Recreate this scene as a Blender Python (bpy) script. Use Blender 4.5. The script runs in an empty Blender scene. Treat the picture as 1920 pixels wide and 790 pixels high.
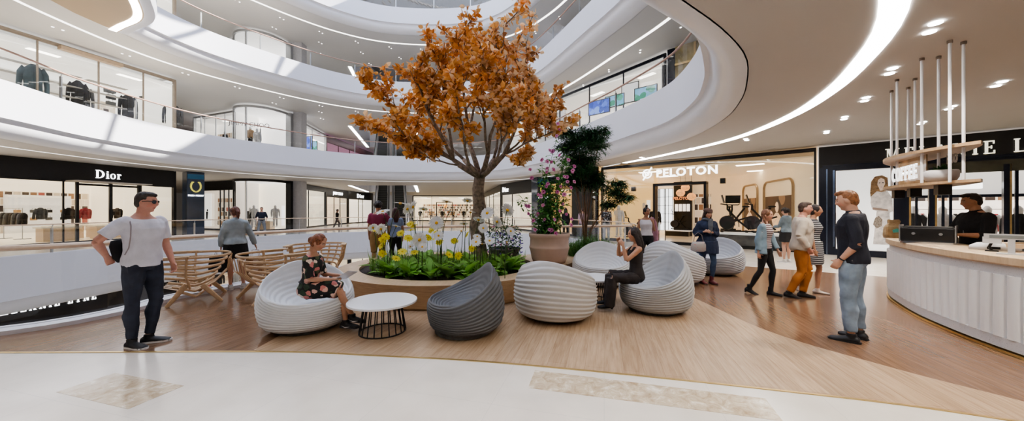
import bpy, bmesh, math, random
from math import sin, cos, pi, radians, sqrt, atan2
from mathutils import Vector, Matrix, noise
from mathutils.geometry import tessellate_polygon
random.seed(7)
SC = bpy.context.scene
COL = bpy.data.collections.new('place'); SC.collection.children.link(COL)
V = Vector

# ------------------------------------------------------------------ materials
MATS = {}
def _nt(name):
    m = bpy.data.materials.new(name); m.use_nodes = True
    nt = m.node_tree; nt.nodes.clear()
    out = nt.nodes.new('ShaderNodeOutputMaterial')
    return m, nt, out
def pbr(name, col, rough=.5, metal=0, var=.06, scale=8, bump=0, bscale=60, emit=0, ecol=None, spec=.5, sub=0, attr=None, coat=0):
    if name in MATS: return MATS[name]
    m, nt, out = _nt(name); N = nt.nodes; L = nt.links
    b = N.new('ShaderNodeBsdfPrincipled'); L.new(b.outputs[0], out.inputs[0])
    b.inputs['Roughness'].default_value = rough; b.inputs['Metallic'].default_value = metal
    b.inputs['Specular IOR Level'].default_value = spec
    b.inputs['Coat Weight'].default_value = coat
    if sub:
        b.inputs['Subsurface Weight'].default_value = sub; b.inputs['Subsurface Radius'].default_value = (.02, .008, .004)
        b.inputs['Subsurface Scale'].default_value = .5
    tc = N.new('ShaderNodeTexCoord')
    nz = N.new('ShaderNodeTexNoise'); nz.inputs['Scale'].default_value = scale; nz.inputs['Detail'].default_value = 3
    L.new(tc.outputs['Object'], nz.inputs['Vector'])
    mx = N.new('ShaderNodeMix'); mx.data_type = 'RGBA'; mx.blend_type = 'MULTIPLY'; mx.inputs[0].default_value = 1
    rp = N.new('ShaderNodeMapRange'); rp.inputs[3].default_value = 1 - var; rp.inputs[4].default_value = 1 + var
    rp.inputs[1].default_value = .3; rp.inputs[2].default_value = .7
    L.new(nz.outputs['Fac'], rp.inputs[0]); L.new(rp.outputs[0], mx.inputs[7])
    if attr:
        a = N.new('ShaderNodeAttribute'); a.attribute_name = attr; L.new(a.outputs['Color'], mx.inputs[6])
    else: mx.inputs[6].default_value = (*col, 1)
    L.new(mx.outputs[2], b.inputs['Base Color'])
    if bump:
        n2 = N.new('ShaderNodeTexNoise'); n2.inputs['Scale'].default_value = bscale; L.new(tc.outputs['Object'], n2.inputs['Vector'])
        bp = N.new('ShaderNodeBump'); bp.inputs['Strength'].default_value = bump; bp.inputs['Distance'].default_value = .01
        L.new(n2.outputs['Fac'], bp.inputs['Height']); L.new(bp.outputs[0], b.inputs['Normal'])
    if emit:
        b.inputs['Emission Color'].default_value = (*(ecol or col), 1); b.inputs['Emission Strength'].default_value = emit
    MATS[name] = m; return m
def emis(name, col, s):
    if name in MATS: return MATS[name]
    m, nt, out = _nt(name); e = nt.nodes.new('ShaderNodeEmission'); e.inputs[0].default_value = (*col, 1); e.inputs[1].default_value = s
    nt.links.new(e.outputs[0], out.inputs[0]); MATS[name] = m; return m
def glassm(name, tint=(.97, .99, .99), refl=.09, rough=.02):
    if name in MATS: return MATS[name]
    m, nt, out = _nt(name); N = nt.nodes; L = nt.links
    t = N.new('ShaderNodeBsdfTransparent'); t.inputs[0].default_value = (*tint, 1)
    g = N.new('ShaderNodeBsdfGlossy'); g.inputs['Roughness'].default_value = rough
    lw = N.new('ShaderNodeLayerWeight'); lw.inputs[0].default_value = .25
    mr = N.new('ShaderNodeMapRange'); mr.inputs[3].default_value = refl * .5; mr.inputs[4].default_value = refl * 5
    mx = N.new('ShaderNodeMixShader'); L.new(lw.outputs['Facing'], mr.inputs[0]); L.new(mr.outputs[0], mx.inputs[0])
    L.new(t.outputs[0], mx.inputs[1]); L.new(g.outputs[0], mx.inputs[2]); L.new(mx.outputs[0], out.inputs[0])
    MATS[name] = m; return m
def ramp(N, pts):
    r = N.new('ShaderNodeValToRGB'); e = r.color_ramp.elements
    e.remove(e[1]); e[0].position = pts[0][0]; e[0].color = (*pts[0][1], 1)
    for p, c in pts[1:]: k = e.new(p); k.color = (*c, 1)
    return r
def woodm(name, c1, c2, scale=(2, .25, 2), rough=.35, rot=0, plank=None, bump=.05, spec=.5, coord='Object'):
    if name in MATS: return MATS[name]
    m, nt, out = _nt(name); N = nt.nodes; L = nt.links
    b = N.new('ShaderNodeBsdfPrincipled'); L.new(b.outputs[0], out.inputs[0]); b.inputs['Roughness'].default_value = rough
    b.inputs['Specular IOR Level'].default_value = spec
    tc = N.new('ShaderNodeTexCoord'); mp = N.new('ShaderNodeMapping'); mp.inputs['Rotation'].default_value = (0, 0, rot)
    L.new(tc.outputs[coord], mp.inputs[0])
    mp2 = N.new('ShaderNodeMapping'); mp2.inputs['Scale'].default_value = scale; L.new(mp.outputs[0], mp2.inputs[0])
    nz = N.new('ShaderNodeTexNoise'); nz.inputs['Scale'].default_value = 6; nz.inputs['Detail'].default_value = 8; nz.inputs['Roughness'].default_value = .65
    nz.inputs['Distortion'].default_value = .4
    L.new(mp2.outputs[0], nz.inputs['Vector'])
    r = ramp(N, [(.3, c2), (.68, c1)]); L.new(nz.outputs['Fac'], r.inputs[0])
    last = r.outputs[0]
    if plank:
        br = N.new('ShaderNodeTexBrick'); br.inputs['Scale'].default_value = 1
        br.inputs['Brick Width'].default_value = plank[0]; br.inputs['Row Height'].default_value = plank[1]
        br.inputs['Mortar Size'].default_value = .0015; br.inputs['Bias'].default_value = 0
        br.inputs['Color1'].default_value = (1.0, 1.0, 1.0, 1); br.inputs['Color2'].default_value = (.84, .82, .8, 1); br.inputs['Mortar'].default_value = (.6, .55, .5, 1)
        L.new(mp.outputs[0], br.inputs['Vector'])
        mx = N.new('ShaderNodeMix'); mx.data_type = 'RGBA'; mx.blend_type = 'MULTIPLY'; mx.inputs[0].default_value = 1
        L.new(last, mx.inputs[6]); L.new(br.outputs['Color'], mx.inputs[7]); last = mx.outputs[2]
    L.new(last, b.inputs['Base Color'])
    if bump:
        bp = N.new('ShaderNodeBump'); bp.inputs['Strength'].default_value = bump; bp.inputs['Distance'].default_value = .003
        L.new(nz.outputs['Fac'], bp.inputs['Height']); L.new(bp.outputs[0], b.inputs['Normal'])
    MATS[name] = m; return m
def stripem(name, c1, c2, freq, rough=.8, axis=2, duty=.5):
    m, nt, out = _nt(name); N = nt.nodes; L = nt.links
    b = N.new('ShaderNodeBsdfPrincipled'); L.new(b.outputs[0], out.inputs[0]); b.inputs['Roughness'].default_value = rough
    tc = N.new('ShaderNodeTexCoord'); sp = N.new('ShaderNodeSeparateXYZ'); L.new(tc.outputs['Object'], sp.inputs[0])
    mu = N.new('ShaderNodeMath'); mu.operation = 'MULTIPLY'; mu.inputs[1].default_value = freq; L.new(sp.outputs[axis], mu.inputs[0])
    fr = N.new('ShaderNodeMath'); fr.operation = 'FRACT'; L.new(mu.outputs[0], fr.inputs[0])
    gt = N.new('ShaderNodeMath'); gt.operation = 'GREATER_THAN'; gt.inputs[1].default_value = duty; L.new(fr.outputs[0], gt.inputs[0])
    mx = N.new('ShaderNodeMix'); mx.data_type = 'RGBA'; mx.inputs[6].default_value = (*c1, 1); mx.inputs[7].default_value = (*c2, 1)
    L.new(gt.outputs[0], mx.inputs[0]); L.new(mx.outputs[2], b.inputs['Base Color']); return m
def blotchm(name, base, cols, scale=14, rough=.7, thr=.42, obj='Object', emit=0):
    """irregular printed spots: voronoi cells coloured by a ramp, over a base colour"""
    m, nt, out = _nt(name); N = nt.nodes; L = nt.links
    b = N.new('ShaderNodeBsdfPrincipled'); L.new(b.outputs[0], out.inputs[0]); b.inputs['Roughness'].default_value = rough
    tc = N.new('ShaderNodeTexCoord'); nz = N.new('ShaderNodeTexNoise'); nz.inputs['Scale'].default_value = scale * 1.3
    L.new(tc.outputs[obj], nz.inputs['Vector'])
    ad = N.new('ShaderNodeMix'); ad.data_type = 'RGBA'; ad.blend_type = 'ADD'; ad.inputs[0].default_value = .05
    L.new(tc.outputs[obj], ad.inputs[6]); L.new(nz.outputs['Color'], ad.inputs[7])
    vo = N.new('ShaderNodeTexVoronoi'); vo.inputs['Scale'].default_value = scale; L.new(ad.outputs[2], vo.inputs['Vector'])
    sp = N.new('ShaderNodeSeparateColor'); L.new(vo.outputs['Color'], sp.inputs[0])
    n = len(cols); r = ramp(N, [(i / n, c) for i, c in enumerate(cols)]); r.color_ramp.interpolation = 'CONSTANT'
    L.new(sp.outputs[0], r.inputs[0])
    ctr = N.new('ShaderNodeMath'); ctr.operation = 'LESS_THAN'; ctr.inputs[1].default_value = thr; L.new(vo.outputs['Distance'], ctr.inputs[0])
    mx = N.new('ShaderNodeMix'); mx.data_type = 'RGBA'; mx.inputs[6].default_value = (*base, 1); L.new(r.outputs[0], mx.inputs[7]); L.new(ctr.outputs[0], mx.inputs[0])
    L.new(mx.outputs[2], b.inputs['Base Color'])
    if emit: L.new(mx.outputs[2], b.inputs['Emission Color']); b.inputs['Emission Strength'].default_value = emit
    return m

# ------------------------------------------------------------------ mesh builder
class MB:
    def __init__(s, M=None): s.v = []; s.f = []; s.M = M or Matrix.Identity(4); s.smooth = False
    def add(s, vs, fs, M=None):
        o = len(s.v); T = s.M @ M if M is not None else s.M
        s.v += [T @ V(p) for p in vs]; s.f += [tuple(i + o for i in f) for f in fs]; return s
    def box(s, x0, x1, y0, y1, z0, z1, M=None):
        return s.add([(x0,y0,z0),(x1,y0,z0),(x1,y1,z0),(x0,y1,z0),(x0,y0,z1),(x1,y0,z1),(x1,y1,z1),(x0,y1,z1)],
              [(0,3,2,1),(4,5,6,7),(0,1,5,4),(1,2,6,5),(2,3,7,6),(3,0,4,7)], M)
    def cbox(s, c, d, M=None):
        return s.box(c[0]-d[0]/2,c[0]+d[0]/2,c[1]-d[1]/2,c[1]+d[1]/2,c[2]-d[2]/2,c[2]+d[2]/2,M)
    def quad(s, a, b, c, d): return s.add([a,b,c,d],[(0,1,2,3)])
    def loft(s, rings, closed=True, caps=True, M=None):
        n = len(rings[0]); vs = [p for r in rings for p in r]; fs = []
        for i in range(len(rings)-1):
            for j in range(n if closed else n-1):
                k = (j+1) % n; fs.append((i*n+j, i*n+k, (i+1)*n+k, (i+1)*n+j))
        if caps: fs.append(tuple(range(n-1,-1,-1))); fs.append(tuple((len(rings)-1)*n+j for j in range(n)))
        return s.add(vs, fs, M)
    def tube(s, pts, rad, n=8, M=None, caps=True, up=None):
        """rad: number, or per point number/(rx,ry); rx lies along the side axis"""
        pts = [V(p) for p in pts]; rings = []
        if not isinstance(rad, (list, tuple)): rad = [rad]*len(pts)
        d0 = (pts[1]-pts[0]).normalized()
        side = (up.cross(d0) if up is not None else (V((0,0,1)).cross(d0) if abs(d0.z) < .9 else V((0,1,0)).cross(d0) * -1)).normalized()
        for i, p in enumerate(pts):
            a = pts[max(i-1,0)]; b = pts[min(i+1,len(pts)-1)]; d = (b-a).normalized()
            side = (side - d*side.dot(d)).normalized(); u = d.cross(side)
            r = rad[i]; rx, ry = r if isinstance(r, (list, tuple)) else (r, r)
            rings.append([p + side*cos(2*pi*j/n)*rx + u*sin(2*pi*j/n)*ry for j in range(n)])
        return s.loft(rings, True, caps, M)
    def lathe(s, prof, n=24, c=(0,0,0), M=None, caps=True):
        return s.loft([[(c[0]+r*cos(2*pi*j/n), c[1]+r*sin(2*pi*j/n), c[2]+z) for j in range(n)] for r, z in prof], True, caps, M)
    def ell(s, c, r, n=16, m=10, M=None, R=None):
        rings = []
        for i in range(m+1):
            t = -pi/2+pi*i/m; cr = max(cos(t), .02)
            ring = [V((r[0]*cr*cos(2*pi*j/n), r[1]*cr*sin(2*pi*j/n), r[2]*sin(t))) for j in range(n)]
            if R: ring = [R @ p for p in ring]
            rings.append([p+V(c) for p in ring])
        return s.loft(rings, True, True, M)
    def prism(s, poly, z0, z1, M=None):
        n = len(poly); vs = [(x,y,z0) for x,y in poly]+[(x,y,z1) for x,y in poly]
        t = tessellate_polygon([[V((x,y,0)) for x,y in poly]])
        fs = [tuple(a) for a in t]+[tuple(i+n for i in a) for a in t]+[(i,(i+1)%n,(i+1)%n+n,i+n) for i in range(n)]
        return s.add(vs, fs, M)
    def poly_holes(s, loops, z):
        t = tessellate_polygon([[V((x,y,0)) for x,y in l] for l in loops]); vs = [(x,y,z) for l in loops for x,y in l]
        return s.add(vs, [tuple(a) for a in t])
    def build(s, name, mat, parent=None, smooth=False, loc=None, bevel=0, auto=None, norm=True):
        me = bpy.data.meshes.new(name)
        if loc is None: loc = V((0,0,0))
        loc = V(loc); me.from_pydata([tuple(p-loc) for p in s.v], [], s.f)
        if norm:
            bm = bmesh.new(); bm.from_mesh(me); bmesh.ops.recalc_face_normals(bm, faces=bm.faces); bm.to_mesh(me); bm.free()
        for m in (mat if isinstance(mat, (list, tuple)) else [mat]): me.materials.append(m)
        if smooth or auto:
            me.polygons.foreach_set('use_smooth', [True]*len(me.polygons))
        if auto: me.set_sharp_from_angle(angle=radians(auto))
        o = bpy.data.objects.new(name, me); COL.objects.link(o); o.location = loc
        if parent is not None: o.parent = parent
        if bevel:
            b = o.modifiers.new('b', 'BEVEL'); b.width = bevel; b.segments = 2; b.limit_method = 'ANGLE'
        return o

def E(name, label, cat, loc=(0,0,0), rz=0, group=None, scale=1):
    o = bpy.data.objects.new(name, None); COL.objects.link(o); o.location = loc; o.rotation_euler = (0,0,rz); o.empty_display_size = .1
    o.scale = (scale,)*3
    o['label'] = label; o['category'] = cat
    if group: o['group'] = group
    return o
def tag(o, label, cat, group=None, kind=None):
    o['label'] = label; o['category'] = cat
    if group: o['group'] = group
    if kind: o['kind'] = kind
    return o
def struct(o): o['kind'] = 'structure'; return o
def dup(root, loc, rz=None, label=None, group=None, scale=None):
    ch = [c for c in root.children]
    r = root.copy(); COL.objects.link(r); r.location = loc
    if rz is not None: r.rotation_euler = (0,0,rz)
    if scale is not None: r.scale = (scale,)*3
    if label: r['label'] = label
    if group: r['group'] = group
    for c0 in ch:
        c = c0.copy(); COL.objects.link(c); c.parent = r
        for g in c0.children:
            d = g.copy(); COL.objects.link(d); d.parent = c
    return r
def frame(p0, p1, z=0):
    """local x along p0->p1, local y to the LEFT of that, z up"""
    d = V((p1[0]-p0[0], p1[1]-p0[1], 0)); L = d.length; d.normalize()
    M = Matrix(((d.x, -d.y, 0, p0[0]), (d.y, d.x, 0, p0[1]), (0,0,1,z), (0,0,0,1)))
    return M, L
def spline(pts, n, closed=True):
    out = []; m = len(pts); segs = m if closed else m-1
    for i in range(segs):
        p = [V((*pts[(i+k-1) % m], 0)) if closed else V((*pts[min(max(i+k-1,0),m-1)], 0)) for k in range(4)]
        for j in range(n):
            t = j/n
            q = .5*((2*p[1])+(-p[0]+p[2])*t+(2*p[0]-5*p[1]+4*p[2]-p[3])*t*t+(-p[0]+3*p[1]-3*p[2]+p[3])*t**3)
            out.append((q.x, q.y))
    if not closed: out.append(tuple(pts[-1]))
    return out
def resample(pts, step, closed=True):
    P = [V((*p,0)) for p in pts]
    if closed: P.append(P[0])
    out = []; d = [0]
    for a, b in zip(P, P[1:]): d.append(d[-1]+(b-a).length)
    n = max(3, round(d[-1]/step)); k = 0
    for i in range(n if closed else n+1):
        t = d[-1]*i/n
        while k < len(d)-2 and d[k+1] < t: k += 1
        f = (t-d[k])/max(d[k+1]-d[k],1e-9); q = P[k].lerp(P[k+1], f); out.append((q.x,q.y))
    return out
def offset(pts, o, closed=True):
    """positive = to the right of travel"""
    n = len(pts); out = []
    for i in range(n):
        a = pts[(i-1)%n] if closed or i else pts[0]; b = pts[(i+1)%n] if closed or i < n-1 else pts[-1]
        d = V((b[0]-a[0], b[1]-a[1])).normalized(); out.append((pts[i][0]+d.y*o, pts[i][1]-d.x*o))
    return out
def sweep(mb, path, prof, closed=True):
    """prof: (offset to the right, z); path plan points"""
    rows = [[(x,y,z) for x,y in offset(path, o, closed)] for o, z in prof]; n = len(path)
    vs = [p for r in rows for p in r]; fs = []
    for i in range(len(rows)-1):
        for j in range(n if closed else n-1):
            k = (j+1)%n; fs.append((i*n+j, i*n+k, (i+1)*n+k, (i+1)*n+j))
    mb.add(vs, fs)
def text_mb(txt, size, M, extr=.01, weight=0, space=1, xs=1):
    cu = bpy.data.curves.new('t', 'FONT'); cu.body = txt; cu.size = size; cu.extrude = extr; cu.offset = weight; cu.space_character = space
    cu.align_x = 'CENTER'; cu.align_y = 'CENTER'; cu.resolution_u = 3
    o = bpy.data.objects.new('t', cu); COL.objects.link(o)
    me = bpy.data.meshes.new_from_object(o.evaluated_get(bpy.context.evaluated_depsgraph_get()))
    R = Matrix(((xs,0,0,0),(0,0,-1,0),(0,1,0,0),(0,0,0,1)))   # text x->x, y->z, faces -y
    mb = MB(M); mb.add([R @ v.co for v in me.vertices], [tuple(p.vertices) for p in me.polygons])
    bpy.data.objects.remove(o); return mb

# serif glyphs drawn as polygons, unit cap height
def _r(x0,x1,y0,y1): return [(x0,y0),(x1,y0),(x1,y1),(x0,y1)]
def _arc(cx,cy,rx,ry,a0,a1,tx,ty,n=14):
    o = [(cx+rx*cos(a0+(a1-a0)*i/n), cy+ry*sin(a0+(a1-a0)*i/n)) for i in range(n+1)]
    i_ = [(cx+(rx-tx)*cos(a0+(a1-a0)*i/n), cy+(ry-ty)*sin(a0+(a1-a0)*i/n)) for i in range(n+1)]
    return o + i_[::-1]
def _d(x0,x1,w,y0=0,y1=1): return [(x0,y0),(x0+w,y0),(x1+w,y1),(x1,y1)]
T = .19; H_ = .07
def _stem(x, top=1): return [_r(x,x+T,0,top), _r(x-.08,x+T+.08,0,H_), _r(x-.08,x+T+.08,top-H_,top)]
GL = {
 'I': (.42, _stem(.11)), 'L': (.8, _stem(.11)+[_r(.3,.74,0,H_), _r(.67,.74,0,.28)]),
 'E': (.82, _stem(.11)+[_r(.3,.72,0,H_),_r(.66,.74,0,.26),_r(.3,.7,1-H_,1),_r(.62,.7,.76,1),_r(.3,.55,.47,.47+H_),_r(.49,.55,.38,.62)]),
 'F': (.76, _stem(.11)+[_r(.3,.68,1-H_,1),_r(.6,.68,.72,1),_r(.3,.55,.46,.46+H_),_r(.49,.55,.36,.62)]),
 'M': (1.2, [_r(.16,.23,0,1),_r(.02,.36,0,H_),_r(.02,.26,1-H_,1),_d(.5,.16,.2),_d(.54,.86,.08),_r(.86,1.05,0,1),_r(.78,1.14,0,H_),_r(.94,1.14,1-H_,1)]),
 'N': (1.02, [_r(.16,.23,0,1),_r(.02,.36,0,H_),_r(.02,.28,1-H_,1),_d(.68,.14,.22),_r(.8,.87,0,1),_r(.68,.98,1-H_,1)]),
 'A': (1.0, [_d(.1,.44,.07),_d(.68,.38,.2),_r(.25,.72,.3,.3+H_),_r(0,.28,0,H_),_r(.6,.98,0,H_)]),
 'Y': (.95, [_r(.38,.57,0,.5),_r(.28,.67,0,H_),_d(.38,.06,.2,.45,1),_d(.5,.8,.07,.45,1),_r(0,.34,1-H_,1),_r(.68,.94,1-H_,1)]),
 'D': (1.0, _stem(.11)+[_arc(.3,.5,.62,.5,-pi/2,pi/2,.2,H_)]),
 'C': (.9, [_arc(.48,.5,.44,.52,radians(38),radians(322),.2,.06),_r(.74,.81,.64,1)]),
 'O': (.98, [_arc(.48,.5,.46,.52,0,pi,.2,.06),_arc(.48,.5,.46,.52,pi,2*pi,.2,.06)]),
 'i': (.36, [_r(.1,.26,0,.64),_r(.03,.33,0,.06),_r(.04,.2,.58,.64),_arc(.18,.82,.09,.09,0,2*pi,.089,.089,10)]),
 'o': (.66, [_arc(.32,.32,.29,.34,0,pi,.14,.05),_arc(.32,.32,.29,.34,pi,2*pi,.14,.05)]),
 'r': (.52, [_r(.1,.26,0,.64),_r(.03,.36,0,.06),_r(.04,.2,.58,.64),_arc(.32,.42,.18,.22,radians(20),radians(165),.08,.1)]),
 ' ': (.45, []),
}
def serif_mb(txt, h, M, xs=1, depth=.03, gap=.08):
    W = sum(GL[c][0]+gap for c in txt)-gap; x = -W/2; mb = MB(M)
    R = Matrix(((1,0,0,0),(0,0,-1,0),(0,1,0,0),(0,0,0,1)))
    for c in txt:
        w, polys = GL[c]
        for k, p in enumerate(polys):
            mb.prism([((x+a)*h*xs, (b-.5)*h) for a, b in p], -.0006*k, depth+.0004*k, R)
        x += w+gap
    return mb
# ================================================================== SETTING
def P(px, py, Y): return V(((px-960)*Y/645, Y, 1.6+(395-py)*Y/645))
def G(px, py, z=0):
    Y = (1.6-z)*645/(py-395); return V(((px-960)*Y/645, Y, z))

white = pbr('white paint', (.74,.75,.81), .45, var=.015, scale=.6)
bulge_m = pbr('white gloss paint', (.84,.845,.89), .3, var=.01, scale=.6)
soffit = pbr('soffit paint', (.60,.565,.53), .6, var=.02, scale=.4)
soffit_up = pbr('upper soffit paint', (.70,.69,.68), .6, var=.02, scale=.4)
beige = pbr('tan ceiling', (.50,.38,.25), .6, var=.03, scale=.5)
strip_m = emis('strip light', (1,.97,.92), 9)
strip_dim = emis('far strip light', (1,.97,.92), 3)
down_m = emis('downlight glow', (1,.97,.93), 14); down_f = emis('far downlight glow', (1,.97,.93), 3)
black = pbr('black panel', (.008,.008,.009), .35, var=.2)
dark = pbr('dark navy metal', (.012,.016,.03), .25, metal=.3, var=.15, scale=3)
steel = pbr('brushed steel', (.55,.56,.58), .3, metal=.9, var=.05, scale=20)
chrome = pbr('chrome', (.8,.8,.82), .12, metal=1, var=.02)
gold = pbr('brass', (.75,.55,.25), .3, metal=.9, var=.08)
glass = glassm('clear glass', (.985,.99,.99), .045)
glass2 = glassm('shop glass', (.97,.98,.98), .07)
rail_w = woodm('pale handrail wood', (.80,.62,.46), (.68,.50,.35), (1,1,1), .35)
rail_r = woodm('rosy handrail wood', (.50,.33,.26), (.38,.24,.19), (1,1,1), .35)
oak = woodm('oak', (.62,.43,.26), (.43,.28,.155), (1.2,1.2,9), .4, bump=.08)
oak_l = woodm('pale oak', (.74,.58,.40), (.60,.44,.28), (3,3,.5), .42, bump=.06)
tile_shop = pbr('pale shop floor', (.62,.58,.52), .12, var=.03, scale=2)

# tile floor with faint square joints
def tile_mat():
    m, nt, out = _nt('cream tile'); N = nt.nodes; L = nt.links
    b = N.new('ShaderNodeBsdfPrincipled'); L.new(b.outputs[0], out.inputs[0]); b.inputs['Roughness'].default_value = .16
    b.inputs['Specular IOR Level'].default_value = .45
    tc = N.new('ShaderNodeTexCoord'); mp = N.new('ShaderNodeMapping'); mp.inputs['Rotation'].default_value = (0,0,radians(15)); L.new(tc.outputs['Object'], mp.inputs[0])
    br = N.new('ShaderNodeTexBrick'); br.offset = 0; br.inputs['Scale'].default_value = 1; br.inputs['Brick Width'].default_value = .9; br.inputs['Row Height'].default_value = .9
    br.inputs['Mortar Size'].default_value = .002; br.inputs['Color1'].default_value = (.74,.695,.63,1); br.inputs['Color2'].default_value = (.755,.71,.65,1); br.inputs['Mortar'].default_value = (.62,.59,.55,1)
    L.new(mp.outputs[0], br.inputs['Vector'])
    nz = N.new('ShaderNodeTexNoise'); nz.inputs['Scale'].default_value = 2.5; nz.inputs['Detail'].default_value = 5; L.new(mp.outputs[0], nz.inputs['Vector'])
    r = ramp(N, [(.3,(.93,.925,.92)),(.7,(1.04,1.04,1.04))]); L.new(nz.outputs['Fac'], r.inputs[0])
    mx = N.new('ShaderNodeMix'); mx.data_type = 'RGBA'; mx.blend_type = 'MULTIPLY'; mx.inputs[0].default_value = 1
    L.new(br.outputs['Color'], mx.inputs[6]); L.new(r.outputs[0], mx.inputs[7]); L.new(mx.outputs[2], b.inputs['Base Color'])
    return m
def marble_mat():
    m, nt, out = _nt('beige marble'); N = nt.nodes; L = nt.links
    b = N.new('ShaderNodeBsdfPrincipled'); L.new(b.outputs[0], out.inputs[0]); b.inputs['Roughness'].default_value = .16
    tc = N.new('ShaderNodeTexCoord'); nz = N.new('ShaderNodeTexNoise'); nz.inputs['Scale'].default_value = 9; nz.inputs['Detail'].default_value = 9; nz.inputs['Roughness'].default_value = .7; nz.inputs['Distortion'].default_value = .8
    L.new(tc.outputs['Object'], nz.inputs['Vector'])
    r = ramp(N, [(.32,(.38,.28,.17)),(.45,(.52,.42,.30)),(.55,(.60,.51,.38)),(.66,(.80,.75,.66))]); L.new(nz.outputs['Fac'], r.inputs[0]); L.new(r.outputs[0], b.inputs['Base Color'])
    return m
tile_m = tile_mat(); marble_m = marble_mat()
wood_light = woodm('light plank floor', (.54,.395,.265), (.37,.25,.155), (.35,5,1), .27, rot=radians(-75), plank=(2.4,.19), bump=.03)
wood_dark = woodm('reddish plank floor', (.27,.165,.105), (.165,.095,.055), (.35,5,1), .16, rot=radians(-75), plank=(2.4,.19), bump=.02)

OUT = [(-46,-8),(34,-8),(34,62),(-46,62)]
V1 = [(-16.2,7.5),(-13,4.6),(-9.5,3.9),(-6.95,4.5),(-6.3,5.3),(-6.35,6.1),(-6.1,6.9),(-5.7,7.8),(-5.0,9.2),(-4.1,10.1),(-2.2,10.8),(.5,11.0),(2.6,11.0),(4.0,11.6),(4.5,13),(4.5,15),(3.9,17.3),(1.4,22),(-2.5,25.0),(-8,25.7),(-12,24.0),(-14.8,20.6),(-16.5,17),(-16.7,13.5),(-16.6,10.5)]
V2 = [(-9,2.5),(-4,1.6),(0,2.6),(1.76,3.92),(2.71,4.63),(3.54,5.41),(4.19,6.32),(4.89,7.55),(5.5,9.2),(5.74,11.4),(5.2,13.7),(4.3,16.3),(1.4,23.1),(-2.5,26.6),(-8.7,26.9),(-12.6,25.2),(-15.8,21.5),(-17.5,18),(-17.6,14),(-16.8,11),(-15.5,6),(-13,3.5)]
V1 = resample(spline(V1, 12), .3); V2 = resample(spline(V2, 12), .35)
ESC = [(-15.3,33),(-9.5,33),(-12.3,44),(-18.2,44)]

# ---- level one floor: tile, planks
EDGE = spline([(-9.3,4.0),(-7.6,3.9),(-5.75,3.865),(-2.78,3.89),(-1.5,3.78),(0,3.58),(2.29,3.07),(3.81,2.61),(6,1.6),(9,-.4)], 10, False)   # tile / plank boundary
DIVR = spline([(1.0,10.95),(2.9,8.6),(3.3,6.45),(3.38,4.59),(3.83,3.53),(4.27,2.87),(4.7,2.2)], 8, False)
hole1 = offset(V1, .0)
mb = MB(); mb.poly_holes([OUT, hole1], 0); fl = struct(mb.build('floor', tile_m)); 
def clipstrip(name, poly, z, mat, kind=True):
    mb = MB(); mb.prism(poly, .0005, z); o = mb.build(name, mat); struct(o); return o
near1 = [p for p in resample(offset(V1,.06), .3)]
def near_edge(x0, x1):
    """void edge points on the near side, from left to right"""
    q = [p for p in near1 if p[1] < 12.2 and x0 <= p[0] <= x1 and not (p[0] > 3.9 and p[1] > 11.9)]
    return q
ne = near_edge(-9.2, 4.3)
# whole plank area, then the light zone laid over it as its own thin layer
CORR = [(6.7,9.83),(9.0,8.26),(11,6.6)]
full = [p for p in EDGE if p[0] > -9.2] + [(12,1.5),(11.4,6.3),(9.0,8.26),(6.7,9.83),(4.9,11.0)] + ne[::-1]
clipstrip('floor_planks', full, .004, wood_dark)
lp = [p for p in EDGE if -2.96 <= p[0] <= 4.55]
DV = [p for p in DIVR if p[1] > 2.5]
light = [(-2.95,3.93)] + lp + DV[::-1] + [p for p in ne[::-1] if -3.6 <= p[0] <= 1.0] + [(-3.05,9.9),(-3.0,6)]
clipstrip('floor_light_planks', light, .006, wood_light)
mb = MB(); sweep(mb, EDGE, [(-.012,.0005),(-.012,.0075),(.012,.0075),(.012,.0005)], False); struct(mb.build('trim_floor', gold))
mb = MB()
mb.prism([tuple(G(215,700).xy),tuple(G(105,736).xy),tuple(G(240,768).xy),tuple(G(345,724).xy)], .0005, .002); struct(mb.build('floor_marble_inlay', marble_m))
mb = MB(); mb.prism([tuple(G(1003,695).xy),tuple(G(990,728).xy),(G(1465,790).x,G(1465,790).y),tuple(G(1520,858).xy),tuple(G(1435,748).xy)], .0005, .002); struct(mb.build('floor_marble_band', marble_m))

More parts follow.
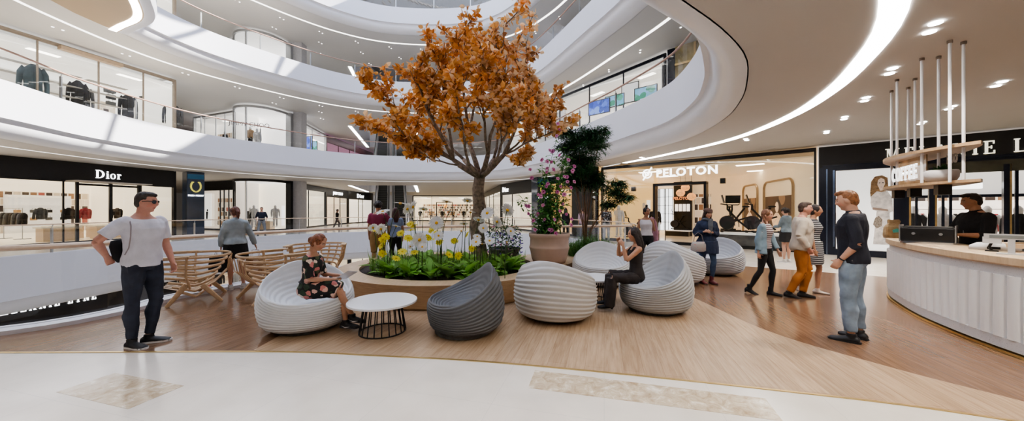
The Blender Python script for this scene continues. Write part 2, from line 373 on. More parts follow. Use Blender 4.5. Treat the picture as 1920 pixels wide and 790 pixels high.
def rot_to(path, f):
    n = len(path); s = next(i for i in range(n) if f(path[i]) and not f(path[i-1])); q = path[s:]+path[:s]
    return [p for p in q if f(p)]
def slab(F, path, tag_, sof, hole=True, strip=strip_m, esc=True, floor=True, D=0):
    mb = MB(); prof = [(-.25,F+.0),(-.25,F+.06),(-.6,F+.06),(-.6,F-1.15-D),(-.5,F-1.16-D),(-.46,F-1.22-D)]
    prof = [(o, z) for o, z in prof]
    a = [(.06-.52*cos(t*pi/16), F-D-1.22-.48*sin(t*pi/16)) for t in range(0,9)]
    mb1 = MB(); sweep(mb1, path, prof[:4]); struct(mb1.build('trim_fascia_'+tag_, white, smooth=False, auto=30))
    mb2 = MB(); sweep(mb2, path, prof[3:5]+a+[(.12,F-1.7-D)]); struct(mb2.build('trim_bulge_'+tag_, bulge_m, auto=40))
    loops = [OUT, offset(path, .1)] + ([ESC] if esc else [])
    mb = MB(); mb.poly_holes(loops, F-1.7-D); struct(mb.build('ceiling_'+tag_, sof))
    if floor:
        mb = MB(); mb.poly_holes([OUT, offset(path, -.3)]+([ESC] if esc else []), F); struct(mb.build('floor_'+tag_, tile_shop))
    if esc:
        mb = MB()
        for a_, b_ in zip(ESC, ESC[1:]+ESC[:1]): mb.quad((*a_,F-1.7),(*b_,F-1.7),(*b_,F),(*a_,F))
        struct(mb.build('trim_opening_'+tag_, white))
        mb = MB()
        for a_, b_ in ((ESC[0],ESC[3]),(ESC[1],ESC[2])):
            M,L_ = frame(a_,b_); sgn = 1 if a_ is ESC[0] else -1
            mb.box(0,L_, min(sgn*.1,sgn*.38), max(sgn*.1,sgn*.38), F-1.73, F-1.71, M)
        struct(mb.build('trim_opening_light_'+tag_, strip_m))
    if strip:
        near = lambda p: p[0] > -1 and p[1] < 17
        if tag_ == 'first':
            a_ = rot_to(path, near); b_ = rot_to(path, lambda p: not near(p))
            mb = MB(); sweep(mb, a_, [(1.5,F-1.704),(1.5,F-1.712),(1.76,F-1.712),(1.76,F-1.704)], False); struct(mb.build('trim_light_near', strip_m))
            mb = MB(); sweep(mb, b_, [(1.55,F-1.704),(1.55,F-1.712),(1.66,F-1.712),(1.66,F-1.704)], False); struct(mb.build('trim_light_first', emis('faint strip',(1,.97,.92),1.3)))
        else:
            mb = MB(); sweep(mb, path, [(1.5,F-1.704-D),(1.5,F-1.712-D),(1.66,F-1.712-D),(1.66,F-1.704-D)]); struct(mb.build('trim_light_'+tag_, strip))
slab(0, resample(offset(V1,.6),.3), 'lower', soffit_up, esc=False, strip=strip_dim, floor=False, D=.25)
slab(5.7, V2, 'first', soffit, strip=strip_m)
slab(11.4, V2, 'second', soffit_up, strip=strip_dim)
slab(17.1, V2, 'third', soffit_up, strip=strip_dim)
# lower floor
mb = MB(); mb.add([(x,y,-5.7) for x,y in OUT],[(0,1,2,3)]); struct(mb.build('floor_lower_ground', tile_shop))
# tan lobe of the second floor near the upper left corner, with its lit edge
lobe_e = spline([(-17.75,15.5),(-17.0,15.15),(-15.5,14.45),(-14.3,13.2),(-13.2,11.6),(-13.4,9.6),(-15,8.2),(-16.3,8.6)], 6, False)
lobe = lobe_e+[(-17.3,11.5),(-17.8,14)]
mb = MB(); mb.prism(lobe, 9.64, 9.67); struct(mb.build('ceiling_tan_lobe', beige))
le = lobe_e[::-1]
mb = MB(); sweep(mb, le, [(0,9.64),(.1,9.62),(.32,9.7),(.38,9.9),(.34,11.4),(0,11.4)], False); struct(mb.build('trim_lobe_edge', white, auto=40))
mb = MB(); sweep(mb, le, [(-.3,9.635),(-.3,9.625),(-.05,9.625),(-.05,9.635)], False); struct(mb.build('trim_lobe_light', strip_m))

# roof: ring ceiling and skylight beams
SKY = resample(offset(V2,-.2), .6)
mb = MB(); mb.poly_holes([OUT, SKY], 22.8); mb.poly_holes([OUT, SKY], 23.6); sweep(mb, SKY, [(0,22.8),(0,23.6)]); struct(mb.build('ceiling_roof', soffit_up))
mb = MB()
for i in range(5):
    x = -16+i*5.2; mb.box(x-.09,x+.09, 1,28, 23.0,23.3)
for i in range(5):
    y = 3+i*5.6; mb.box(-19,7, y-.09,y+.09, 23.0,23.3)
for i in range(-2,3):
    M_ = Matrix.Translation((-6+i*7,14,0)) @ Matrix.Rotation(radians(38),4,'Z'); mb.box(-.07,.07,-17,17,23.1,23.3,M_)
struct(mb.build('ceiling_skylight_beams', white))
# outer blank walls behind everything
mb = MB()
for a_, b_ in zip(OUT, OUT[1:]+OUT[:1]): mb.quad((*a_,-5.7),(*b_,-5.7),(*b_,23.6),(*a_,23.6))
struct(mb.build('wall_outer', white))

# ------------------------------------------------------------------ balustrades
def balustrade(label, path, F, railm, closed=True, post_step=2.4, postm=steel, h=1.1, group=None, base=white, r=.035, posts=True):
    t = E('balustrade', label, 'railing', (path[0][0], path[0][1], F))
    loc = V((path[0][0], path[0][1], F))
    def ch(mb, name, m, sm=False, auto=None):
        o = mb.build(name, m, smooth=sm, auto=auto, loc=loc); o.parent = t; o.location = (0,0,0); return o
    mb = MB(); sweep(mb, path, [(-.006,F+.05),(-.006,F+h-.03),(.006,F+h-.03),(.006,F+.05),(-.006,F+.05)], closed); ch(mb,'glass_panel', glass)
    mb = MB(); sweep(mb, path, [(r*cos(a*pi/4)*1.1, F+h+r*sin(a*pi/4)) for a in range(9)], closed); ch(mb,'handrail', railm, True)
    mb = MB(); sweep(mb, path, [(-.04,F),(-.04,F+.07),(.04,F+.07),(.04,F)], closed); ch(mb,'base_channel', base)
    pp = resample(path, post_step, closed)
    for i, p in enumerate(pp if posts else []):
        a = pp[i-1]; b = pp[(i+1) % len(pp)]; d = V((b[0]-a[0], b[1]-a[1],0)).normalized()
        # skip the ones no view reaches
        if p[1] < 1.5 or abs(p[0]/max(p[1],.1)) > 1.75: continue
        M = Matrix(((d.x,-d.y,0,p[0]),(d.y,d.x,0,p[1]),(0,0,1,F),(0,0,0,1)))
        mb = MB(M); mb.box(-.025,.025,-.075,-.015,.0,h-.14); mb.tube([(0,-.045,h-.16),(0,-.03,h-.08),(0,0,h-.02)], .014, 6); ch(mb,'post', postm)
    return t
def sub(path, f): return [p for p in path if f(p)]
P1 = offset(V1, .08)
nearp = rot_to(P1, lambda p: (p[1] < 11.9 and -9.4 < p[0] < 4.35 and not (p[0] > 3 and p[1] > 11.55)))
farp = rot_to(P1, lambda p: not (p[1] < 11.9 and -9.4 < p[0] < 4.35 and not (p[0] > 3 and p[1] > 11.55)))
balustrade('near glass balustrade with pale wood handrail behind the lounge chairs and planter', nearp, 0, rail_w, False, 1.9, steel, r=.04, posts=False)
balustrade('glass balustrade with thin rail and steel posts on the far side of the floor opening', farp, 0, rail_w, False, 2.6, steel, r=.022)
BP = offset(V2, -.42)
balustrade('first upper floor glass balustrade with rosy wood handrail around the atrium', BP, 5.7, rail_r, True, 2.9, steel)
balustrade('second upper floor glass balustrade with rosy wood handrail, above the white fascia', BP, 11.4, rail_r, True, 2.9, steel)
balustrade('topmost glass balustrade just inside the upper edge of the view', BP, 17.1, rail_r, True, 2.9, steel)

# ------------------------------------------------------------------ downlights
_dlm = {}
def downlight(p, z, ang, group, label):
    t = E('ceiling_downlight', label, 'downlight', (p[0],p[1],z), ang, group)
    for s_ in (-.13,.13):
        k = z > 5
        if k not in _dlm:
            mb = MB(); mb.lathe([(.045 if k else .065,-.012),(.045 if k else .065,0)], 16)
            o = mb.build('lamp_disc', down_f if k else down_m); _dlm[k] = o.data
        else:
            o = bpy.data.objects.new('lamp_disc', _dlm[k]); COL.objects.link(o)
        o.parent = t; o.location = (s_, s_*.5, -.004)
    return t
for p in [(5.5,4.5),(6.5,5.9),(7.6,7.4),(8.6,8.9),(9.6,10.5),(9.2,6.5),(10.2,8.0),(11.2,9.4),(7.9,11.6),(7.0,13.4),(12.6,7.6),(5.9,15.6),(11.4,5.2)]:
    downlight(p, 4.0, .4, 'paired downlights in the low ceiling over the cafe', 'pair of round recessed downlights in the low beige ceiling near the cafe counter')
def vis(p, z):
    if p[1] < 1.5: return False
    x = 960+p[0]*645/p[1]; y = 395-(z-1.6)*645/p[1]; return -20 < x < 1940 and -5 < y < 790
WALLX = lambda p: p[0] < -21.9+(p[1]-14.7)*.235+.6 if p[1] < 27 else p[0] < -18.6
for F, gname, lab in ((11.4,'paired downlights in the soffit above the first upper walkway','pair of round recessed downlights in the grey soffit above the first upper walkway'),
                 (17.1,'paired downlights in the soffit above the second upper walkway','pair of round recessed downlights in the grey soffit above the second upper walkway'),
                 (22.8+1.7,'paired downlights in the topmost ceiling','pair of round recessed downlights in the topmost ceiling')):
    for off, step in ((2.5,2.6),(4.4,3.2),(6.6,4)):
        for p in resample(offset(V2, off), step):
            if vis(p, F-1.7) and not WALLX(p) and (p[0] < 3 or p[1] > 9) and p[1] > 6:
                downlight(p, F-1.7, .8, gname, lab)
# ------------------------------------------------------------------ escalators
rubber = pbr('black rubber', (.015,.015,.017), .6, var=.1)
step_m = stripem('escalator steps', (.035,.033,.03), (.11,.11,.10), 4.6, .5, 2, .35)
def escalator(x, y, F, label, group=None, desc=''):
    M = Matrix.Translation((x,y,F)) @ Matrix.Rotation(atan2(2.8,8),4,'Z')
    t = E('escalator', label, 'escalator', (x,y,F))
    def ch(mb, name, m):
        o = mb.build(name, m, loc=(x,y,F)); o.parent = t; o.location = (0,0,0); return o
    rise, run = 5.7, 5.7/.577
    mb = MB(M)
    for i in range(29):
        z = i*.2; yy = i*.2/.577; mb.box(-.5,.5, yy,yy+.45, z-.02,z+.2)
    ch(mb,'steps', step_m)
    for s_ in (-1,1):
        mb = MB(M); mb.add([(s_*.55,-.8,0),(s_*.8,-.8,0),(s_*.8,run+.6,rise+.0),(s_*.55,run+.6,rise),(s_*.55,-.8,.35),(s_*.8,-.8,.35),(s_*.8,run+.6,rise+.45),(s_*.55,run+.6,rise+.45)],[(0,1,2,3),(4,5,6,7),(0,1,5,4),(1,2,6,5),(2,3,7,6),(3,0,4,7)]); ch(mb,'side_skirt', steel)
        mb = MB(M); mb.add([(s_*.66,-.9,.35),(s_*.66,-.6,1.15),(s_*.66,run+.4,rise+1.25),(s_*.66,run+.7,rise+.45)],[(0,1,2,3)]); ch(mb,'glass_side', glass)
        mb = MB(M); mb.tube([(s_*.66,-.95,.5),(s_*.66,-.9,1.05),(s_*.66,-.6,1.2),(s_*.66,run+.4,rise+1.3)], .045, 8); ch(mb,'moving_handrail', rubber)
for F, lv in ((0,'rising from the main floor beyond the curly haired man'),(5.7,'on the first upper floor behind the tree')):
    escalator(-13.0,34.2,F,'left grey escalator with dark steps '+lv,'escalators')
    escalator(-11.1,34.2,F,'right grey escalator with dark steps '+lv,'escalators')
# ================================================================== SHOPS
class Proto:
    def __init__(s, name, cat, parts):
        s.name, s.cat = name, cat; s.parts = []
        for p in parts:
            pn, mb, mat = p[:3]; kw = p[3] if len(p) > 3 else {}
            o = mb.build(pn, mat, **kw); s.parts.append((pn, o.data, p[4] if len(p) > 4 else None)); bpy.data.objects.remove(o)
    def place(s, loc, rz=0, label='', group=None, scale=1, mats=None):
        if len(s.parts) == 1:
            r = bpy.data.objects.new(s.name, s.parts[0][1]); COL.objects.link(r); r.location = loc; r.rotation_euler = (0,0,rz); r.scale = (scale,)*3
            return tag(r, label, s.cat, group)
        r = E(s.name, label, s.cat, loc, rz, group, scale)
        made = {}
        for pn, me, par in s.parts:
            o = bpy.data.objects.new(pn, me); COL.objects.link(o); o.parent = made.get(par, r); made[pn] = o
        return r
cloth_k = pbr('black cloth', (.02,.02,.022), .85, var=.3, scale=15)
cloth_g = pbr('grey cloth', (.11,.115,.12), .85, var=.3, scale=15)
cloth_b = pbr('slate blue cloth', (.09,.14,.18), .85, var=.3, scale=12)
cloth_r = pbr('red cloth', (.45,.06,.08), .85, var=.3, scale=15)
cloth_t = pbr('tan cloth', (.45,.30,.17), .85, var=.2, scale=15)
cloth_w = pbr('white cloth', (.75,.75,.77), .85, var=.08, scale=15)
plaster = pbr('white mannequin', (.82,.82,.84), .35, var=.02)
def jacket_mb():
    mb = MB(); prof = [(0,.19,.10),(.12,.2,.11),(.3,.19,.105),(.5,.215,.11),(.6,.2,.09),(.67,.1,.06),(.7,.06,.05)]
    mb.loft([[(w*cos(a*pi/8)*(1 if abs(cos(a*pi/8))>.3 else 1), d*sin(a*pi/8), z) for a in range(16)] for z, w, d in prof])
    for s_ in (-1,1): mb.tube([(s_*.17,0,.61),(s_*.25,0,.5),(s_*.28,.02,.28),(s_*.28,.05,.02)], [.07,.075,.06,.05], 8)
    mb.box(-.02,.02,-.125,-.1,.1,.6)
    return mb
JK = {k: Proto('jacket','jacket',[('jacket', jacket_mb(), m, dict(smooth=True))]) for k, m in dict(k=cloth_k,g=cloth_g,b=cloth_b,r=cloth_r,t=cloth_t,w=cloth_w).items()}
def mannequin_parts(jm, pm):
    b = MB(); b.lathe([(.06,0),(.085,.0),(.1,.1),(.09,.17),(.045,.22)],12,(0,0,1.5)); b.ell((0,0,1.64),(.075,.09,.115),12,8)
    for s_ in (-1,1): b.tube([(s_*.09,0,.9),(s_*.1,.0,.5),(s_*.11,0,.06)],[.085,.06,.04],8); b.ell((s_*.11,-.05,.04),(.045,.12,.04),10,6)
    for s_ in (-1,1): b.ell((s_*.3,.05,.8),(.03,.04,.08),8,6)
    j = jacket_mb(); j.v = [p+V((0,0,.82)) for p in j.v]
    l = MB()
    for s_ in (-1,1): l.tube([(s_*.09,0,.9),(s_*.1,.01,.5),(s_*.11,0,.1)],[(.1,.1),.075,.06],8)
    st = MB(); st.lathe([(.2,0),(.2,.02),(.01,.03)],16)
    return [('body', b, plaster, dict(smooth=True)),('top', j, jm, dict(smooth=True)),('trousers', l, pm, dict(smooth=True)),('base_plate', st, steel)]
MN = Proto('mannequin','mannequin',mannequin_parts(cloth_k, cloth_g)); MNW = Proto('mannequin','mannequin',mannequin_parts(cloth_w, cloth_w)); MNT = Proto('mannequin','mannequin',mannequin_parts(cloth_t, cloth_k))
_r1 = MB(); _r1.tube([(-.7,0,1.45),(.7,0,1.45)], .015, 8)
for s_ in (-1,1): _r1.tube([(s_*.7,0,0),(s_*.7,0,1.47)], .015, 8)
_r2 = MB(); _r2.box(-.75,-.65,-.25,.25,0,.03); _r2.box(.65,.75,-.25,.25,0,.03)
RAIL = Proto('clothes_rail','clothes rail',[('rail_bar', _r1, steel),('foot', _r2, steel)])
_t1 = MB(); _t1.box(-.7,.7,-.35,.35,.7,.76); _t2 = MB(); _t2.box(-.62,.62,-.3,.3,0,.7)
shopwood = woodm('shop table wood', (.72,.55,.36), (.6,.43,.27), (3,3,3), .4)
TABLE = Proto('display_table','display table',[('table_top', _t1, pbr('cream lacquer',(.8,.76,.68),.3)),('body', _t2, shopwood)])
def shelf_parts(items, bm=None):
    a = MB(); a.box(-1.2,-1.17,0,.35,0,2.2); a.box(1.17,1.2,0,.35,0,2.2)
    for i in range(5): a.box(-1.17,1.17,0,.35,.25+i*.45,.28+i*.45)
    a.box(-1.2,1.2,.34,.36,0,2.2)
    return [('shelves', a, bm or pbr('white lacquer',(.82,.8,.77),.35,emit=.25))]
SHELF = Proto('shelf_unit','shelf',shelf_parts(5))
_b = MB(); _b.box(-.12,.12,-.05,.05,0,.16); _b.tube([(-.06,0,.16),(-.05,0,.25),(.05,0,.25),(.06,0,.16)], .008, 6)
BAGK = Proto('handbag','handbag',[('handbag', _b, cloth_k)]); BAGT = Proto('handbag','handbag',[('handbag', _b, cloth_t)]); BAGG = Proto('handbag','handbag',[('handbag', _b, cloth_g)])
_b = MB(); _b.box(-.13,.13,-.09,.09,0,.12); _b.box(-.135,.135,-.095,.095,.09,.125)
BOXG = Proto('shoe_box','box',[('shoe_box', _b, cloth_g)])

def goods_mat():
    m, nt, out = _nt('shelved goods'); N = nt.nodes; L = nt.links
    b = N.new('ShaderNodeBsdfPrincipled'); L.new(b.outputs[0], out.inputs[0]); b.inputs['Roughness'].default_value = .6
    tc = N.new('ShaderNodeTexCoord'); br = N.new('ShaderNodeTexBrick'); br.inputs['Scale'].default_value = 1; br.inputs['Brick Width'].default_value = .3; br.inputs['Row Height'].default_value = .4
    br.inputs['Mortar Size'].default_value = .03; br.inputs['Mortar Smooth'].default_value = .1; br.inputs['Color1'].default_value = (0,0,0,1); br.inputs['Color2'].default_value = (1,1,1,1); br.inputs['Mortar'].default_value = (.35,.35,.35,1)
    L.new(tc.outputs['UV'], br.inputs['Vector']); r = ramp(N, [(0,(.05,.035,.03)),(.16,(.55,.44,.32)),(.26,(.30,.18,.10)),(.32,(.78,.71,.60)),(.46,(.25,.14,.08)),(.60,(.60,.5,.38)),(.72,(.06,.05,.05)),(.86,(.70,.62,.52)),(.94,(.35,.10,.08))]); r.color_ramp.interpolation = 'CONSTANT'
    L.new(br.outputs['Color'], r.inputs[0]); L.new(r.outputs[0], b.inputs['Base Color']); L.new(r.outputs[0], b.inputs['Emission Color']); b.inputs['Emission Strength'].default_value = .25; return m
GOODS = goods_mat()
def goods(tag_, M, x0, x1, y, z0, z1):
    m = MB(M); m.quad((x0,y,z0),(x1,y,z0),(x1,y,z1),(x0,y,z1)); o = m.build('wall_goods_'+tag_, GOODS, norm=False)
    uv = o.data.uv_layers.new(name='UVMap')
    for k,c in enumerate(((0,0),(x1-x0,0),(x1-x0,z1-z0),(0,z1-z0))): uv.data[k].uv = (c[0]+.1*len(tag_), c[1])
    struct(o)
def shop(tag_, name, label, p0, p1, F, depth=6, h=4.0, hdr=.75, fm=black, wm=(.85,.79,.70), em=.55, mull=(), side=.14, base=.12, panel_e=5, fl_c=(.72,.62,.48), hdr_m=None, door=None, glass_on=True, back=None, header_h=None):
    """a lit shop room behind a glazed front; p0 is its left end seen from the atrium"""
    M, L = frame(p0, p1, F); rz = atan2(p1[1]-p0[1], p1[0]-p0[0])
    wmat = pbr('shop wall '+tag_, wm, .6, var=.04, scale=1.2, emit=em*.95)  # walls, floor and ceiling glow by emission, standing in for room light
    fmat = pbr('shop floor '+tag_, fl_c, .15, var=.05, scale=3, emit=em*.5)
    m = MB(M); m.box(0,L,.05,depth,-.02,.02); struct(m.build('floor_shop_'+tag_, fmat))
    m = MB(M); m.box(0.02,L-.02,depth,depth+.1,0,h); m.box(-.02,.03,.05,depth,0,h); m.box(L-.03,L+.02,.05,depth,0,h); struct(m.build('wall_shop_'+tag_, wmat))
    if tag_ not in ('fitness',): goods(tag_, M, .1, L-.1, depth-.02, .3, 2.7)
    m = MB(M); m.box(0,L,.05,depth,h-.35,h-.3)
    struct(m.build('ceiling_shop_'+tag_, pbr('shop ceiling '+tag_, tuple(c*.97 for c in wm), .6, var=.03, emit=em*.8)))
    m = MB(M); n = max(1, int(L/3))
    for i in range(n):
        for k in range(max(1,int(depth/3))): m.box((i+.5)*L/n-.5,(i+.5)*L/n+.5, 1+k*3-.15, 1+k*3+.15, h-.37, h-.355)
    struct(m.build('ceiling_light_'+tag_, emis('shop panel %g'%panel_e, (1,.93,.82), panel_e*.8)))  # glowing ceiling panels added to light the shop interior
    t = E('shop_front', label, 'shop front', M @ V((0,0,0)), rz)
    I = M.inverted()
    def ch(mb, nm, mt, par=None, **k):
        o = mb.build(nm, mt, loc=t.location, **k); o.data.transform(Matrix.Rotation(-rz,4,'Z')); o.parent = par or t; o.location = (0,0,0); return o
    if hdr:
        m = MB(M); m.box(0,L,-.06,.1,h-hdr,h-.02); ch(m,'header_panel',hdr_m or fm)
    m = MB(M)
    m.box(0,side,-.08,.1,0,h-hdr); m.box(L-side,L,-.08,.1,0,h-hdr)
    if base: m.box(side,L-side,-.03,.05,0,base)
    m.box(side,L-side,-.03,.05,h-hdr-.06,h-hdr)
    ch(m,'frame',fm)
    for u in mull:
        m = MB(M); m.box(u-.025,u+.025,-.03,.04,base,h-hdr); ch(m,'mullion',fm)
    if glass_on:
        rngs = [(side,L-side)] if not door else [(side,door[0]),(door[1],L-side)]
        for a,b in rngs: m = MB(M); m.box(a,b,0,.012,base,h-hdr-.06); ch(m,'glass_pane',glass2)
    return t, M, L, rz, ch
def at(M, u, w, v=0): return M @ V((u,w,v))

letter_w = emis('lit white letters', (1,1,1), 3.2)
letter_c = pbr('cream letters', (.85,.80,.66), .3, emit=.9)

# ---- fashion shop with the black header on the left
A0, A1 = (-23.25,9.3), (-20.45,20.9)
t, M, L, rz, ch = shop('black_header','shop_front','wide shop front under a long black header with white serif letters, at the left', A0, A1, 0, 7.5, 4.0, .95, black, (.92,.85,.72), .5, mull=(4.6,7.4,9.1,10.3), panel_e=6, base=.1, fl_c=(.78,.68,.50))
ch(serif_mb('Dior', .42, frame(tuple(at(M,8.95,-.07).xy), tuple(at(M,9.95,-.07).xy), 3.47)[0], xs=.85), 'sign_letters', letter_w)
m = MB(M); m.box(7.45,10.3,-.9,.0,3.0,3.06); ch(m,'door_canopy',pbr('canopy grey',(.5,.47,.44),.4))
m = MB(M); m.box(7.8,7.9,-.05,.05,0,3); m.box(9.0,9.1,-.05,.05,0,3); m.box(10.15,10.25,-.05,.05,0,3); m.box(7.8,10.25,-.05,.05,2.85,2.95); m.box(7.8,10.25,-.05,.05,.0,.1); ch(m,'door_frame',black)
for k in range(9):
    JK['kgkgkkgkg'[k]].place(at(M,6.7+k*.0,1.2+k*.2,.9), rz+pi/2*0+.9, 'dark jacket hanging in the packed row at the left end of the black headed shop', 'dark jackets on the rail at the left end of the black headed shop', .85)
RAIL.place(at(M,6.7,2.0,.25), rz+pi/2, 'steel clothes rail of dark jackets at the left end of the black headed shop', None)
for k,(u,w,c,lb) in enumerate([(8.3,1.6,'k','black jacket on display just left of the red one in the black headed shop'),(8.9,1.6,'r','red jacket on display inside the black headed shop'),(7.7,2.4,'g','grey jacket on display behind the left glass of the black headed shop'),(10.1,1.5,'k','black jacket on display behind the right door of the black headed shop'),(11.2,1.3,'k','black jacket behind the shoulder of the man in the white T-shirt')]):
    JK[c].place(at(M,u,w,1.15), rz+.3, lb, None, .85)
for k,(u,w) in enumerate([(8.2,2.2),(10.3,2.6),(9.3,4.2),(11.0,4.4),(5.3,4.6)]):
    TABLE.place(at(M,u,w,.0), rz, 'pale wooden display table inside the black headed shop', 'display tables inside the black headed shop')
for k in range(4):
    u = 1.4+k*2.75; SHELF.place(at(M,u,7.05,.3), rz, 'white wall shelves with bags at the back of the black headed shop', 'wall shelves at the back of the black headed shop')
    for j in range(8):
        [BAGK,BAGT,BAGG][(k+j)%3].place(at(M,u-.9+.58*(j%4),6.95+.0,1.03+.45*(j//4)+.0), rz, 'small handbag on the back shelves of the black headed shop', 'handbags on the back shelves of the black headed shop')
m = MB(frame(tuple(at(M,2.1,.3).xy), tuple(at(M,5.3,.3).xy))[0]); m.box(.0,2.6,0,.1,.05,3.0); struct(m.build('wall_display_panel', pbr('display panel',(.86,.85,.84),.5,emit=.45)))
ch(serif_mb('Dior', .22, frame(tuple(at(M,4.2,.28).xy), tuple(at(M,5.2,.28).xy), 1.75)[0], xs=1.15), 'inner_sign_letters', letter_w)

# ---- dark blue totem column with wreath, and its twin on the right; a third by the escalators
totem_m = pbr('totem navy glass', (.01,.03,.07), .12, var=.2, scale=2, spec=.8)
yellow = pbr('wreath yellow', (.75,.68,.12), .5, emit=.5)
def totem(c, w, face, label):
    t = E('totem_column', label, 'column', (c[0],c[1],0), face)
    def ch(mb,n,m_): o = mb.build(n,m_); o.parent = t; return o
    m = MB(); m.box(-w,w,-w,w,0,3.98); ch(m,'body',totem_m)
    m = MB(); m.box(-w*.92,w*.92,-w-.02,-w,3.55,3.85); ch(m,'top_band',pbr('totem blue',(.03,.12,.22),.3,emit=.15))
    m = MB()
    for s_ in (-1,1):
        for k in range(9):
            a = -pi/2+s_*(.25+k*.27); R = Matrix.Translation((w*.55*cos(a),-w-.03,3.1+.33*sin(a))) @ Matrix.Rotation(-a-s_*.6,4,'Y')
            m.ell((0,0,0),(w*.09,.01,.075),8,6,R)
    ch(m,'wreath_emblem',yellow)
    m = text_mb('FRED PERRY', w*.33, Matrix.Translation((0,-w-.03,2.52)), .005, .004); ch(m,'sign_letters',letter_w)
    m = MB(); m.box(-w,w,-w-.01,w+.01,.0,.12); ch(m,'plinth',dark)
    return t
totem((-20.0,21.6), .42, 1.0, 'dark blue glossy column with yellow wreath emblem beside the long black header')
totem((2.15,25.2), .55, .35, 'dark blue column with yellow wreath emblem behind the pink flowers')
totem((-17.8,47.6), .5, .2, 'small dark blue column with wreath left of the far escalators')

# ---- recess shop and bowed glass shop
t, M, L, rz, ch = shop('recess','shop_front','dark framed shop front with lit white panel beside the blue column', (-27,29.2),(-21.9,27.2),0,1.7,4.0,.7,black,(.75,.68,.6),.5,mull=(3.6,4.1,4.7))
m = MB(M); m.box(1.2,2.6,-.12,-.07,.3,3.0); ch(m,'light_panel',pbr('lit panel',(.85,.83,.78),.5,emit=.7))
for k,u in enumerate((1.6,2.1)): m = MB(M); m.tube([(u,-.14,.9),(u+.05,-.14,1.5)],[.05,.08],6); m.ell((u+.05,-.14,1.62),(.07,.03,.1),8,6); ch(m,'poster_figure',cloth_k)
def bowed(F, h, label, tag_, lines=()):
    arc = spline([(-22.0,27.2),(-20.95,26.1),(-19.7,25.9),(-18.7,26.6),(-18.25,28.0)], 8, False)
    bk = [(-19.3,30.4),(-22.7,30.4)]
    m = MB(); m.prism(arc+bk, F-.0+.01, F+.03); struct(m.build('floor_shop_bow'+tag_, tile_shop))
    m = MB(); sweep(m, [(-18.3,28.1),(-19.0,29.5),(-19.3,30.35),(-22.6,30.35),(-22.15,27.3)], [(0,F),(0,F+h)], False); struct(m.build('wall_shop_bow'+tag_, pbr('bow wall',(.84,.84,.86),.6,emit=.9)))  # this wall and the ceiling below glow by emission in place of lamps
    goods('bow'+tag_, Matrix.Identity(4), -22.3, -19.5, 30.3, F+.4, F+2.6)
    m = MB(); m.prism(arc+bk, F+h-.14, F+h-.1); struct(m.build('ceiling_shop_bow'+tag_, pbr('bow ceiling',(.8,.79,.78),.6,emit=.7)))
    t = E('bowed_shop_front', label, 'shop front', (-20,26,F))
    def ch(mb,n,m_,**k): o = mb.build(n,m_,loc=(-20,26,F),**k); o.parent = t; o.location = (0,0,0); return o
    m = MB(); sweep(m, arc, [(0,F+.1),(0,F+h-.15)], False); ch(m,'curved_glass',glass2)
    fk = black if F < 1 else steel
    m = MB(); sweep(m, arc, [(-.05,F+h-.18),(.08,F+h-.18),(.08,F+h),(-.05,F+h)], False); ch(m,'curved_header',fk)
    m = MB(); sweep(m, arc, [(-.05,F),(.08,F),(.08,F+.14),(-.05,F+.14)], False); ch(m,'curved_base',fk)
    for i in (0,14,32): m = MB(); p = arc[i]; m.box(p[0]-.05,p[0]+.05,p[1]-.05,p[1]+.05,F,F+h); ch(m,'mullion',fk if i in (0,32) else steel)
    m = MB(); m.box(-18.35,-17.95,27.9,28.3,F,F+h); ch(m,'end_post',fk)
    return t, ch
t, ch = bowed(0,4.0,'bowed floor-to-ceiling glass shop front behind the man in the navy shirt on the far side','_one')
for p,lb in (((-20.7,27.6),'pale dressed mannequin at the left of the bowed glass window'),((-19.2,27.9),'pale dressed mannequin at the right of the bowed glass window')):
    MNW.place((*p,.3), .3, lb)
MN.place((-21.0,27.6,.1), 0, 'dark dressed mannequin at the far left inside the bowed glass window')
TABLE.place((-20.4,28.4,.0), 0, 'display table in the middle of the bowed glass shop')
SHELF.place((-20.9,29.85,.5), 0, 'shelf unit on the back wall of the bowed glass shop')
m = MB(); m.box(-20.6,-19.6,29.6,29.7,0.3,2.0); struct(m.build('wall_bow_screen', pbr('bow screen',(.9,.9,.92),.5,emit=.8)))
m = MB(); m.box(-17.95,-17.25,28.2,28.9,-.0,4.0); struct(m.build('wall_pillar', pbr('pillar grey',(.55,.55,.58),.5)))
# ---- receding shops of the left wall
t, M, L, rz, ch = shop('tall_window','shop_front','shop front with tall black framed windows right of the grey pillar', (-18.6,29.8),(-19.5,36),0,5,4.0,.45,black,(.88,.83,.72),.55,mull=(2.2,))
MN.place(at(M,1.6,1.4,.0), rz, 'dark mannequin in the first window right of the grey pillar'); TABLE.place(at(M,3.2,2.2), rz, 'display table behind the second window right of the grey pillar')
MNT.place(at(M,4.6,1.6,.0), rz, 'tan dressed mannequin in the second window right of the grey pillar')
t, M, L, rz, ch = shop('far_black','shop_front','far shop front under a black header with small white letters, behind the walking man', (-19.5,36),(-19.95,41.8),0,5,4.0,.9,black,(.86,.76,.62),.55,mull=(2.0,3.6))
ch(text_mb('JIMMY CHOO', .42, frame(tuple(at(M,1.6,-.07).xy), tuple(at(M,3,-.07).xy), 3.5)[0] @ Matrix.Translation((1.3,0,0)), .01,.012), 'sign_letters', letter_w)
MN.place(at(M,1.5,1.4,.0), rz, 'dark mannequin left of the walking man in the far shop window')
t, M, L, rz, ch = shop('far_left_end','shop_front','last shop front on the left under a black header with small serif letters', (-19.95,41.8),(-19.2,47.4),0,5,4.0,.95,black,(.92,.88,.82),.6,mull=(2.2,3.2))
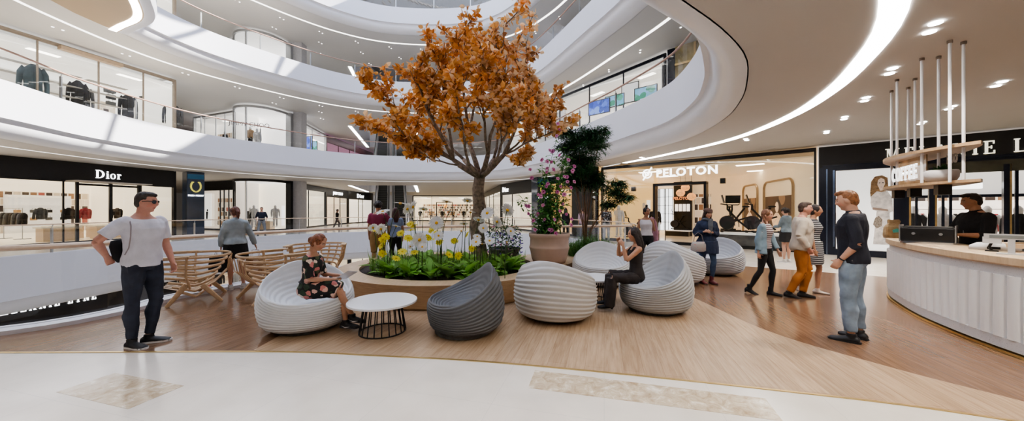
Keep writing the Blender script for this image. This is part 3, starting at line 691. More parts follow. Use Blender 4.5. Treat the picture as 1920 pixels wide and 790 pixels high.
ch(serif_mb('Dior', .5, frame(tuple(at(M,1.0,-.07).xy), tuple(at(M,2,-.07).xy), 3.47)[0] @ Matrix.Translation((1.6,0,0)), xs=1.15), 'sign_letters', letter_w)
# ---- the end of the hall
t, M, L, rz, ch = shop('hall_end','shop_front','brightly lit shop front closing the far end of the hall, seen over the daisies', (-15.6,54),(-3.6,54),0,6,4.0,.12,black,(.92,.83,.66),.6,mull=(3,))
m = MB(M); m.box(3.7,3.8,-.05,.1,0,2.9); m.box(6.2,6.3,-.05,.1,0,2.9); m.box(3.7,6.3,-.05,.1,2.8,2.9); ch(m,'door_frame',black)
for k in range(7): [MN,MNT][k%2].place(at(M,.8+k*1.6+(.5 if k>2 else 0),1.5+(k%3)*.8,.0), rz, 'small mannequin inside the brightly lit shop at the end of the hall', 'mannequins in the shop at the end of the hall')
m = MB(M)
m2 = MB(); m2.ell((0,0,0),(.28,.28,.28),12,8)
PEND0 = Proto('pendant_lamp','pendant lamp',[('pendant_lamp', m2, pbr('orange glow',(.9,.4,.12),.3,emit=1.2), dict(smooth=True))])
PEND0.place(at(M,4.9,1.5,2.3), 0, 'tiny orange pendant lamp in the doorway at the end of the hall')
struct(MB().box(-46,-15.6,53.9,54.2,0,23).build('wall_back_left', white)); struct(MB().box(-3.6,34,53.9,54.2,0,23).build('wall_back_right', white))
# ---- right wall, far part
t, M, L, rz, ch = shop('right_far','shop_front','narrow far shop front with tan doors, just right of the tree trunk', (-4.3,50),(-1.0,31.6),0,4,4.0,.55,pbr('bronze',(.06,.055,.05),.4),(.86,.80,.70),.5,mull=(5,9,13))
t, M, L, rz, ch = shop('right_dior','shop_front','shop front under a black header with small serif letters, left of the pink flowering plant', (-1.0,31.6),(1.75,25.7),0,4.5,4.0,.95,black,(.92,.86,.76),.55,mull=(2.4,))
ch(serif_mb('Dior', .42, frame(tuple(at(M,.6,-.07).xy), tuple(at(M,1.6,-.07).xy), 3.47)[0] @ Matrix.Translation((.55,0,0)), xs=1.15), 'sign_letters', letter_w)
t, M, L, rz, ch = shop('gold_wall','shop_front','dark blue framed shop front with a golden lit wall behind the potted plants', (2.65,24.6),(4.7,18.8),0,4,4.0,.5,dark,(.80,.55,.24),.55,mull=(1.2,))
m = MB(M); m.box(3.3,5.6,-.02,.2,0,3.6); ch(m,'dark_door_panel',black)

# ---- fitness shop
def shop_pel():
    H0, H1 = (4.85,18.6), (11.3,12.78)
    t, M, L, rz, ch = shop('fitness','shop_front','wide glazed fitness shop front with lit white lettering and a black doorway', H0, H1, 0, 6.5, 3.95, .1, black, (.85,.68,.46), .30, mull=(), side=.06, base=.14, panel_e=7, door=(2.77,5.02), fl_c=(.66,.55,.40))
    ch(text_mb('PELOTON', .5, M @ Matrix.Translation((4.2,-.04,3.37)), .02, .016, 1.14, 1.06), 'sign_letters', emis('sign glow',(1,.98,.95),3))
    m = MB(M); c = (2.46,-.05,3.4)   # ring with a slanted bar
    R = [(c[0]+.2*cos(a*pi/12), c[1], c[2]+.2*sin(a*pi/12)) for a in range(-20,3)]
    m.tube(R, .035, 6); R = [(c[0]+.09*cos(a*pi/8), c[1], c[2]+.09*sin(a*pi/8)) for a in range(17)]; m.tube(R, .032, 6)
    m.tube([(c[0]-.2,c[1],c[2]-.3),(c[0]+.22,c[1],c[2]+.3)], .035, 6); ch(m,'sign_emblem',emis('sign glow',(1,.98,.95),3))
    m = MB(M)
    for u in (2.79,5.0): m.box(u-.05,u+.05,-.06,.35,0,2.85)
    m.box(2.74,5.05,-.06,.35,2.78,2.9); ch(m,'door_frame',black)
    m = MB(M)
    for u in (2.9,3.2): m.box(u-.015,u+.015,.3,.33,0,2.65)
    ch(m,'door_leaf_edge',black)
    goods('fit', M, -.2, .65, 5.9, .4, 2.4); goods('fitx', M, 3.0, 3.9, 6.3, .4, 2.6)
    MNW.place(at(M,.5,1.0,.15), rz, 'white dressed mannequin at the far left of the fitness shop window'); MN.place(at(M,1.9,2.6,.1), rz, 'dark dressed mannequin inside the fitness shop left of the doorway')
    # interior pieces
    o = struct(MB(M).box(.7,1.75,6.2,6.3,.3,3.0).build('window_shop', emis('white grid window',(1,1,1),1.5)))
    m = MB(M)
    for i in range(5): m.box(.7+i*.26,.72+i*.26,6.15,6.2,.3,3.0)
    for i in range(6): m.box(.7,1.75,6.15,6.2,.3+i*.54,.32+i*.54)
    struct(m.build('trim_window_grid', black))
    struct(MB(M).box(1.86,2.9,6.0,6.2,0,3.4).build('wall_black_feature', black))
    o = text_mb('PELOTON', .24, M @ Matrix.Translation((2.38,5.95,2.35)), .01, .01).build('wall_lettering', pbr('copper letters',(.6,.25,.12),.4,emit=.5)); o['kind'] = 'structure'
    m = MB(M)
    for i in range(4): m.box(1.95+i*.23,2.12+i*.23,5.93,5.98,1.55,2.0)
    struct(m.build('trim_wall_screens', pbr('screen white',(.9,.85,.8),.4,emit=.8)))
    copper = pbr('copper glass', (.75,.30,.10), .12, metal=.6, var=.4, scale=9, emit=.55, ecol=(1,.5,.2))
    g = MB(); g.ell((0,0,0),(.2,.2,.18),20,14); c_ = MB(); c_.tube([(0,0,.17),(0,0,1.15)], .008, 6); b_ = MB(); b_.ell((0,0,-.02),(.07,.07,.07),10,8)
    PEND = Proto('pendant_lamp','pendant lamp',[('glass_globe', g, copper, dict(smooth=True)),('cord', c_, black),('bulb', b_, emis('bulb',(1,.75,.4),8), dict(smooth=True))])
    for (px,py,Y_,lb) in ((1285,352,17.2,'topmost of the three copper globe pendant lamps in the black doorway'),(1276,362,16.8,'left one of the three copper globe pendant lamps in the black doorway'),(1296.5,369,16.4,'right and lowest of the three copper globe pendant lamps in the black doorway')):
        PEND.place(P(px,py,Y_), 0, lb, 'copper globe pendant lamps in the fitness shop')
    # exercise bikes
    fr = MB(); fr.tube([(-.35,0,.12),(0,0,.5),(.3,0,.95)], .035, 8); fr.tube([(.45,0,.12),(.1,0,.45),(-.28,0,.92)], .035, 8); fr.tube([(-.1,0,.4),(.5,0,.62)], .03, 8)
    fr.box(-.5,-.42,-.28,.28,0,.07); fr.box(.55,.63,-.28,.28,0,.07); fr.tube([(-.46,0,.04),(.59,0,.04)], .03, 6); fr.tube([(.1,-.1,.38),(.1,-.17,.22)], .015, 6); fr.tube([(.1,.1,.38),(.1,.17,.54)], .015, 6)
    wh = MB(Matrix.Translation((-.28,0,.38)) @ Matrix.Rotation(pi/2,4,'X')); wh.lathe([(.05,-.05),(.25,-.04),(.27,-.01),(.27,.01),(.25,.04),(.05,.05)], 24)
    sd = MB(); sd.ell((.34,0,1.0),(.13,.08,.04),12,6)
    hb = MB(); hb.tube([(-.5,-.22,1.12),(-.3,-.2,1.08),(-.26,0,1.08),(-.3,.2,1.08),(-.5,.22,1.12)], .018, 8); hb.tube([(-.27,0,.9),(-.27,0,1.1)], .03, 8)
    sc_ = MB(Matrix.Translation((-.42,0,1.3)) @ Matrix.Rotation(radians(-15),4,'Y')); sc_.box(-.015,.015,-.26,.26,-.15,.17)
    BIKE = Proto('exercise_bike','exercise bike',[('frame', fr, cloth_k, dict(smooth=True)),('flywheel', wh, pbr('flywheel',(.03,.03,.035),.3)),('saddle', sd, rubber, dict(smooth=True)),('handlebar', hb, rubber, dict(smooth=True)),('screen', sc_, black)])
    pl = MB(); pl.box(-.8,.8,-.45,.45,0,.38); pt = MB(); pt.box(-.86,.86,-.5,.5,.38,.44)
    PLAT = Proto('display_plinth','plinth',[('body', pl, black),('top_slab', pt, pbr('plinth white',(.8,.78,.74),.3,emit=.3))])
    for px,py,Y_,ang,lb,plb in ((1272,432,13.6,rz+.3,'black exercise bike on the low plinth in the doorway','low black plinth with white top in the doorway of the fitness shop'),):
        g_ = G(px,443,0); BIKE.place((g_.x,g_.y,.44), ang, lb, None, .85); PLAT.place((g_.x,g_.y,0), rz, plb, None, .85)
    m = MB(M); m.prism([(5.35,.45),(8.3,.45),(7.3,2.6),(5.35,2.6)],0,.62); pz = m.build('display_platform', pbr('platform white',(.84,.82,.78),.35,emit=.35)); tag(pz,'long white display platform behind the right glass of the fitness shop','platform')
    m = MB(M); m.box(5.4,8.3,.3,.44,.0,.55); tag(m.build('marble_step', pbr('grey slab',(.12,.12,.12),.3,var=.4,scale=3)),'dark grey stone slab face in front of the white display platform','platform')
    for u,w,a,lb in ((5.95,1.2,.25,'black exercise bike with raised screen, the big one on the white platform'),(5.6,2.2,1.9,'black exercise bike half hidden behind the woman in the cap'),(6.85,1.5,.2,'red and black exercise bike at the right of the white platform')):
        BIKE.place(at(M,u,w,.62), rz+a, lb, None, 1.15)
    BIKE.place(at(M,1.1,1.6,.1), rz+.3, 'black exercise bike behind the left glass of the fitness shop, beside the bun haired woman')
    # right wall arches and pictures
    Mr, Lr = frame(tuple(at(M,8.55,.4).xy), tuple(at(M,8.55,6.3).xy), 0)   # runs inwards
    Mr, Lr = frame(tuple(at(M,5.4,6.4).xy), tuple(at(M,8.62,.02).xy), 0); struct(MB(Mr).box(0,Lr,0,.08,0,3.6).build('wall_shop_slanted', MATS['shop wall fitness']))
    photo = blotchm('dark photograph', (.10,.05,.02), [(.12,.06,.03),(.05,.03,.02),(.35,.2,.1),(.03,.02,.015)], 1.6, .4, .5, emit=.1)
    skinp = pbr('poster skin', (.85,.58,.36), .5, var=.25, scale=6, emit=.4)
    for x0,x1,lb in ((3.1,5.8,'large framed poster of a smiling woman under a rounded arch on the fitness shop wall'),(.45,2.35,'smaller framed poster under the second rounded arch on the fitness shop wall')):
        tt = E('framed_poster', lb, 'poster', at(Mr,(x0+x1)/2,-.06,1.2))
        def c2(mb,n,m_): o = mb.build(n,m_,loc=tt.location); o.parent = tt; o.location = (0,0,0)
        m = MB(Mr); m.box(x0+.15,x1-.15,-.06,-.03,.75,2.25); c2(m,'picture',photo)
        m = MB(Mr); xc = (x0+x1)/2; m.prism([(xc-.3,.75),(xc+.35,.75),(xc+.45,1.25),(xc+.12,1.5),(xc-.12,1.5),(xc-.5,1.2)],.0,.01, Matrix.Translation((0,-.07,0)) @ Matrix(((1,0,0,0),(0,0,-1,0),(0,1,0,0),(0,0,0,1))))
        m.ell((xc,-.075,1.75),(.17,.01,.24),14,8); c2(m,'figure',skinp)
        w_ = x1-x0; arch = [(x0,0),(x0,2.6)]+[(x0+.35-.35*cos(a*pi/12),2.6+.35*sin(a*pi/12)) for a in range(1,7)]+[(x1-.35+.35*sin(a*pi/12),2.6+.35*cos(a*pi/12)) for a in range(7)]+[(x1,0)]
        m = MB(Mr); m.tube([(a,-.06,b) for a,b in arch], (.045,.07) and .05, 6); c2(m,'arch_frame',pbr('bronze arch',(.45,.33,.2),.35,metal=.4))
    sp = MB(); sp.box(-.1,.1,-.1,.1,-.12,.12)
    SPK = Proto('ceiling_speaker','speaker',[('ceiling_speaker', sp, black)])
    SPK.place(at(M,5.5,1.0,2.95), rz, 'small black speaker hanging right of the black doorway'); SPK.place(at(M,1.35,1.0,2.75), rz, 'small black speaker hanging left of the black doorway')
    struct(MB(M).box(.3,1.5,2.9,3.0,.3,2.2).build('wall_white_display', pbr('display white',(.9,.9,.9),.5,emit=.6)))
    for k in range(5): [BAGT,JK['r'],BAGK,JK['w'],BAGG][k].place(at(M,.45+k*.22,2.7,1.1+(k%2)*.5), rz, 'small accessory on the white display left of the doorway, item %s' % ('tan bag','red top','black bag','white top','grey bag')[k] , None, .7)
shop_pel()

# ---- dark framed fashion shop on the right
def shop_mel():
    I0, I1 = (11.36,12.74), (21.5,3.62)
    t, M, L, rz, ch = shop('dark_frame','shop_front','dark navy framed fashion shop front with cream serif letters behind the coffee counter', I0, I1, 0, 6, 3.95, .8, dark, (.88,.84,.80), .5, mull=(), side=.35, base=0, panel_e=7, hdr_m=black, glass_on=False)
    m = serif_mb('MELANIE LYNE', .38, M @ Matrix.Translation((3.55,-.08,3.47)), xs=.74, depth=.05, gap=.3); ch(m,'sign_letters',letter_c)
    m = MB(M); m.box(.1,L-.3,-.1,0,3.15,3.24); ch(m,'header_moulding',dark)
    # poster light box
    m = MB(M)
    m.box(.2,.46,-.1,.1,0,3.15); m.box(1.86,2.02,-.1,.1,0,3.15); m.box(.46,1.86,-.1,.1,0,.22); m.box(.46,1.86,-.1,.1,3.03,3.15); ch(m,'window_frame',dark)
    m = MB(M); m.box(.38,.43,-.14,-.1,.3,3.05); m.box(.2,.24,-.14,-.1,0,3.1); ch(m,'frame_highlight',pbr('frame sheen',(.12,.16,.25),.2,metal=.8))
    # poster
    tp = E('light_box_poster','lit white poster of a blonde woman in a white dress, in the dark framed window','poster', at(M,1.7,0,.45), rz)
    def c2(mb,n,m_,**k):
        o = mb.build(n,m_,loc=tp.location,**k); o.data.transform(Matrix.Rotation(-rz,4,'Z')); o.parent = tp; o.location = (0,0,0)
    K = M @ Matrix.Translation((-.42,0,-.12)) @ Matrix.Diagonal((.86,1,1.13,1)) @ Matrix(((1,0,0,0),(0,0,-1,0),(0,1,0,0),(0,0,0,1)))
    def pp(pts, d): return MB(K).prism(pts, .01+d, .014+d)
    c2(MB(M).box(.47,1.85,-.01,.02,.23,3.02),'panel',pbr('poster white',(.86,.86,.84),.4,var=.05,scale=2,emit=.75))
    c2(pp([(2.02,2.05),(2.05,2.4),(2.15,2.55),(2.35,2.58),(2.5,2.5),(2.52,2.2),(2.4,2.0),(2.15,1.75),(2.05,1.85)],.01),'hair',pbr('poster hair',(.30,.19,.10),.6,var=.5,scale=20,emit=.05))
    c2(pp([(2.22,2.3),(2.24,2.44),(2.32,2.5),(2.41,2.46),(2.43,2.32),(2.38,2.2),(2.36,2.12),(2.29,2.12),(2.27,2.2)],.016),'face',pbr('poster face',(.70,.56,.46),.5,emit=.25))
    c2(pp([(2.26,2.36),(2.3,2.37),(2.3,2.345),(2.26,2.34)],.022),'eye',cloth_k); c2(pp([(2.35,2.37),(2.4,2.36),(2.4,2.34),(2.35,2.345)],.022),'eye',cloth_k); c2(pp([(2.3,2.235),(2.36,2.235),(2.33,2.215)],.022),'mouth',pbr('poster lip',(.6,.3,.28),.5))
    c2(pp([(2.05,1.95),(2.2,2.1),(2.33,2.08),(2.5,2.1),(2.62,1.9),(2.64,1.5),(2.55,1.45),(2.6,1.0),(2.62,.5),(2.1,.5),(2.15,1.0),(2.2,1.5),(2.08,1.55),(2.03,1.75)],.012),'dress',pbr('poster dress',(.62,.58,.55),.5,var=.4,scale=7,emit=.22))
    c2(pp([(2.1,1.62),(2.5,1.56),(2.52,1.5),(2.1,1.55)],.018),'belt',pbr('poster belt',(.4,.3,.25),.5)); c2(pp([(2.16,1.3),(2.1,1.1),(2.2,.98),(2.34,1.05),(2.36,1.25),(2.26,1.36)],.018),'handbag',blotchm('fur bag',(.35,.3,.25),[(.15,.12,.1),(.5,.45,.4)],60,.8,.5))
    # doors and openings
    for a,b in ((2.02,2.2),(2.62,2.74),(4.02,4.12),(4.9,5.05)):
        m = MB(M); m.box(a,b,-.06,.12,0,2.95); ch(m,'post',dark)
        m = MB(M); m.box(b,b+.05,-.02,.05,0,2.95); ch(m,'brass_edge',gold)
    m = MB(M); m.box(2.2,9.3,-.02,.1,2.75,3.15); ch(m,'transom',pbr('transom glass',(.05,.05,.035),.08,var=.8,scale=1.3,spec=.9))
    m = MB(M); m.box(2.2,2.62,.0,.012,0,2.75); ch(m,'glass_pane',glass2)
    m = MB(M)
    for u in (2.35,2.9,3.05,4.25): m.box(u,u+.06,.1,.16,0,2.75)
    ch(m,'inner_post',dark)
    struct(MB(M).box(2.3,9.6,2.2,2.3,2.05,2.15).build('trim_inner_beam', dark))
    struct(MB(M).box(2.3,9.6,2.25,2.3,2.15,3.6).build('wall_inner_bulkhead', pbr('bulkhead',(.8,.79,.77),.5,emit=.45)))
    for k,(u,w,c,lb) in enumerate(((2.42,1.0,MN,'dark dressed mannequin behind the left glass of the navy framed shop'),(2.6,2.0,MNW,'pale mannequin at the left of the navy framed shop entrance'),(3.05,.9,MNW,'white dressed mannequin left of the barista'),(4.0,1.2,MNW,'white dressed mannequin right of the barista'),(4.5,.9,MN,'dark dressed mannequin right behind the white sign stand'))):
        c.place(at(M,u,w,.0), rz+pi*.0, lb)
    for k in range(3):
        RAIL.place(at(M,2.6+k*1.7,3.6,.2), rz, 'steel clothes rail inside the navy framed shop','clothes rails inside the navy framed shop')
        for j in range(7): JK['rkwgtkr'[(j+k)%7]].place(at(M,2.1+k*1.7+j*.15,3.6,.85), rz+pi/2-.3, 'garment hanging on a rail inside the navy framed shop','garments on the rails inside the navy framed shop',.9)
    for k in range(3): TABLE.place(at(M,2.9+k*1.55,2.6), rz,'display table inside the navy framed shop','display tables inside the navy framed shop')
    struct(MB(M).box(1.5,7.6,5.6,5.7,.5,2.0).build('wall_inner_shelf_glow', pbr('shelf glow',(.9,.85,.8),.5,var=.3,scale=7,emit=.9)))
    c_ = MB(); c_.tube([(0,0,0),(0,0,-.5)],.01,6); c_.tube([(0,0,-.5)]+[(.0,0,-.55),(0,0,-.8)],[.02,.09,.03],10)
    m = MB(M); m.box(3.25,3.85,.9,1.2,2.3,2.47); tag(m.build('hanging_light_box', emis('light box',(1,.98,.95),2.2)),'small lit box hanging in the navy framed shop entrance above the barista','light')
shop_mel()

# ---- lower level, only its top strip shows through the opening
t, M, L, rz, ch = shop('lower_left','shop_front','lower level shop front with black header seen below the white fascia at left', (-23.25,9.3),(-20.45,20.9),-5.7,5,4.0,2.2,black,(.8,.76,.7),.4,mull=(2,4.5,7,9))
ch(serif_mb('MELANIE LYNE', .4, M @ Matrix.Translation((7.0,-.08,3.0)), xs=.5, depth=.05, gap=.42),'sign_letters',letter_w)
t, M, L, rz, ch = shop('lower_far','shop_front','lower level shop front glowing below the far fascia, between the lounge chairs and the planter', (-20.4,21),(-13,27.5),-5.7,5,4.0,.35,black,(.8,.7,.55),.5,mull=(1.5,2.6,4,5.2,6.5,8))
for k in range(8): [JK['t'],JK['k'],JK['w']][k%3].place(at(M,1+k*.9,.8,2.4), rz, 'garment on display just below the far fascia on the lower level','garments on display on the lower level')
t, M, L, rz, ch = shop('lower_back','shop_front','lower level shop front seen in the gap left of the planter rim', (-13,27.5),(-4,29),-5.7,5,4.0,.3,black,(.85,.78,.66),.6,mull=(1,2,3,4.2,5,6,7,8))

# ---- first upper floor
def upper(F, tg, where):
    t, M, L, rz, ch = shop('clothes_'+tg,'shop_front','pale glazed clothes shop front with tall panes '+where, (-24.1,5.6),(-20.45,20.9),F,5,3.85,.12,pbr('taupe frame',(.35,.30,.25),.4),(.93,.92,.90),.62,mull=(7.0,8.2,10.4,12.4,14.2),side=.1,panel_e=6)
    return M, L, rz, ch
M, L, rz, ch = upper(5.7,'one','on the first upper floor at left')
struct(MB(M).box(8.3,9.3,.12,.2,.1,3.7).build('wall_pale_panel', pbr('pale panel',(.85,.85,.84),.5,emit=.5)))
m = MB(M); m.box(11.0,13.2,-.3,0,3.55,3.72); ch(m,'entrance_canopy',pbr('canopy wood',(.55,.42,.3),.5))
for i in range(5): SHELF.place(at(M,10.6+i*.0,4.4,.5) if i==0 else at(M,13.4-(i-1)*2.5,4.3,1.0), rz,'white wall shelf unit inside the first upper floor clothes shop','white wall shelves inside the first upper floor clothes shop')
def jk(px,py,Y_,c,lb,sc=1.3,a=.2):
    o = JK[c].place(P(px,py,Y_)-V((0,0,.55*sc)), rz+a-.65, lb, None, sc); o.scale = (sc*.8,sc*.8,sc*1.35)
jk(62,148,15.8,'b','large slate blue jacket on display at the far left of the upper shop',1.7)
jk(146,172,17.8,'k','dark jacket at the left of the pair on the second pane of the upper shop',1.45); jk(158,180,18.3,'g','grey jacket at the right of the pair on the second pane of the upper shop',1.3)
jk(240,196,19.6,'k','long dark jacket hanging behind the middle mullion of the upper shop',1.45); jk(318,212,21.2,'k','left dark jacket of the pair at the right end of the upper shop',1.25); jk(330,214,21.6,'g','right dark jacket of the pair at the right end of the upper shop',1.3)
for i,(px,py) in enumerate([(206,174),(208,186),(208,199),(272,188),(290,204),(272,213),(305,197),(283,192),(292,217)]):
    [BOXG,BAGK,BAGG][i%3].place(P(px,py,20.4+(px-206)*.02), rz, 'small dark bag or box on the white shelves of the upper clothes shop','bags and boxes on the shelves of the upper clothes shop',1.6)
m = MB(M)
for i in range(4):
    for u0,u1 in ((9.4,12.3),(12.5,14.1)): m.box(u0,u1,1.0,1.3,1.1+i*.55,1.13+i*.55)
struct(m.build('trim_shop_shelf_lines', pbr('shelf line',(.55,.54,.53),.5)))
t, ch = bowed(5.7,3.85,'bowed glass shop front with thin dark letters on the first upper floor','_two')
ch(text_mb('JIMMY CHOO', .42, frame((-20.0,25.65),(-18.9,26.1),8.35-.3)[0] @ Matrix.Translation((.35,0,0)), .01, .0), 'sign_letters', pbr('grey letters',(.15,.15,.17),.4))
MNT.place((-21.0,27.6,6.6), 0, 'tan dressed mannequin at the left inside the upper bowed glass'); MNW.place((-20.3,27.4,6.4), 0, 'pale mannequin in the middle of the upper bowed glass')
m = MB(); m.box(-17.95,-17.25,28.2,28.9,5.7,9.7); struct(m.build('wall_pillar_upper', pbr('pillar grey',(.55,.55,.58),.5)))
screen_b = blotchm('blue picture', (.06,.12,.6), [(.1,.2,.7),(.03,.08,.45),(.2,.35,.8)], 3, .3, .6, emit=.5)
screen_g = blotchm('landscape picture', (.25,.5,.75), [(.1,.4,.3),(.2,.5,.7),(.05,.3,.2),(.6,.75,.85)], 3, .3, .6, emit=.5)
FR = {}
def picture(c, w, h_, rzz, m_, lb, group=None):
    t = E('framed_picture', lb, 'picture', c, rzz)
    o = MB().box(-w/2,w/2,-.02,.02,-h_/2,h_/2).build('picture', m_); o.parent = t
    f = MB(); f.box(-w/2-.04,-w/2,-.03,.03,-h_/2-.04,h_/2+.04); f.box(w/2,w/2+.04,-.03,.03,-h_/2-.04,h_/2+.04); f.box(-w/2,w/2,-.03,.03,h_/2,h_/2+.04); f.box(-w/2,w/2,-.03,.03,-h_/2-.04,-h_/2); o = f.build('frame', cloth_g); o.parent = t
    return t
t, M, L, rz, ch = shop('upper_gallery','shop_front','small pale gallery front right of the upper grey pillar', (-18.6,29.8),(-19.5,36),5.7,5,3.85,.1,steel,(.93,.91,.9),.6,mull=(3.0,))
picture(P(572,270,31), 1.9,1.2, rz+1.0, screen_b, 'bright blue picture in the upper left gallery'); picture(P(585,276,33), 1.4,1.0, rz+1.0, screen_g, 'green and blue landscape picture beside the bright blue one, upper left')
t, M, L, rz, ch = shop('upper_red','shop_front','dark red tinted shop front at the end of the first upper walkway', (-19.5,36),(-19.2,47.4),5.7,5,3.85,.7,pbr('maroon',(.10,.02,.035),.4),(.55,.3,.45),.4,mull=(2.5,5))
# upper right gallery
t, M, L, rz, ch = shop('upper_right','shop_front','glazed gallery front on the first upper floor at right, above the dark foliage', (-.3,29.5),(7.75,17.3),5.7,5,3.85,.1,dark,(.93,.91,.88),.55,mull=(2.5,5,6.6,9.4,12),side=.1)
for px,py,Y_,w,h_,m_,lb in ((1124,196,19.6,1.3,.75,screen_b,'bright blue picture in the upper right gallery'),(1154,184,19,1.1,.6,screen_g,'blue green landscape picture in the middle of the upper right gallery'),(1214,168,17.8,1.15,.62,screen_g,'landscape picture nearest the golden end column of the upper right gallery'),(1184,168,18.4,.9,1.0,pbr('drawing',(.8,.8,.8),.5,var=.2,scale=6,emit=.5),'white framed drawing in the upper right gallery')):
    picture(P(px,py,Y_)+V((.1,.5,0)), w, h_, rz+.25, m_, lb)
M2, L2_ = frame((7.8,17.2),(14,11.6),5.7)
struct(MB(M2).box(.0,.35,-.1,.1,0,3.9).build('wall_dark_pier', dark))
struct(MB(M2).box(.35,8,-.05,.1,0,3.95).build('wall_gold_upper', pbr('gold upper wall',(.45,.36,.16),.3,metal=.3,var=.5,scale=1.5)))
m = MB(M2)
for i in range(4): m.box(1.2+i*1.5,1.3+i*1.5,-.12,-.05,0,3.9)
m.box(.35,8,-.12,-.05,3.0,3.1); struct(m.build('trim_upper_right', gold))
for F_, w_ in ((5.7,'first'),(11.4,'second')):
    t, M, L, rz, ch = shop('recess_'+w_,'shop_front','pale glazed shop front set back left of the bowed glass on the %s upper floor' % w_, (-27,29.2),(-21.9,27.2),F_,1.7,3.85,.1,steel,(.93,.90,.86),.6,mull=(1.5,3.0,4.2))
    if F_ < 6:
        MNT.place(at(M,3.6,1.2,.9), rz, 'tan dressed mannequin in the set back shop on the first upper floor'); MN.place(at(M,2.4,1.0,.9), rz, 'dark dressed mannequin in the set back shop on the first upper floor')
# ---- second upper floor (mostly hidden by its own fascia)
M, L, rz, ch = upper(11.4,'two','on the second upper floor at left')
t, ch = bowed(11.4,3.85,'bowed glass shop front on the second upper floor','_three')
m = MB(); m.box(-17.95,-17.25,28.2,28.9,11.4,15.4); struct(m.build('wall_pillar_top', pbr('pillar grey',(.55,.55,.58),.5)))
for F in (5.7,11.4,17.1):
    struct(MB(frame((-18.9,29.8),(-19.2,54),F)[0]).box(0 if F>11.5 else 6.5 if F>6 else 18,24,-.0,.2,0,4.0).build('wall_left_upper', white))
    struct(MB(frame((5.4,21),(-4,50),F)[0]).box(5,40,-.2,0,0,4.0).build('wall_right_upper', white))
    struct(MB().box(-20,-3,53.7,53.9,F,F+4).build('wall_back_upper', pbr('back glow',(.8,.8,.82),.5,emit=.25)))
struct(MB(frame((-24.1,5.6),(-18.6,29.8),17.1)[0]).box(0,25,0,.2,0,4.0).build('wall_left_top', white))
# ================================================================== FURNITURE
def pouf_mesh(nm, M, seed=0, peak=.86, front=.46, R=.62, N=12, pw=1.5):
    """egg shaped ribbed seat, open and low towards -y, high back towards +y"""
    rnd = random.Random(seed); na = 72; nu = 75; rows = []
    ph = rnd.random()*6
    def h(t):
        c = (1+cos(t-pi/2))/2; return front+(peak-front)*c**pw
    def rad(z, t):
        zz = (z-.33)/.60; r = R*sqrt(max(.02, 1-zz*zz*(.95 if z < .33 else .62)))
        if z < .12: r *= .72+.28*sqrt(max(0,1-((.12-z)/.12)**2))
        return r
    def wob(u, t): return .35*sin(t*2+ph+u*5)+.25*sin(t*3-ph*2+u*3)
    def rib(q):
        f = q % 1; return (f**.8)*(1 if f < .8 else (1-f)/.2)
    for i in range(nu+1):
        u = i/nu; row = []
        for j in range(na):
            t = 2*pi*j/na; hh = h(t); z = u*hh
            r = rad(z, t) + .026*rib(u*N+wob(u,t)*.8) - .02*(u**8)
            sk = .04*max(0,(z-.3))
            row.append((r*cos(t), r*sin(t)*.97-sk+.03, z))
        rows.append(row)
    # lip and bowl
    nv = 44; last = rows[-1]
    for i in range(1, nv+1):
        v = i/nv; row = []
        for j in range(na):
            t = 2*pi*j/na; hh = h(t); x0,y0,z0 = last[j]
            k = 1-v; q = k**.5
            seat = .29+.02*v
            z = seat+(z0-seat)*(max(0,k)**1.5 if v > .05 else 1-(v*.6)**2)
            if v <= .05: z = z0+.012*sin(v/.05*pi)
            z += .022*rib(v*8+wob(v,t)*.5)*(1 if v < .9 else 0)
            cx, cy = 0, -.06
            sc = q*.975 if v > .05 else 1-v*.9
            row.append((cx+(x0-cx)*sc*1, cy+(y0-cy)*sc*1, z))
        rows.append(row)
    mb = MB(); mb.loft(rows, True, True); return mb
def pouf(px_loc, rz, col, label, seed, R=.62, peak=.86, front=.46, pw=1.5):
    x, y = px_loc
    m = pbr('pouf '+label[:12]+str(seed), col, .55, var=.03, scale=3)
    t = E('lounge_pouf', label, 'pouf chair', (x,y,.004), rz, None)
    b = pouf_mesh('shell', None, seed, peak-.03, front-.03, R, pw=pw); o = b.build('ribbed_shell', m, smooth=True); o.parent = t; o.location = (0,0,.03)
    d = MB(); d.lathe([(.36,0),(.38,.01),(.38,.05)], 32); o = d.build('base_disc', cloth_g); o.parent = t
    return t
def face(dx, dy): return atan2(dx, -dy)        # rotate so the open side (-y) looks to (dx,dy)
pouf((-2.80,4.72), face(.62,-.75), (.74,.75,.76), 'pale grey ribbed pouf chair the woman in the floral dress sits on', 1, .57, .86, .42)
pouf((-.64,4.58), face(-.93,-.35), (.12,.125,.135), 'dark charcoal ribbed pouf chair in front of the round planter', 2, .51, .87, .42, 2.0)
pouf((.66,5.22), face(.45,.9), (.56,.555,.55), 'light grey ribbed pouf chair seen from behind, right of the charcoal one', 3, .61, .87, .46, 1.2)
pouf((1.93,7.46), face(-.25,-1), (.70,.71,.73), 'white ribbed pouf chair with open bowl facing the camera, behind the small table', 4, .60, .88, .42)
pouf((2.28,5.55), face(-1,-.15), (.44,.45,.46), 'mid grey ribbed pouf chair the woman in black sits on', 5, .56, .93, .42, 1.9)
pouf((3.62,7.75), face(.75,.65), (.58,.58,.59), 'light grey domed pouf chair behind the seated woman in black, seen from its back', 6, .66, .92, .46)
pouf((5.15,8.75), face(-.75,-.6), (.36,.37,.40), 'slate grey ribbed pouf chair farthest right, behind the woman in the cap', 7, .64, .88, .44)

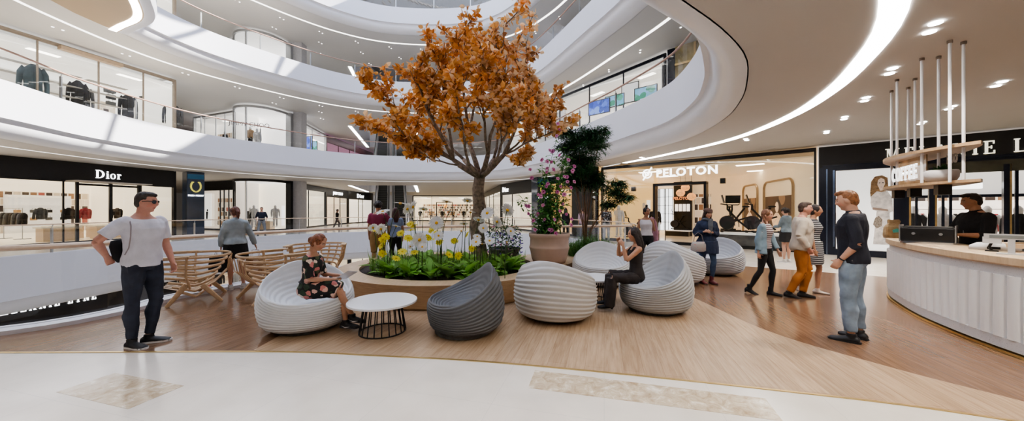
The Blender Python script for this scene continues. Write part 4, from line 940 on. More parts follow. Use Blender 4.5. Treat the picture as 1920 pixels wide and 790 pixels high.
def round_table(x, y, D, h, label, group=None, nrod=20):
    t = E('side_table', label, 'table', (x,y,.005)); r = D/2
    m = MB(); m.lathe([(r-.008,h-.03),(r,h-.026),(r,h-.004),(r-.005,h),(.01,h)], 48); o = m.build('table_top', pbr('white table top',(.84,.85,.87),.25,var=.01)); o.parent = t
    m = MB(); m.lathe([(r*.5,h-.045),(r*.56,h-.045),(r*.56,h-.03),(r*.5,h-.03),(r*.5,h-.045)], 40, caps=False)
    rb = r*.66; m.lathe([(rb-.008,0),(rb+.008,0),(rb+.008,.014),(rb-.008,.014),(rb-.008,0)], 48, caps=False); o = m.build('ring', pbr('black wire',(.012,.012,.013),.4)); o.parent = t
    wm_ = MATS['black wire']; me = None
    for k in range(nrod):
        a = 2*pi*k/nrod
        m = MB(); m.tube([(r*.53*cos(a),r*.53*sin(a),h-.035),(rb*cos(a),rb*sin(a),.007)], .008, 6); o = m.build('rod', wm_); o.parent = t
round_table(-1.71,4.55,.88,.41,'round white side table with black wire base, left of the charcoal pouf')
round_table(1.46,6.15,.78,.41,'small round white side table with black wire base beside the woman in black')

# ---- slatted lounge chairs
chair_w = woodm('ash wood', (.72,.53,.34), (.56,.38,.22), (3,3,3), .4, bump=.05)
def lounge(loc, rz, label):
    t = E('lounge_chair', label, 'lounge chair', (loc[0],loc[1],.005), rz)
    def ch(mb,n): o = mb.build(n, chair_w, smooth=False, auto=40); o.parent = t; return o
    # U shaped slats: back at +y, open towards -y; a boat hull, narrowing downwards
    for k in range(8):
        f = k/7; z = .80-.60*f**1.05; w = .56-.30*f**1.6; yb = .46-.34*f; yf = -.42+.18*f**2
        pts = [(-w*.98,yf,z+.02*f)]
        for i in range(13):
            a = pi-pi*i/12; pts.append((w*cos(a), .0+ (yb)*sin(a)**.8 if sin(a) > 0 else .0, z-.10*(1-sin(a))*f))
        pts.append((w*.98,yf,z+.02*f))
        m = MB(); m.tube(pts, (.011,.024) and [(.011,.022)]*len(pts), 8, up=V((0,0,1))); ch(m,'slat')
    for k in range(5):   # seat slats under, running front to back
        x = -.24+.12*k; m = MB(); m.tube([(x,-.42,.30),(x,-.2,.22),(x,.05,.21),(x,.25,.32),(x*1.3,.42,.52),(x*1.5,.46,.76)], [(.02,.009)]*6, 8); ch(m,'seat_slat')
    for s_ in (-1,1):
        m = MB(); m.tube([(s_*.55,-.08,.82),(s_*.50,-.10,.5),(s_*.38,-.06,.26)], [(.05,.017),(.045,.017),(.03,.017)], 8, up=V((0,1,0))); ch(m,'side_post')
        m = MB(); m.tube([(s_*.40,-.10,.34),(s_*.44,-.34,.0)], [(.045,.02),(.028,.02)], 8, up=V((1,0,0))); ch(m,'leg')
        m = MB(); m.tube([(s_*.36,.10,.30),(s_*.42,.36,.0)], [(.045,.02),(.028,.02)], 8, up=V((1,0,0))); ch(m,'leg')
        m = MB(); m.box(min(s_*.5,s_*.6),max(s_*.5,s_*.6),-.50,-.05,.805,.83); ch(m,'armrest')
    return t
lounge((-5.66,6.2), face(-.75,-.55), 'pale slatted wooden lounge chair just behind the man in the white T-shirt')
lounge((-4.42,6.25), face(.55,.72), 'pale slatted wooden lounge chair right of the denim jacket woman, beside the seated woman')
lounge((-4.5,8.0), face(.35,-.9), 'pale slatted wooden lounge chair farthest back, behind the woman in the floral dress')

# ================================================================== PLANTER
soil = pbr('dark soil', (.05,.038,.034), .95, var=.5, scale=25, bump=1, bscale=40)
C1 = (-1.4,7.72)
pout = resample([(C1[0]+2.28*cos(radians(a)), C1[1]+2.28*sin(radians(a))) for a in range(42,353,5)]+[(1.2,7.6),(1.4,7.9),(1.62,8.2),(1.95,8.2)]+[(2.3+1.1*cos(radians(a)), 9.25+1.1*sin(radians(a))) for a in range(-90,100,10)]+[(1.2,9.9)], .09)
hin = [(C1[0]+1.86*cos(2*pi*i/72), C1[1]+1.86*sin(2*pi*i/72)) for i in range(72)]
hin2 = [(2.35+.8*cos(2*pi*i/40), 9.35+.75*sin(2*pi*i/40)) for i in range(40)]
pl = E('round_planter','large round oak planter with curved side and wide rim, full of daisies','planter',(C1[0],C1[1],.005))
def chp(mb,n,m_,**k): o = mb.build(n,m_,loc=(C1[0],C1[1],0),**k); o.parent = pl; o.location = (0,0,0); return o
oak_side = woodm('oak curved side', (.52,.35,.20), (.34,.21,.115), (.8,.8,14), .38, bump=.06)
m = MB(); sweep(m, pout, [(-.03,.0),(-.03,.03),(0,.03),(0,.37),(0,.40)]); chp(m,'side_wall',oak_side)
m = MB(); m.poly_holes([pout, hin, hin2], .40); sweep(m, hin, [(0,.40),(0,.30)]); sweep(m, hin2, [(0,.40),(0,.30)]); chp(m,'rim',woodm('oak rim', (.66,.49,.33), (.52,.36,.22), (6,.7,6), .35, bump=.05))
def soil_mesh(c, r, z, nr=26, na=60, amp=.06):
    m = MB(); rings = []
    for i in range(nr+1):
        rr = r*i/nr+.001
        rings.append([(c[0]+rr*cos(2*pi*j/na), c[1]+rr*sin(2*pi*j/na), z+amp*noise.noise(V((rr*cos(2*pi*j/na)*3, rr*sin(2*pi*j/na)*3, 1)))*(1 if i<nr else 0)+.05*(1-i/nr)) for j in range(na)])
    m.loft(rings, True, False); return m
chp(soil_mesh(C1,1.87,.35),'soil',soil,smooth=True); chp(soil_mesh((2.35,9.35),.78,.35,8,40),'soil',soil,smooth=True)

# ---- tree
bark = pbr('grey brown bark', (.25,.195,.15), .9, var=.45, scale=14, bump=.9, bscale=30)
leafm = [pbr('amber leaf '+k, c, .55, var=.25, scale=2.5) for k, c in (('a',(.84,.45,.14)),('b',(.68,.31,.085)),('c',(.95,.68,.40)),('d',(.38,.17,.07)))]
def leaf_tr(m):      # thin leaves pass light
    nt = m.node_tree; N = nt.nodes; b = next(n for n in N if n.type == 'BSDF_PRINCIPLED'); out = next(n for n in N if n.type == 'OUTPUT_MATERIAL')
    t = N.new('ShaderNodeBsdfTranslucent'); mx = N.new('ShaderNodeMixShader'); mx.inputs[0].default_value = .35
    src = b.inputs['Base Color'].links[0].from_socket; nt.links.new(src, t.inputs[0]); nt.links.new(b.outputs[0], mx.inputs[1]); nt.links.new(t.outputs[0], mx.inputs[2]); nt.links.new(mx.outputs[0], out.inputs[0])
for m_ in leafm: leaf_tr(m_)
TB = V((-.80,8.5,.36))
tree = E('autumn_tree','tall tree with amber orange leaves and grey trunk standing in the round planter','tree',TB)
rt = random.Random(11)
trunk = MB(); twigs = []; leaves = [MB() for _ in range(4)]
def TP(px, py, Y): return P(px, py, Y)
def limb(pts, r0, r1, n=8):
    k = len(pts); trunk.tube(pts, [(r0+(r1-r0)*(i/(k-1))**.8)*.62 for i in range(k)], n)
def wig(a, b, seg, amp):
    d = b-a; out = [a]
    for i in range(1, seg): out.append(a+d*(i/seg)+V((rt.uniform(-1,1),rt.uniform(-1,1),rt.uniform(-1,1)))*amp*d.length)
    return out+[b]
fork = TP(900,333,8.5); 
tp = [TB, TB+V((.0,0,.35)), TP(893,430,8.5), TP(899,390,8.5), TP(895,350,8.5), fork]
trunk.tube([TB+V((0,0,-.12)), TB+V((0,0,.05)), TP(897,455,8.5), TP(893,425,8.5), TP(899,390,8.5), TP(896,355,8.5), fork+V((0,0,.05))], [.28,.22,.18,.165,.16,.145,.13], 14)
ends = [  # fork target, then tips
 ((850,300,8.3),[(805,215,7.9),(775,130,7.7)],.085), ((850,300,8.3),[(835,200,8.2),(822,95,8.0)],.07), ((850,300,8.3),[(770,262,7.7),(700,240,7.3)],.06), ((850,300,8.3),[(760,230,8.8),(705,170,8.6)],.05),
 ((880,270,8.8),[(868,160,8.9),(862,55,8.8)],.085), ((880,270,8.8),[(895,170,9.3),(880,70,9.4)],.07), ((915,290,8.2),[(935,190,8.0),(945,40,8.1)],.075), ((915,290,8.2),[(905,200,7.6),(900,120,7.4)],.06),
 ((945,290,8.6),[(975,220,8.4),(1000,150,8.2)],.085), ((945,290,8.6),[(1000,262,8.6),(1060,235,8.7)],.05), ((945,290,8.6),[(985,200,9.2),(970,75,9.2)],.06), ((945,290,8.6),[(1010,230,9.3),(1035,195,9.4)],.05),
 ((925,300,9.1),[(935,230,9.8),(925,140,10.0)],.07), ((870,300,9.0),[(820,240,9.7),(790,180,9.9)],.07), ((880,310,7.9),[(870,250,7.2),(850,170,7.0)],.06), ((925,310,7.9),[(950,250,7.3),(960,180,7.1)],.06), ((860,310,8.2),[(810,300,7.9),(762,268,7.6)],.04),((945,290,8.6),[(975,305,8.3),(990,292,8.2)],.03)]
done = {}
def sprout(pts, r, depth):
    L_ = (pts[-1]-pts[0]).length; n = {1:7,2:5}[depth]
    for i in range(n):
        f = .25+.75*(i+rt.random()*.8)/n; f = min(f,.97); k = f*(len(pts)-1); j = int(k); p = pts[j].lerp(pts[min(j+1,len(pts)-1)], k-j)
        d = (pts[min(j+1,len(pts)-1)]-pts[max(j-0,0)]).normalized()
        q = V((rt.uniform(-1,1),rt.uniform(-1,1),rt.uniform(-.1,1))).normalized(); dd = (d*.55+q*.9).normalized()
        ln = L_*{1:.42,2:.5}[depth]*(1.15-f*.6)*rt.uniform(.7,1.2)
        e = p+dd*ln; w_ = wig(p,e,3,.07); trunk.tube(w_, [r*.5,r*.4,r*.3,r*.15], 5 if depth == 1 else 4)
        if depth == 1: sprout(w_, r*.5, 2); 
        leafy(w_, ln)
    leafy(pts[len(pts)//3:], L_*.7)
def leafy(pts, L_):
    n = max(8, int(L_*24))
    for i in range(n):
        k = rt.uniform(.15,1)*(len(pts)-1); j = min(int(k), len(pts)-2); p = pts[j].lerp(pts[j+1], k-j)
        put_leaf(p)
def put_leaf(p):
    s_ = rt.uniform(.085,.145); a = V((rt.uniform(-1,1),rt.uniform(-1,1),rt.uniform(-.7,.7))).normalized(); n_ = V((rt.uniform(-1,1),rt.uniform(-1,1),rt.uniform(-.3,1))).normalized()
    b = n_.cross(a)
    if b.length < .1: return
    b.normalize(); n_ = a.cross(b); c = p+a*.03; w_ = s_*.42
    pts = [c, c+a*s_*.3+b*w_*.9-n_*.01, c+a*s_*.75+b*w_*.8-n_*.012, c+a*s_*1.25, c+a*s_*.75-b*w_*.8-n_*.012, c+a*s_*.3-b*w_*.9-n_*.01, c+a*s_*.6+n_*.006]
    warm = .5+.5*noise.noise(p*.9); x = p.x-TB.x
    q = rt.random()
    k = 2 if q < .22+.42*max(0,min(1,(x+.1)/1.2)) else (3 if q > .96 else (1 if rt.random() < .48 else 0))  # pale leaves crowd the right side, painting the highlight there
    leaves[k].add(pts, [(0,1,6),(1,2,6),(2,3,6),(3,4,6),(4,5,6),(5,0,6)])
for tgt, tips, r in ends:
    A = TP(*tgt)
    if tgt not in done: done[tgt] = 1; limb([fork, fork.lerp(A,.5)+V((.02,0,-.02)), A], .115, .09)
    B, C = TP(*tips[0]), TP(*tips[1]); w_ = [A]+wig(A,B,3,.035)[1:]+wig(B,C,4,.04)[1:]
    limb(w_, r, .012, 7); sprout(w_, r*.55, 1)
    for _ in range(9): put_leaf(C+V((rt.uniform(-.12,.12),rt.uniform(-.12,.12),rt.uniform(-.1,.12))))
o = trunk.build('trunk', bark, smooth=True, loc=TB); o.parent = tree; o.location = (0,0,0)
allv = MB(); idx = []
for k, l in enumerate(leaves): allv.add(l.v, l.f); idx += [k]*len(l.f)
o = allv.build('foliage', leafm, loc=TB, norm=False); o.parent = tree; o.location = (0,0,0); o.data.polygons.foreach_set('material_index', idx)

# ---- flowers in the planter
green = pbr('leaf green', (.26,.52,.09), .5, var=.35, scale=3); green2 = pbr('deep green', (.035,.13,.025), .5, var=.35, scale=4); green3 = pbr('grass green', (.20,.38,.08), .55, var=.3, scale=4)
stemm = pbr('dark stem', (.05,.085,.025), .6, var=.2)
petal = pbr('white petal', (.86,.85,.84), .5, var=.05, scale=30); yel = pbr('yellow petal', (.88,.76,.06), .5, var=.1); disc_m = pbr('orange disc', (.85,.45,.03), .7, var=.25, scale=80, bump=.5, bscale=200)
for m_ in (green, green2, green3, petal, yel): leaf_tr(m_)
def blade(mb, base, d, L_, w_, droop, up=V((0,0,1)), n=6, fold=.15):
    """a leaf: base point, outward direction, length, width, droop"""
    side = d.cross(up).normalized(); prev = None; vs = []
    for i in range(n+1):
        f = i/n; c = base + d*L_*f + up*(-droop*f*f*L_)
        ww = w_*sin(min(pi,pi*(f*.86+.09)))**.8*(1 if f < 1 else 0)
        vs += [c-side*ww/2+up*fold*ww, c, c+side*ww/2+up*fold*ww]
    fs = []
    for i in range(n): fs += [(3*i,3*i+1,3*i+4,3*i+3),(3*i+1,3*i+2,3*i+5,3*i+4)]
    mb.add(vs, fs)
def dir_(a, e): return V((cos(a)*cos(e), sin(a)*cos(e), sin(e)))
def flower_mb(R, n, petw, cup=0):
    p = MB(); rr = random.Random(n*7)
    for k in range(n):
        a = 2*pi*k/n+rr.uniform(-.05,.05); blade(p, V((0,0,0))+dir_(a,0)*R*.18, dir_(a,cup+rr.uniform(-.1,.1)), R*.85*rr.uniform(.92,1.05), petw, .15, n=4, fold=.08)
    return p
daisy_heads = {}
def daisy(p, z, R, tilt, az, kind, label, group, stem_bend=0.1, sr=.006, leaves_=0):
    """p ground point, z height of the head"""
    t = E('daisy_plant' if kind == 'w' else 'yellow_daisy', label, 'flower', p, 0, group)
    hd = V((cos(az)*sin(tilt), sin(az)*sin(tilt), cos(tilt)))
    top = V((cos(az)*stem_bend, sin(az)*stem_bend, z-p[2]))
    m = MB(); m.tube([(0,0,-.03), (top.x*-.1,top.y*-.1,top.z*.4), (top.x*.4,top.y*.4,top.z*.8), tuple(top-hd*.03), tuple(top)], [sr,sr,sr*.9,sr*.9,sr*1.8], 6); o = m.build('stem', stemm if kind == 'w' else green3, smooth=True); o.parent = t
    Rm = hd.to_track_quat('Z','Y').to_matrix().to_4x4()
    key = (kind, round(R,2))
    if key not in daisy_heads:
        f = flower_mb(R, 24 if kind=='w' else 11, R*(.27 if kind=='w' else .42), .12)
        c = MB(); c.ell((0,0,.005),(R*.2,R*.2,R*.11),14,8); c.ell((0,0,-.012),(R*.22,R*.22,R*.1),12,6)
        a = f.build('petals', petal if kind=='w' else yel, norm=False); b = c.build('flower_disc', [disc_m if kind=='w' else pbr('yellow disc',(.75,.55,.03),.7)], smooth=True)
        daisy_heads[key] = (a.data, b.data); bpy.data.objects.remove(a); bpy.data.objects.remove(b)
    for nm, me in zip(('petals','flower_disc'), daisy_heads[key]):
        o = bpy.data.objects.new(nm, me); COL.objects.link(o); o.parent = t; o.matrix_local = Matrix.Translation(top) @ Rm @ Matrix.Rotation(rf.uniform(0,6),4,'Z')
    return t
rf = random.Random(5)
def on_soil(px, Y): return V(((px-960)*Y/645, Y, .36))
# (px,py,Y,R,tilt,az) head positions; az -pi/2 looks to the camera
W = [(780,450,6.5,.155,1.35,-1.6),(833,418,6.7,.15,1.25,-1.5),(835,442,6.4,.105,1.1,-1.6),(808,462,6.3,.09,1.0,-1.3),(748,381,6.6,.14,.1,0),(739,397,6.4,.14,.35,-2.0),(762,392,6.7,.13,1.2,2.8),(776,388,6.8,.15,1.2,3.0),(710,430,6.5,.12,1.2,2.5),(690,428,6.6,.1,.9,2.4),
     (798,392,7.2,.12,.3,1.5),(830,378,7.4,.13,.2,1.2),(832,396,7.0,.12,.2,.4),(888,376,7.3,.13,.4,1.5),(876,398,7.1,.11,.1,1.0),(915,400,6.7,.15,1.0,-2.0),(938,394,6.9,.15,1.2,1.0),(932,416,6.5,.13,1.2,.8),(912,428,6.6,.1,1.2,-1.4),(948,434,6.7,.1,1.0,-1.1),
     (896,412,6.9,.13,.5,1.2),(865,433,6.8,.11,.2,.2),(893,454,6.2,.1,.9,-1.6),(889,444,6.6,.09,.6,-1.2),(917,452,6.3,.1,.7,-1.5),(856,420,7.3,.11,.3,1.5),(745,424,6.9,.1,.3,1),(760,462,6.8,.07,.8,-1.8)]
for i,(px,py,Y_,R_,ti,az) in enumerate(W):
    h_ = P(px,py,Y_); d_ = (h_.xy-V(C1)); g = h_.xy - V((cos(az),sin(az)))*rf.uniform(.05,.15) + V((rf.uniform(-.15,.15), rf.uniform(-.1,.1)))
    gg = V((*g,0)); gg = V((C1[0],C1[1],0))+(gg-V((C1[0],C1[1],0)))*min(1, 1.6/max((gg-V((C1[0],C1[1],0))).length,.01)); 
    daisy((gg.x,gg.y,.36), h_.z, R_, ti, az, 'w', 'white daisy with orange centre on a tall dark stem in the round planter', 'white daisies in the round planter', .0+min(.25,(h_.xy-gg.xy).length), .007)
for (px,py,Y_) in [(955,388,7.0),(952,455,6.0),(905,458,6.2)]:
    h_ = P(px,py-0,Y_); daisy((h_.x-.05,Y_+.05,.36), h_.z, .07, .1, .5, 'w', 'small closing white daisy at the right edge of the round planter', 'small closing daisies at the right edge', .04, .007)
Yd = [(672,452,6.2),(668,480,6.1),(682,433,6.5),(696,445,6.2),(694,490,5.9),(722,474,6.0),(737,447,6.3),(731,438,6.6),(755,432,6.8),(770,421,7.2),(778,424,7.3),(802,424,7.3),(820,436,7.0),(812,445,7.0),(808,455,6.8),(843,452,7.0),(866,440,7.4),(823,478,6.4),(855,480,6.6),(872,466,6.9),(752,474,6.6),(789,446,7.0),(706,462,6.4),(748,420,7.4),(795,432,7.5)]
for i,(px,py,Y_) in enumerate(Yd):
    h_ = P(px,py,Y_); c0 = V((C1[0],C1[1],0)); g = V((h_.x+rf.uniform(.0,.25), Y_+rf.uniform(0,.2),0)); g = c0+(g-c0)*min(1,1.62/max((g-c0).length,.01))
    daisy((g.x,g.y,.36), h_.z, .09, rf.uniform(.2,1.2), -pi/2+rf.uniform(-1.2,1.2), 'y', 'yellow star shaped daisy on a thin green stem in the left of the planter', 'yellow daisies in the round planter', .05, .004)
def clump(p, n, L_, w_, label, group, mat=green, e0=.15, e1=1.1, nm='leafy_clump', petiole=.3, seed=0):
    r = random.Random(seed); m = MB()
    for k in range(n):
        a = 2*pi*k/n+r.uniform(-.3,.3); e = r.uniform(e0,e1); d = dir_(a,e); l = L_*r.uniform(.7,1.15); b = V((0,0,0))+d*l*petiole
        m.tube([(0,0,-.02), tuple(b)], .006, 5); up = (V((0,0,1))-d*d.z).normalized(); blade(m, b*.95, d, l, w_*r.uniform(.8,1.15), .35, up, 7, .12)
    o = m.build(nm, mat, smooth=True, norm=False); o.location = p; return tag(o, label, 'plant', group)
cl = [(748,525,6.0),(800,530,5.95),(838,532,5.85),(880,520,6.1),(920,515,6.2),(955,505,6.35),(705,512,6.3),(775,505,6.6),(860,500,6.7),(910,490,6.9),(945,485,7.0),(820,495,7.0),(760,490,7.1),(990,0,6.8),(720,0,7.0),(880,0,7.4),(850,0,7.8),(930,0,7.7),(800,0,7.9),(960,0,7.4),(745,0,6.5),(895,0,6.4)]
for i,(px,_,Y_) in enumerate(cl):
    g = V(((px-960)*Y_/645, Y_, .37)); c0 = V((*C1,.37)); 
    if (g-c0).length > 1.5: g = c0+(g-c0)*1.5/(g-c0).length
    clump(g, 11+i%4, 0.34, .17, 'broad green leaf rosette at the foot of the daisies in the round planter', 'leaf rosettes in the round planter', [green,green,green3][i%3], seed=i)
gr = MB(); r_ = random.Random(3)
for k in range(1500):
    a = r_.uniform(0,2*pi); rr = sqrt(r_.random())*1.7; b = V((C1[0]+rr*cos(a), C1[1]+rr*sin(a)*.95, .36))
    if b.y < 6.3 and r_.random() < .7: continue
    if b.y > 8.6: continue
    d = dir_(r_.uniform(0,6.28), r_.uniform(.8,1.5)); l = r_.uniform(.15,.5); s_ = d.cross(V((0,0,1))).normalized()*.006
    gr.add([b-s_, b+s_, b+d*l*.6+s_, b+d*l*.6-s_, b+d*l+V((0,0,-.04))], [(0,1,2,3),(3,2,4)])
tag(gr.build('grass_blades', green3, norm=False), 'thin green grass and fine stems growing between the daisies in the planter', 'grass', kind='stuff')

# ---- big pot with pink flowering plant
terra = pbr('rose clay', (.56,.41,.33), .6, var=.08, scale=4, bump=.1, bscale=120)
def pot(p, R, h_, label):
    t = E('plant_pot', label, 'plant pot', p)
    m = MB(); m.lathe([(R*.80,0),(R*.90,h_*.15),(R*.98,h_*.42),(R*1.02,h_*.5),(R*1.03,h_*.53),(R*1.01,h_*.56),(R*.99,h_*.62),(R*.985,h_*.84),(R*1.03,h_*.87),(R*1.05,h_*.94),(R*1.04,h_),(R*.95,h_),(R*.93,h_*.92),(R*.9,h_*.9)], 56); o = m.build('body', terra, smooth=True); o.parent = t
    m = MB(); m.lathe([(R*.92,h_*.88),(R*.5,h_*.92),(.01,h_*.93)], 32); o = m.build('soil', soil, smooth=True); o.parent = t
    return t
pot((.86,7.95,.40), .45, .68, 'large round rose clay pot with a raised band, at the right of the planter')
pinkp = [pbr('pink petal', (.80,.36,.62), .5, var=.15, scale=20), pbr('mauve petal', (.68,.22,.48), .5, var=.15, scale=20)]
for m_ in pinkp: leaf_tr(m_)
pk = random.Random(21); pb = V((.86,7.95,1.02))
pt_ = E('flowering_shrub','tall climbing shrub with pink mallow flowers growing from the rose clay pot','plant',pb)
st = MB(); lf = MB(); FM = []
cent = [(1035,400,8.0),(1020,380,7.9),(1050,360,8.0),(1010,350,8.1),(1045,330,8.0),(1060,320,8.1),(1025,310,8.0),(1050,290,8.1),(1005,400,7.8),(1060,390,8.0),(1040,270,8.2),(1015,330,7.9),(1065,345,8.1),(1000,370,8.0)]
for i in range(22):
    c = cent[i % len(cent)]; q = P(c[0]+pk.uniform(-26,22), c[1]+pk.uniform(-14,14), c[2]+pk.uniform(-.25,.25)); b0 = pb+V((pk.uniform(-.3,.3),pk.uniform(-.25,.25),-.05))
    mid = b0.lerp(q,.5)+V((pk.uniform(-.1,.1),pk.uniform(-.1,.1),.05)); st.tube([tuple(b0),tuple(mid),tuple(q)], [.01,.007,.004], 5)
    for k in range(34):
        f = pk.uniform(.12,1.05); p = (b0.lerp(mid,min(1,f*2)) if f < .5 else mid.lerp(q,(f-.5)*2))+V((pk.uniform(-.13,.13),pk.uniform(-.13,.13),pk.uniform(-.1,.1)))
        for _ in range(3):
            d = dir_(pk.uniform(0,6.28), pk.uniform(-.5,.6)); blade(lf, p, d, pk.uniform(.06,.11), .05, .3, n=3)
o = st.build('stems', green2, loc=pb); o.parent = pt_; o.location=(0,0,0)
o = lf.build('foliage', pbr('mallow leaf',(.15,.38,.10),.5,var=.35,scale=5), loc=pb, norm=False); o.parent = pt_; o.location=(0,0,0)
fl_pos = [(1046,232),(1049,243),(1044,255),(1036,284),(1031,282),(1049,291),(1026,303),(1034,304),(1026,316),(1025,323),(1046,335),(1027,345),(1058,331),(1063,332),(1064,341),(1073,322),(1074,320),(1077,312),(1077,341),(1024,350),(994,318),(997,334),(1058,365),(1071,352),(1009,365),(1014,366),(1014,369),(1019,360),(1021,412),(1050,396),(1055,383),(1072,411),(1071,422),(991,387),(986,386),(991,401),(1003,431),(1000,414),(1030,431),(1034,432),(1035,444),(1042,438),(1004,448),(1051,350),(1016,300),(1038,318),(1066,300),(1045,360),(1018,385),(1062,402),(1040,412),(1008,402)]
fm = MB()
for k in range(5): blade(fm, V((0,0,0)), dir_(2*pi*k/5,.35), .05, .055, .5, n=4)
fb = MB(); fb.ell((0,0,.008),(.011,.011,.014),8,6)
fmd = []
for m_ in pinkp: oo = fm.build('petals', m_, norm=False); fmd.append(oo.data); bpy.data.objects.remove(oo)
oo = fb.build('eye', pbr('dark pink eye',(.45,.05,.15),.6)); fbd = oo.data; bpy.data.objects.remove(oo)
for i,(px,py) in enumerate(fl_pos):
    q = P(px,py,7.6+pk.uniform(-.1,.25)) ; az = -pi/2+pk.uniform(-.8,.8); hd = V((cos(az),sin(az),.35)).normalized()
    o = bpy.data.objects.new('blossom', fmd[i%2]); COL.objects.link(o); o.parent = pt_; o.matrix_local = Matrix.Translation(q-pb) @ hd.to_track_quat('Z','Y').to_matrix().to_4x4() @ Matrix.Scale(pk.uniform(.85,1.25),4)
    e = bpy.data.objects.new('eye', fbd); COL.objects.link(e); e.parent = o
# ---- grey bowl with purple petunias
bp_ = V((-.20,8.35,.40)); t = E('plant_pot','low dark grey stone bowl of purple flowers right of the trunk','plant pot',bp_)
bp_ = V((-.18,8.3,.38)); t.location = bp_
m = MB(); m.lathe([(.2,0),(.3,.12),(.38,.3),(.37,.32),(.33,.3),(.1,.28)],32); o = m.build('bowl', pbr('grey stone',(.16,.15,.15),.7,var=.3,scale=12)); o.parent = t
t = E('petunia_plant','bushy dark plant with purple and pink flowers in the grey bowl','plant',bp_+V((0,0,.28))); lf = MB(); fp = MB(); fq = MB()
for k in range(900):
    a = pk.uniform(0,6.28); rr = sqrt(pk.random())*.42; p = V((rr*cos(a), rr*sin(a), pk.uniform(-.12,.75)*(1.05-rr))); blade(lf, p, dir_(pk.uniform(0,6.28),pk.uniform(-.3,.9)), .07, .04, .3, n=3)
bl = MB()
for j in range(5): blade(bl, V((0,0,0)), dir_(2*pi*j/5,.2).cross(V((0,1,.2))).normalized(), .035, .035, .2, n=2)
blm = []
for ma in (pbr('purple petal',(.10,.04,.42),.5), pinkp[0]): o = bl.build('bloom', ma, norm=False); blm.append(o.data); bpy.data.objects.remove(o)
for k in range(62):
    a = pk.uniform(pi,2*pi); rr = pk.uniform(.2,.46); o = bpy.data.objects.new('bloom', blm[0 if k % 3 else 1]); COL.objects.link(o); o.parent = t; o.location = (rr*cos(a), rr*sin(a), pk.uniform(-.15,.7)*(1.1-rr)); o.rotation_euler = (0,pk.uniform(0,6),0)
for n_,mm,ma in (('foliage',lf,green2),): o = mm.build(n_,ma,norm=False); o.parent = t
# ---- dark leaved bamboo like tree and green bush behind the pots
dkl = pbr('dark oleander leaf', (.045,.15,.055), .4, var=.4, scale=4)
tb = V((2.0,9.4,.37)); t = E('slender_tree','slender tree with dark narrow leaves behind the rose clay pot','tree',tb); st = MB(); lf = MB()
heads = [(1085,275,9.1,.5),(1120,275,9.6,.4),(1088,320,9.2,.5),(1108,330,9.4,.45),(1070,345,9.5,.42),(1090,255,9.3,.5),(1110,262,9.2,.42),(1065,275,9.3,.45),(1125,250,9.4,.35),(1075,300,9.5,.5),(1100,300,9.3,.45),(1120,345,9.3,.4),(1095,345,9.6,.42),(1150,360,9.1,.38),(1172,372,9.0,.32),(1140,385,9.2,.3),(1075,330,9.8,.4),(1160,345,9.2,.28),(1060,250,9.5,.3)]
st.tube([(tb.x,tb.y,.3),(tb.x+.03,tb.y,1.0),(tb.x-.02,tb.y,1.9),(tb.x,tb.y,2.6)],[.03,.026,.02,.012],8)
for (px,py,Y_,R_) in heads:
    c = P(px,py,Y_); base = V((*tb.xy,.3)); k0 = base+V((.05*pk.uniform(-1,1),0,.9+pk.uniform(-.2,.3))); k0 = base.lerp(c,.35)*.5+k0*.5; st.tube([tuple(base),tuple(k0),tuple(c)],[.012,.010,.006],6)
    for j in range(int(125*R_/.4)):
        d = V((pk.gauss(0,1),pk.gauss(0,1),pk.gauss(0,.6))).normalized()*R_*pk.uniform(.3,1)*.8; d.z *= .9; p = c+d
        a0 = pk.uniform(0,6.28)
        for k in range(6): blade(lf, p, dir_(a0+k*1.05, pk.uniform(-.2,.7)), pk.uniform(.13,.2), .024, .4, n=3)
for n_,mm,ma in (('stems',st,pbr('brown stem',(.22,.13,.08),.7,var=.2)),('foliage',lf,dkl)): o = mm.build(n_,ma,loc=tb,norm=False); o.parent = t; o.location = (0,0,0)
lf = MB()
for k in range(2600):
    a = pk.uniform(0,6.28); rr = sqrt(pk.random())*.62; p = V((2.1+rr*cos(a), 9.15+rr*sin(a)*.8, .36)); d = dir_(pk.uniform(0,6.28), pk.uniform(.9,1.5)); l = pk.uniform(.3,.85)*(1.1-rr*.8)
    s_ = d.cross(V((0,0,1))).normalized()*.005; lf.add([p-s_,p+s_,p+d*l*.7+s_,p+d*l*.7-s_],[(0,1,2,3)])
    for q in range(2): blade(lf, p+d*l*pk.uniform(.4,1), dir_(pk.uniform(0,6.28),pk.uniform(0,.8)), .06,.014,.2,n=2)
tag(lf.build('feathery_bush', pbr('bush green',(.10,.25,.06),.55,var=.4,scale=5), norm=False),'feathery bright green bush at the foot of the slender dark tree','bush')

# ================================================================== COFFEE COUNTER
cp = spline([(5.2,1.9),(5.33,2.9),(5.46,3.6),(5.58,4.02),(5.78,4.53),(6.1,5.16),(6.5,5.75),(6.93,6.3),(7.45,6.75),(8.1,7.0),(9.0,7.05)], 8, False)
cp = resample(cp,.05,False)
speck = blotchm('speckled terrazzo', (.72,.72,.74), [(.3,.3,.33),(.55,.55,.58),(.8,.8,.82),(.72,.72,.74)], 70, .4, .25)
ct = E('coffee_counter','curved coffee counter with white fluted front, speckled base and pale wood top','counter',(6.5,5,.005))
def cc(mb,n,m_,par=None,**k): o = mb.build(n,m_,loc=(6.5,5,0),**k); o.parent = par or ct; o.location=(0,0,0); return o
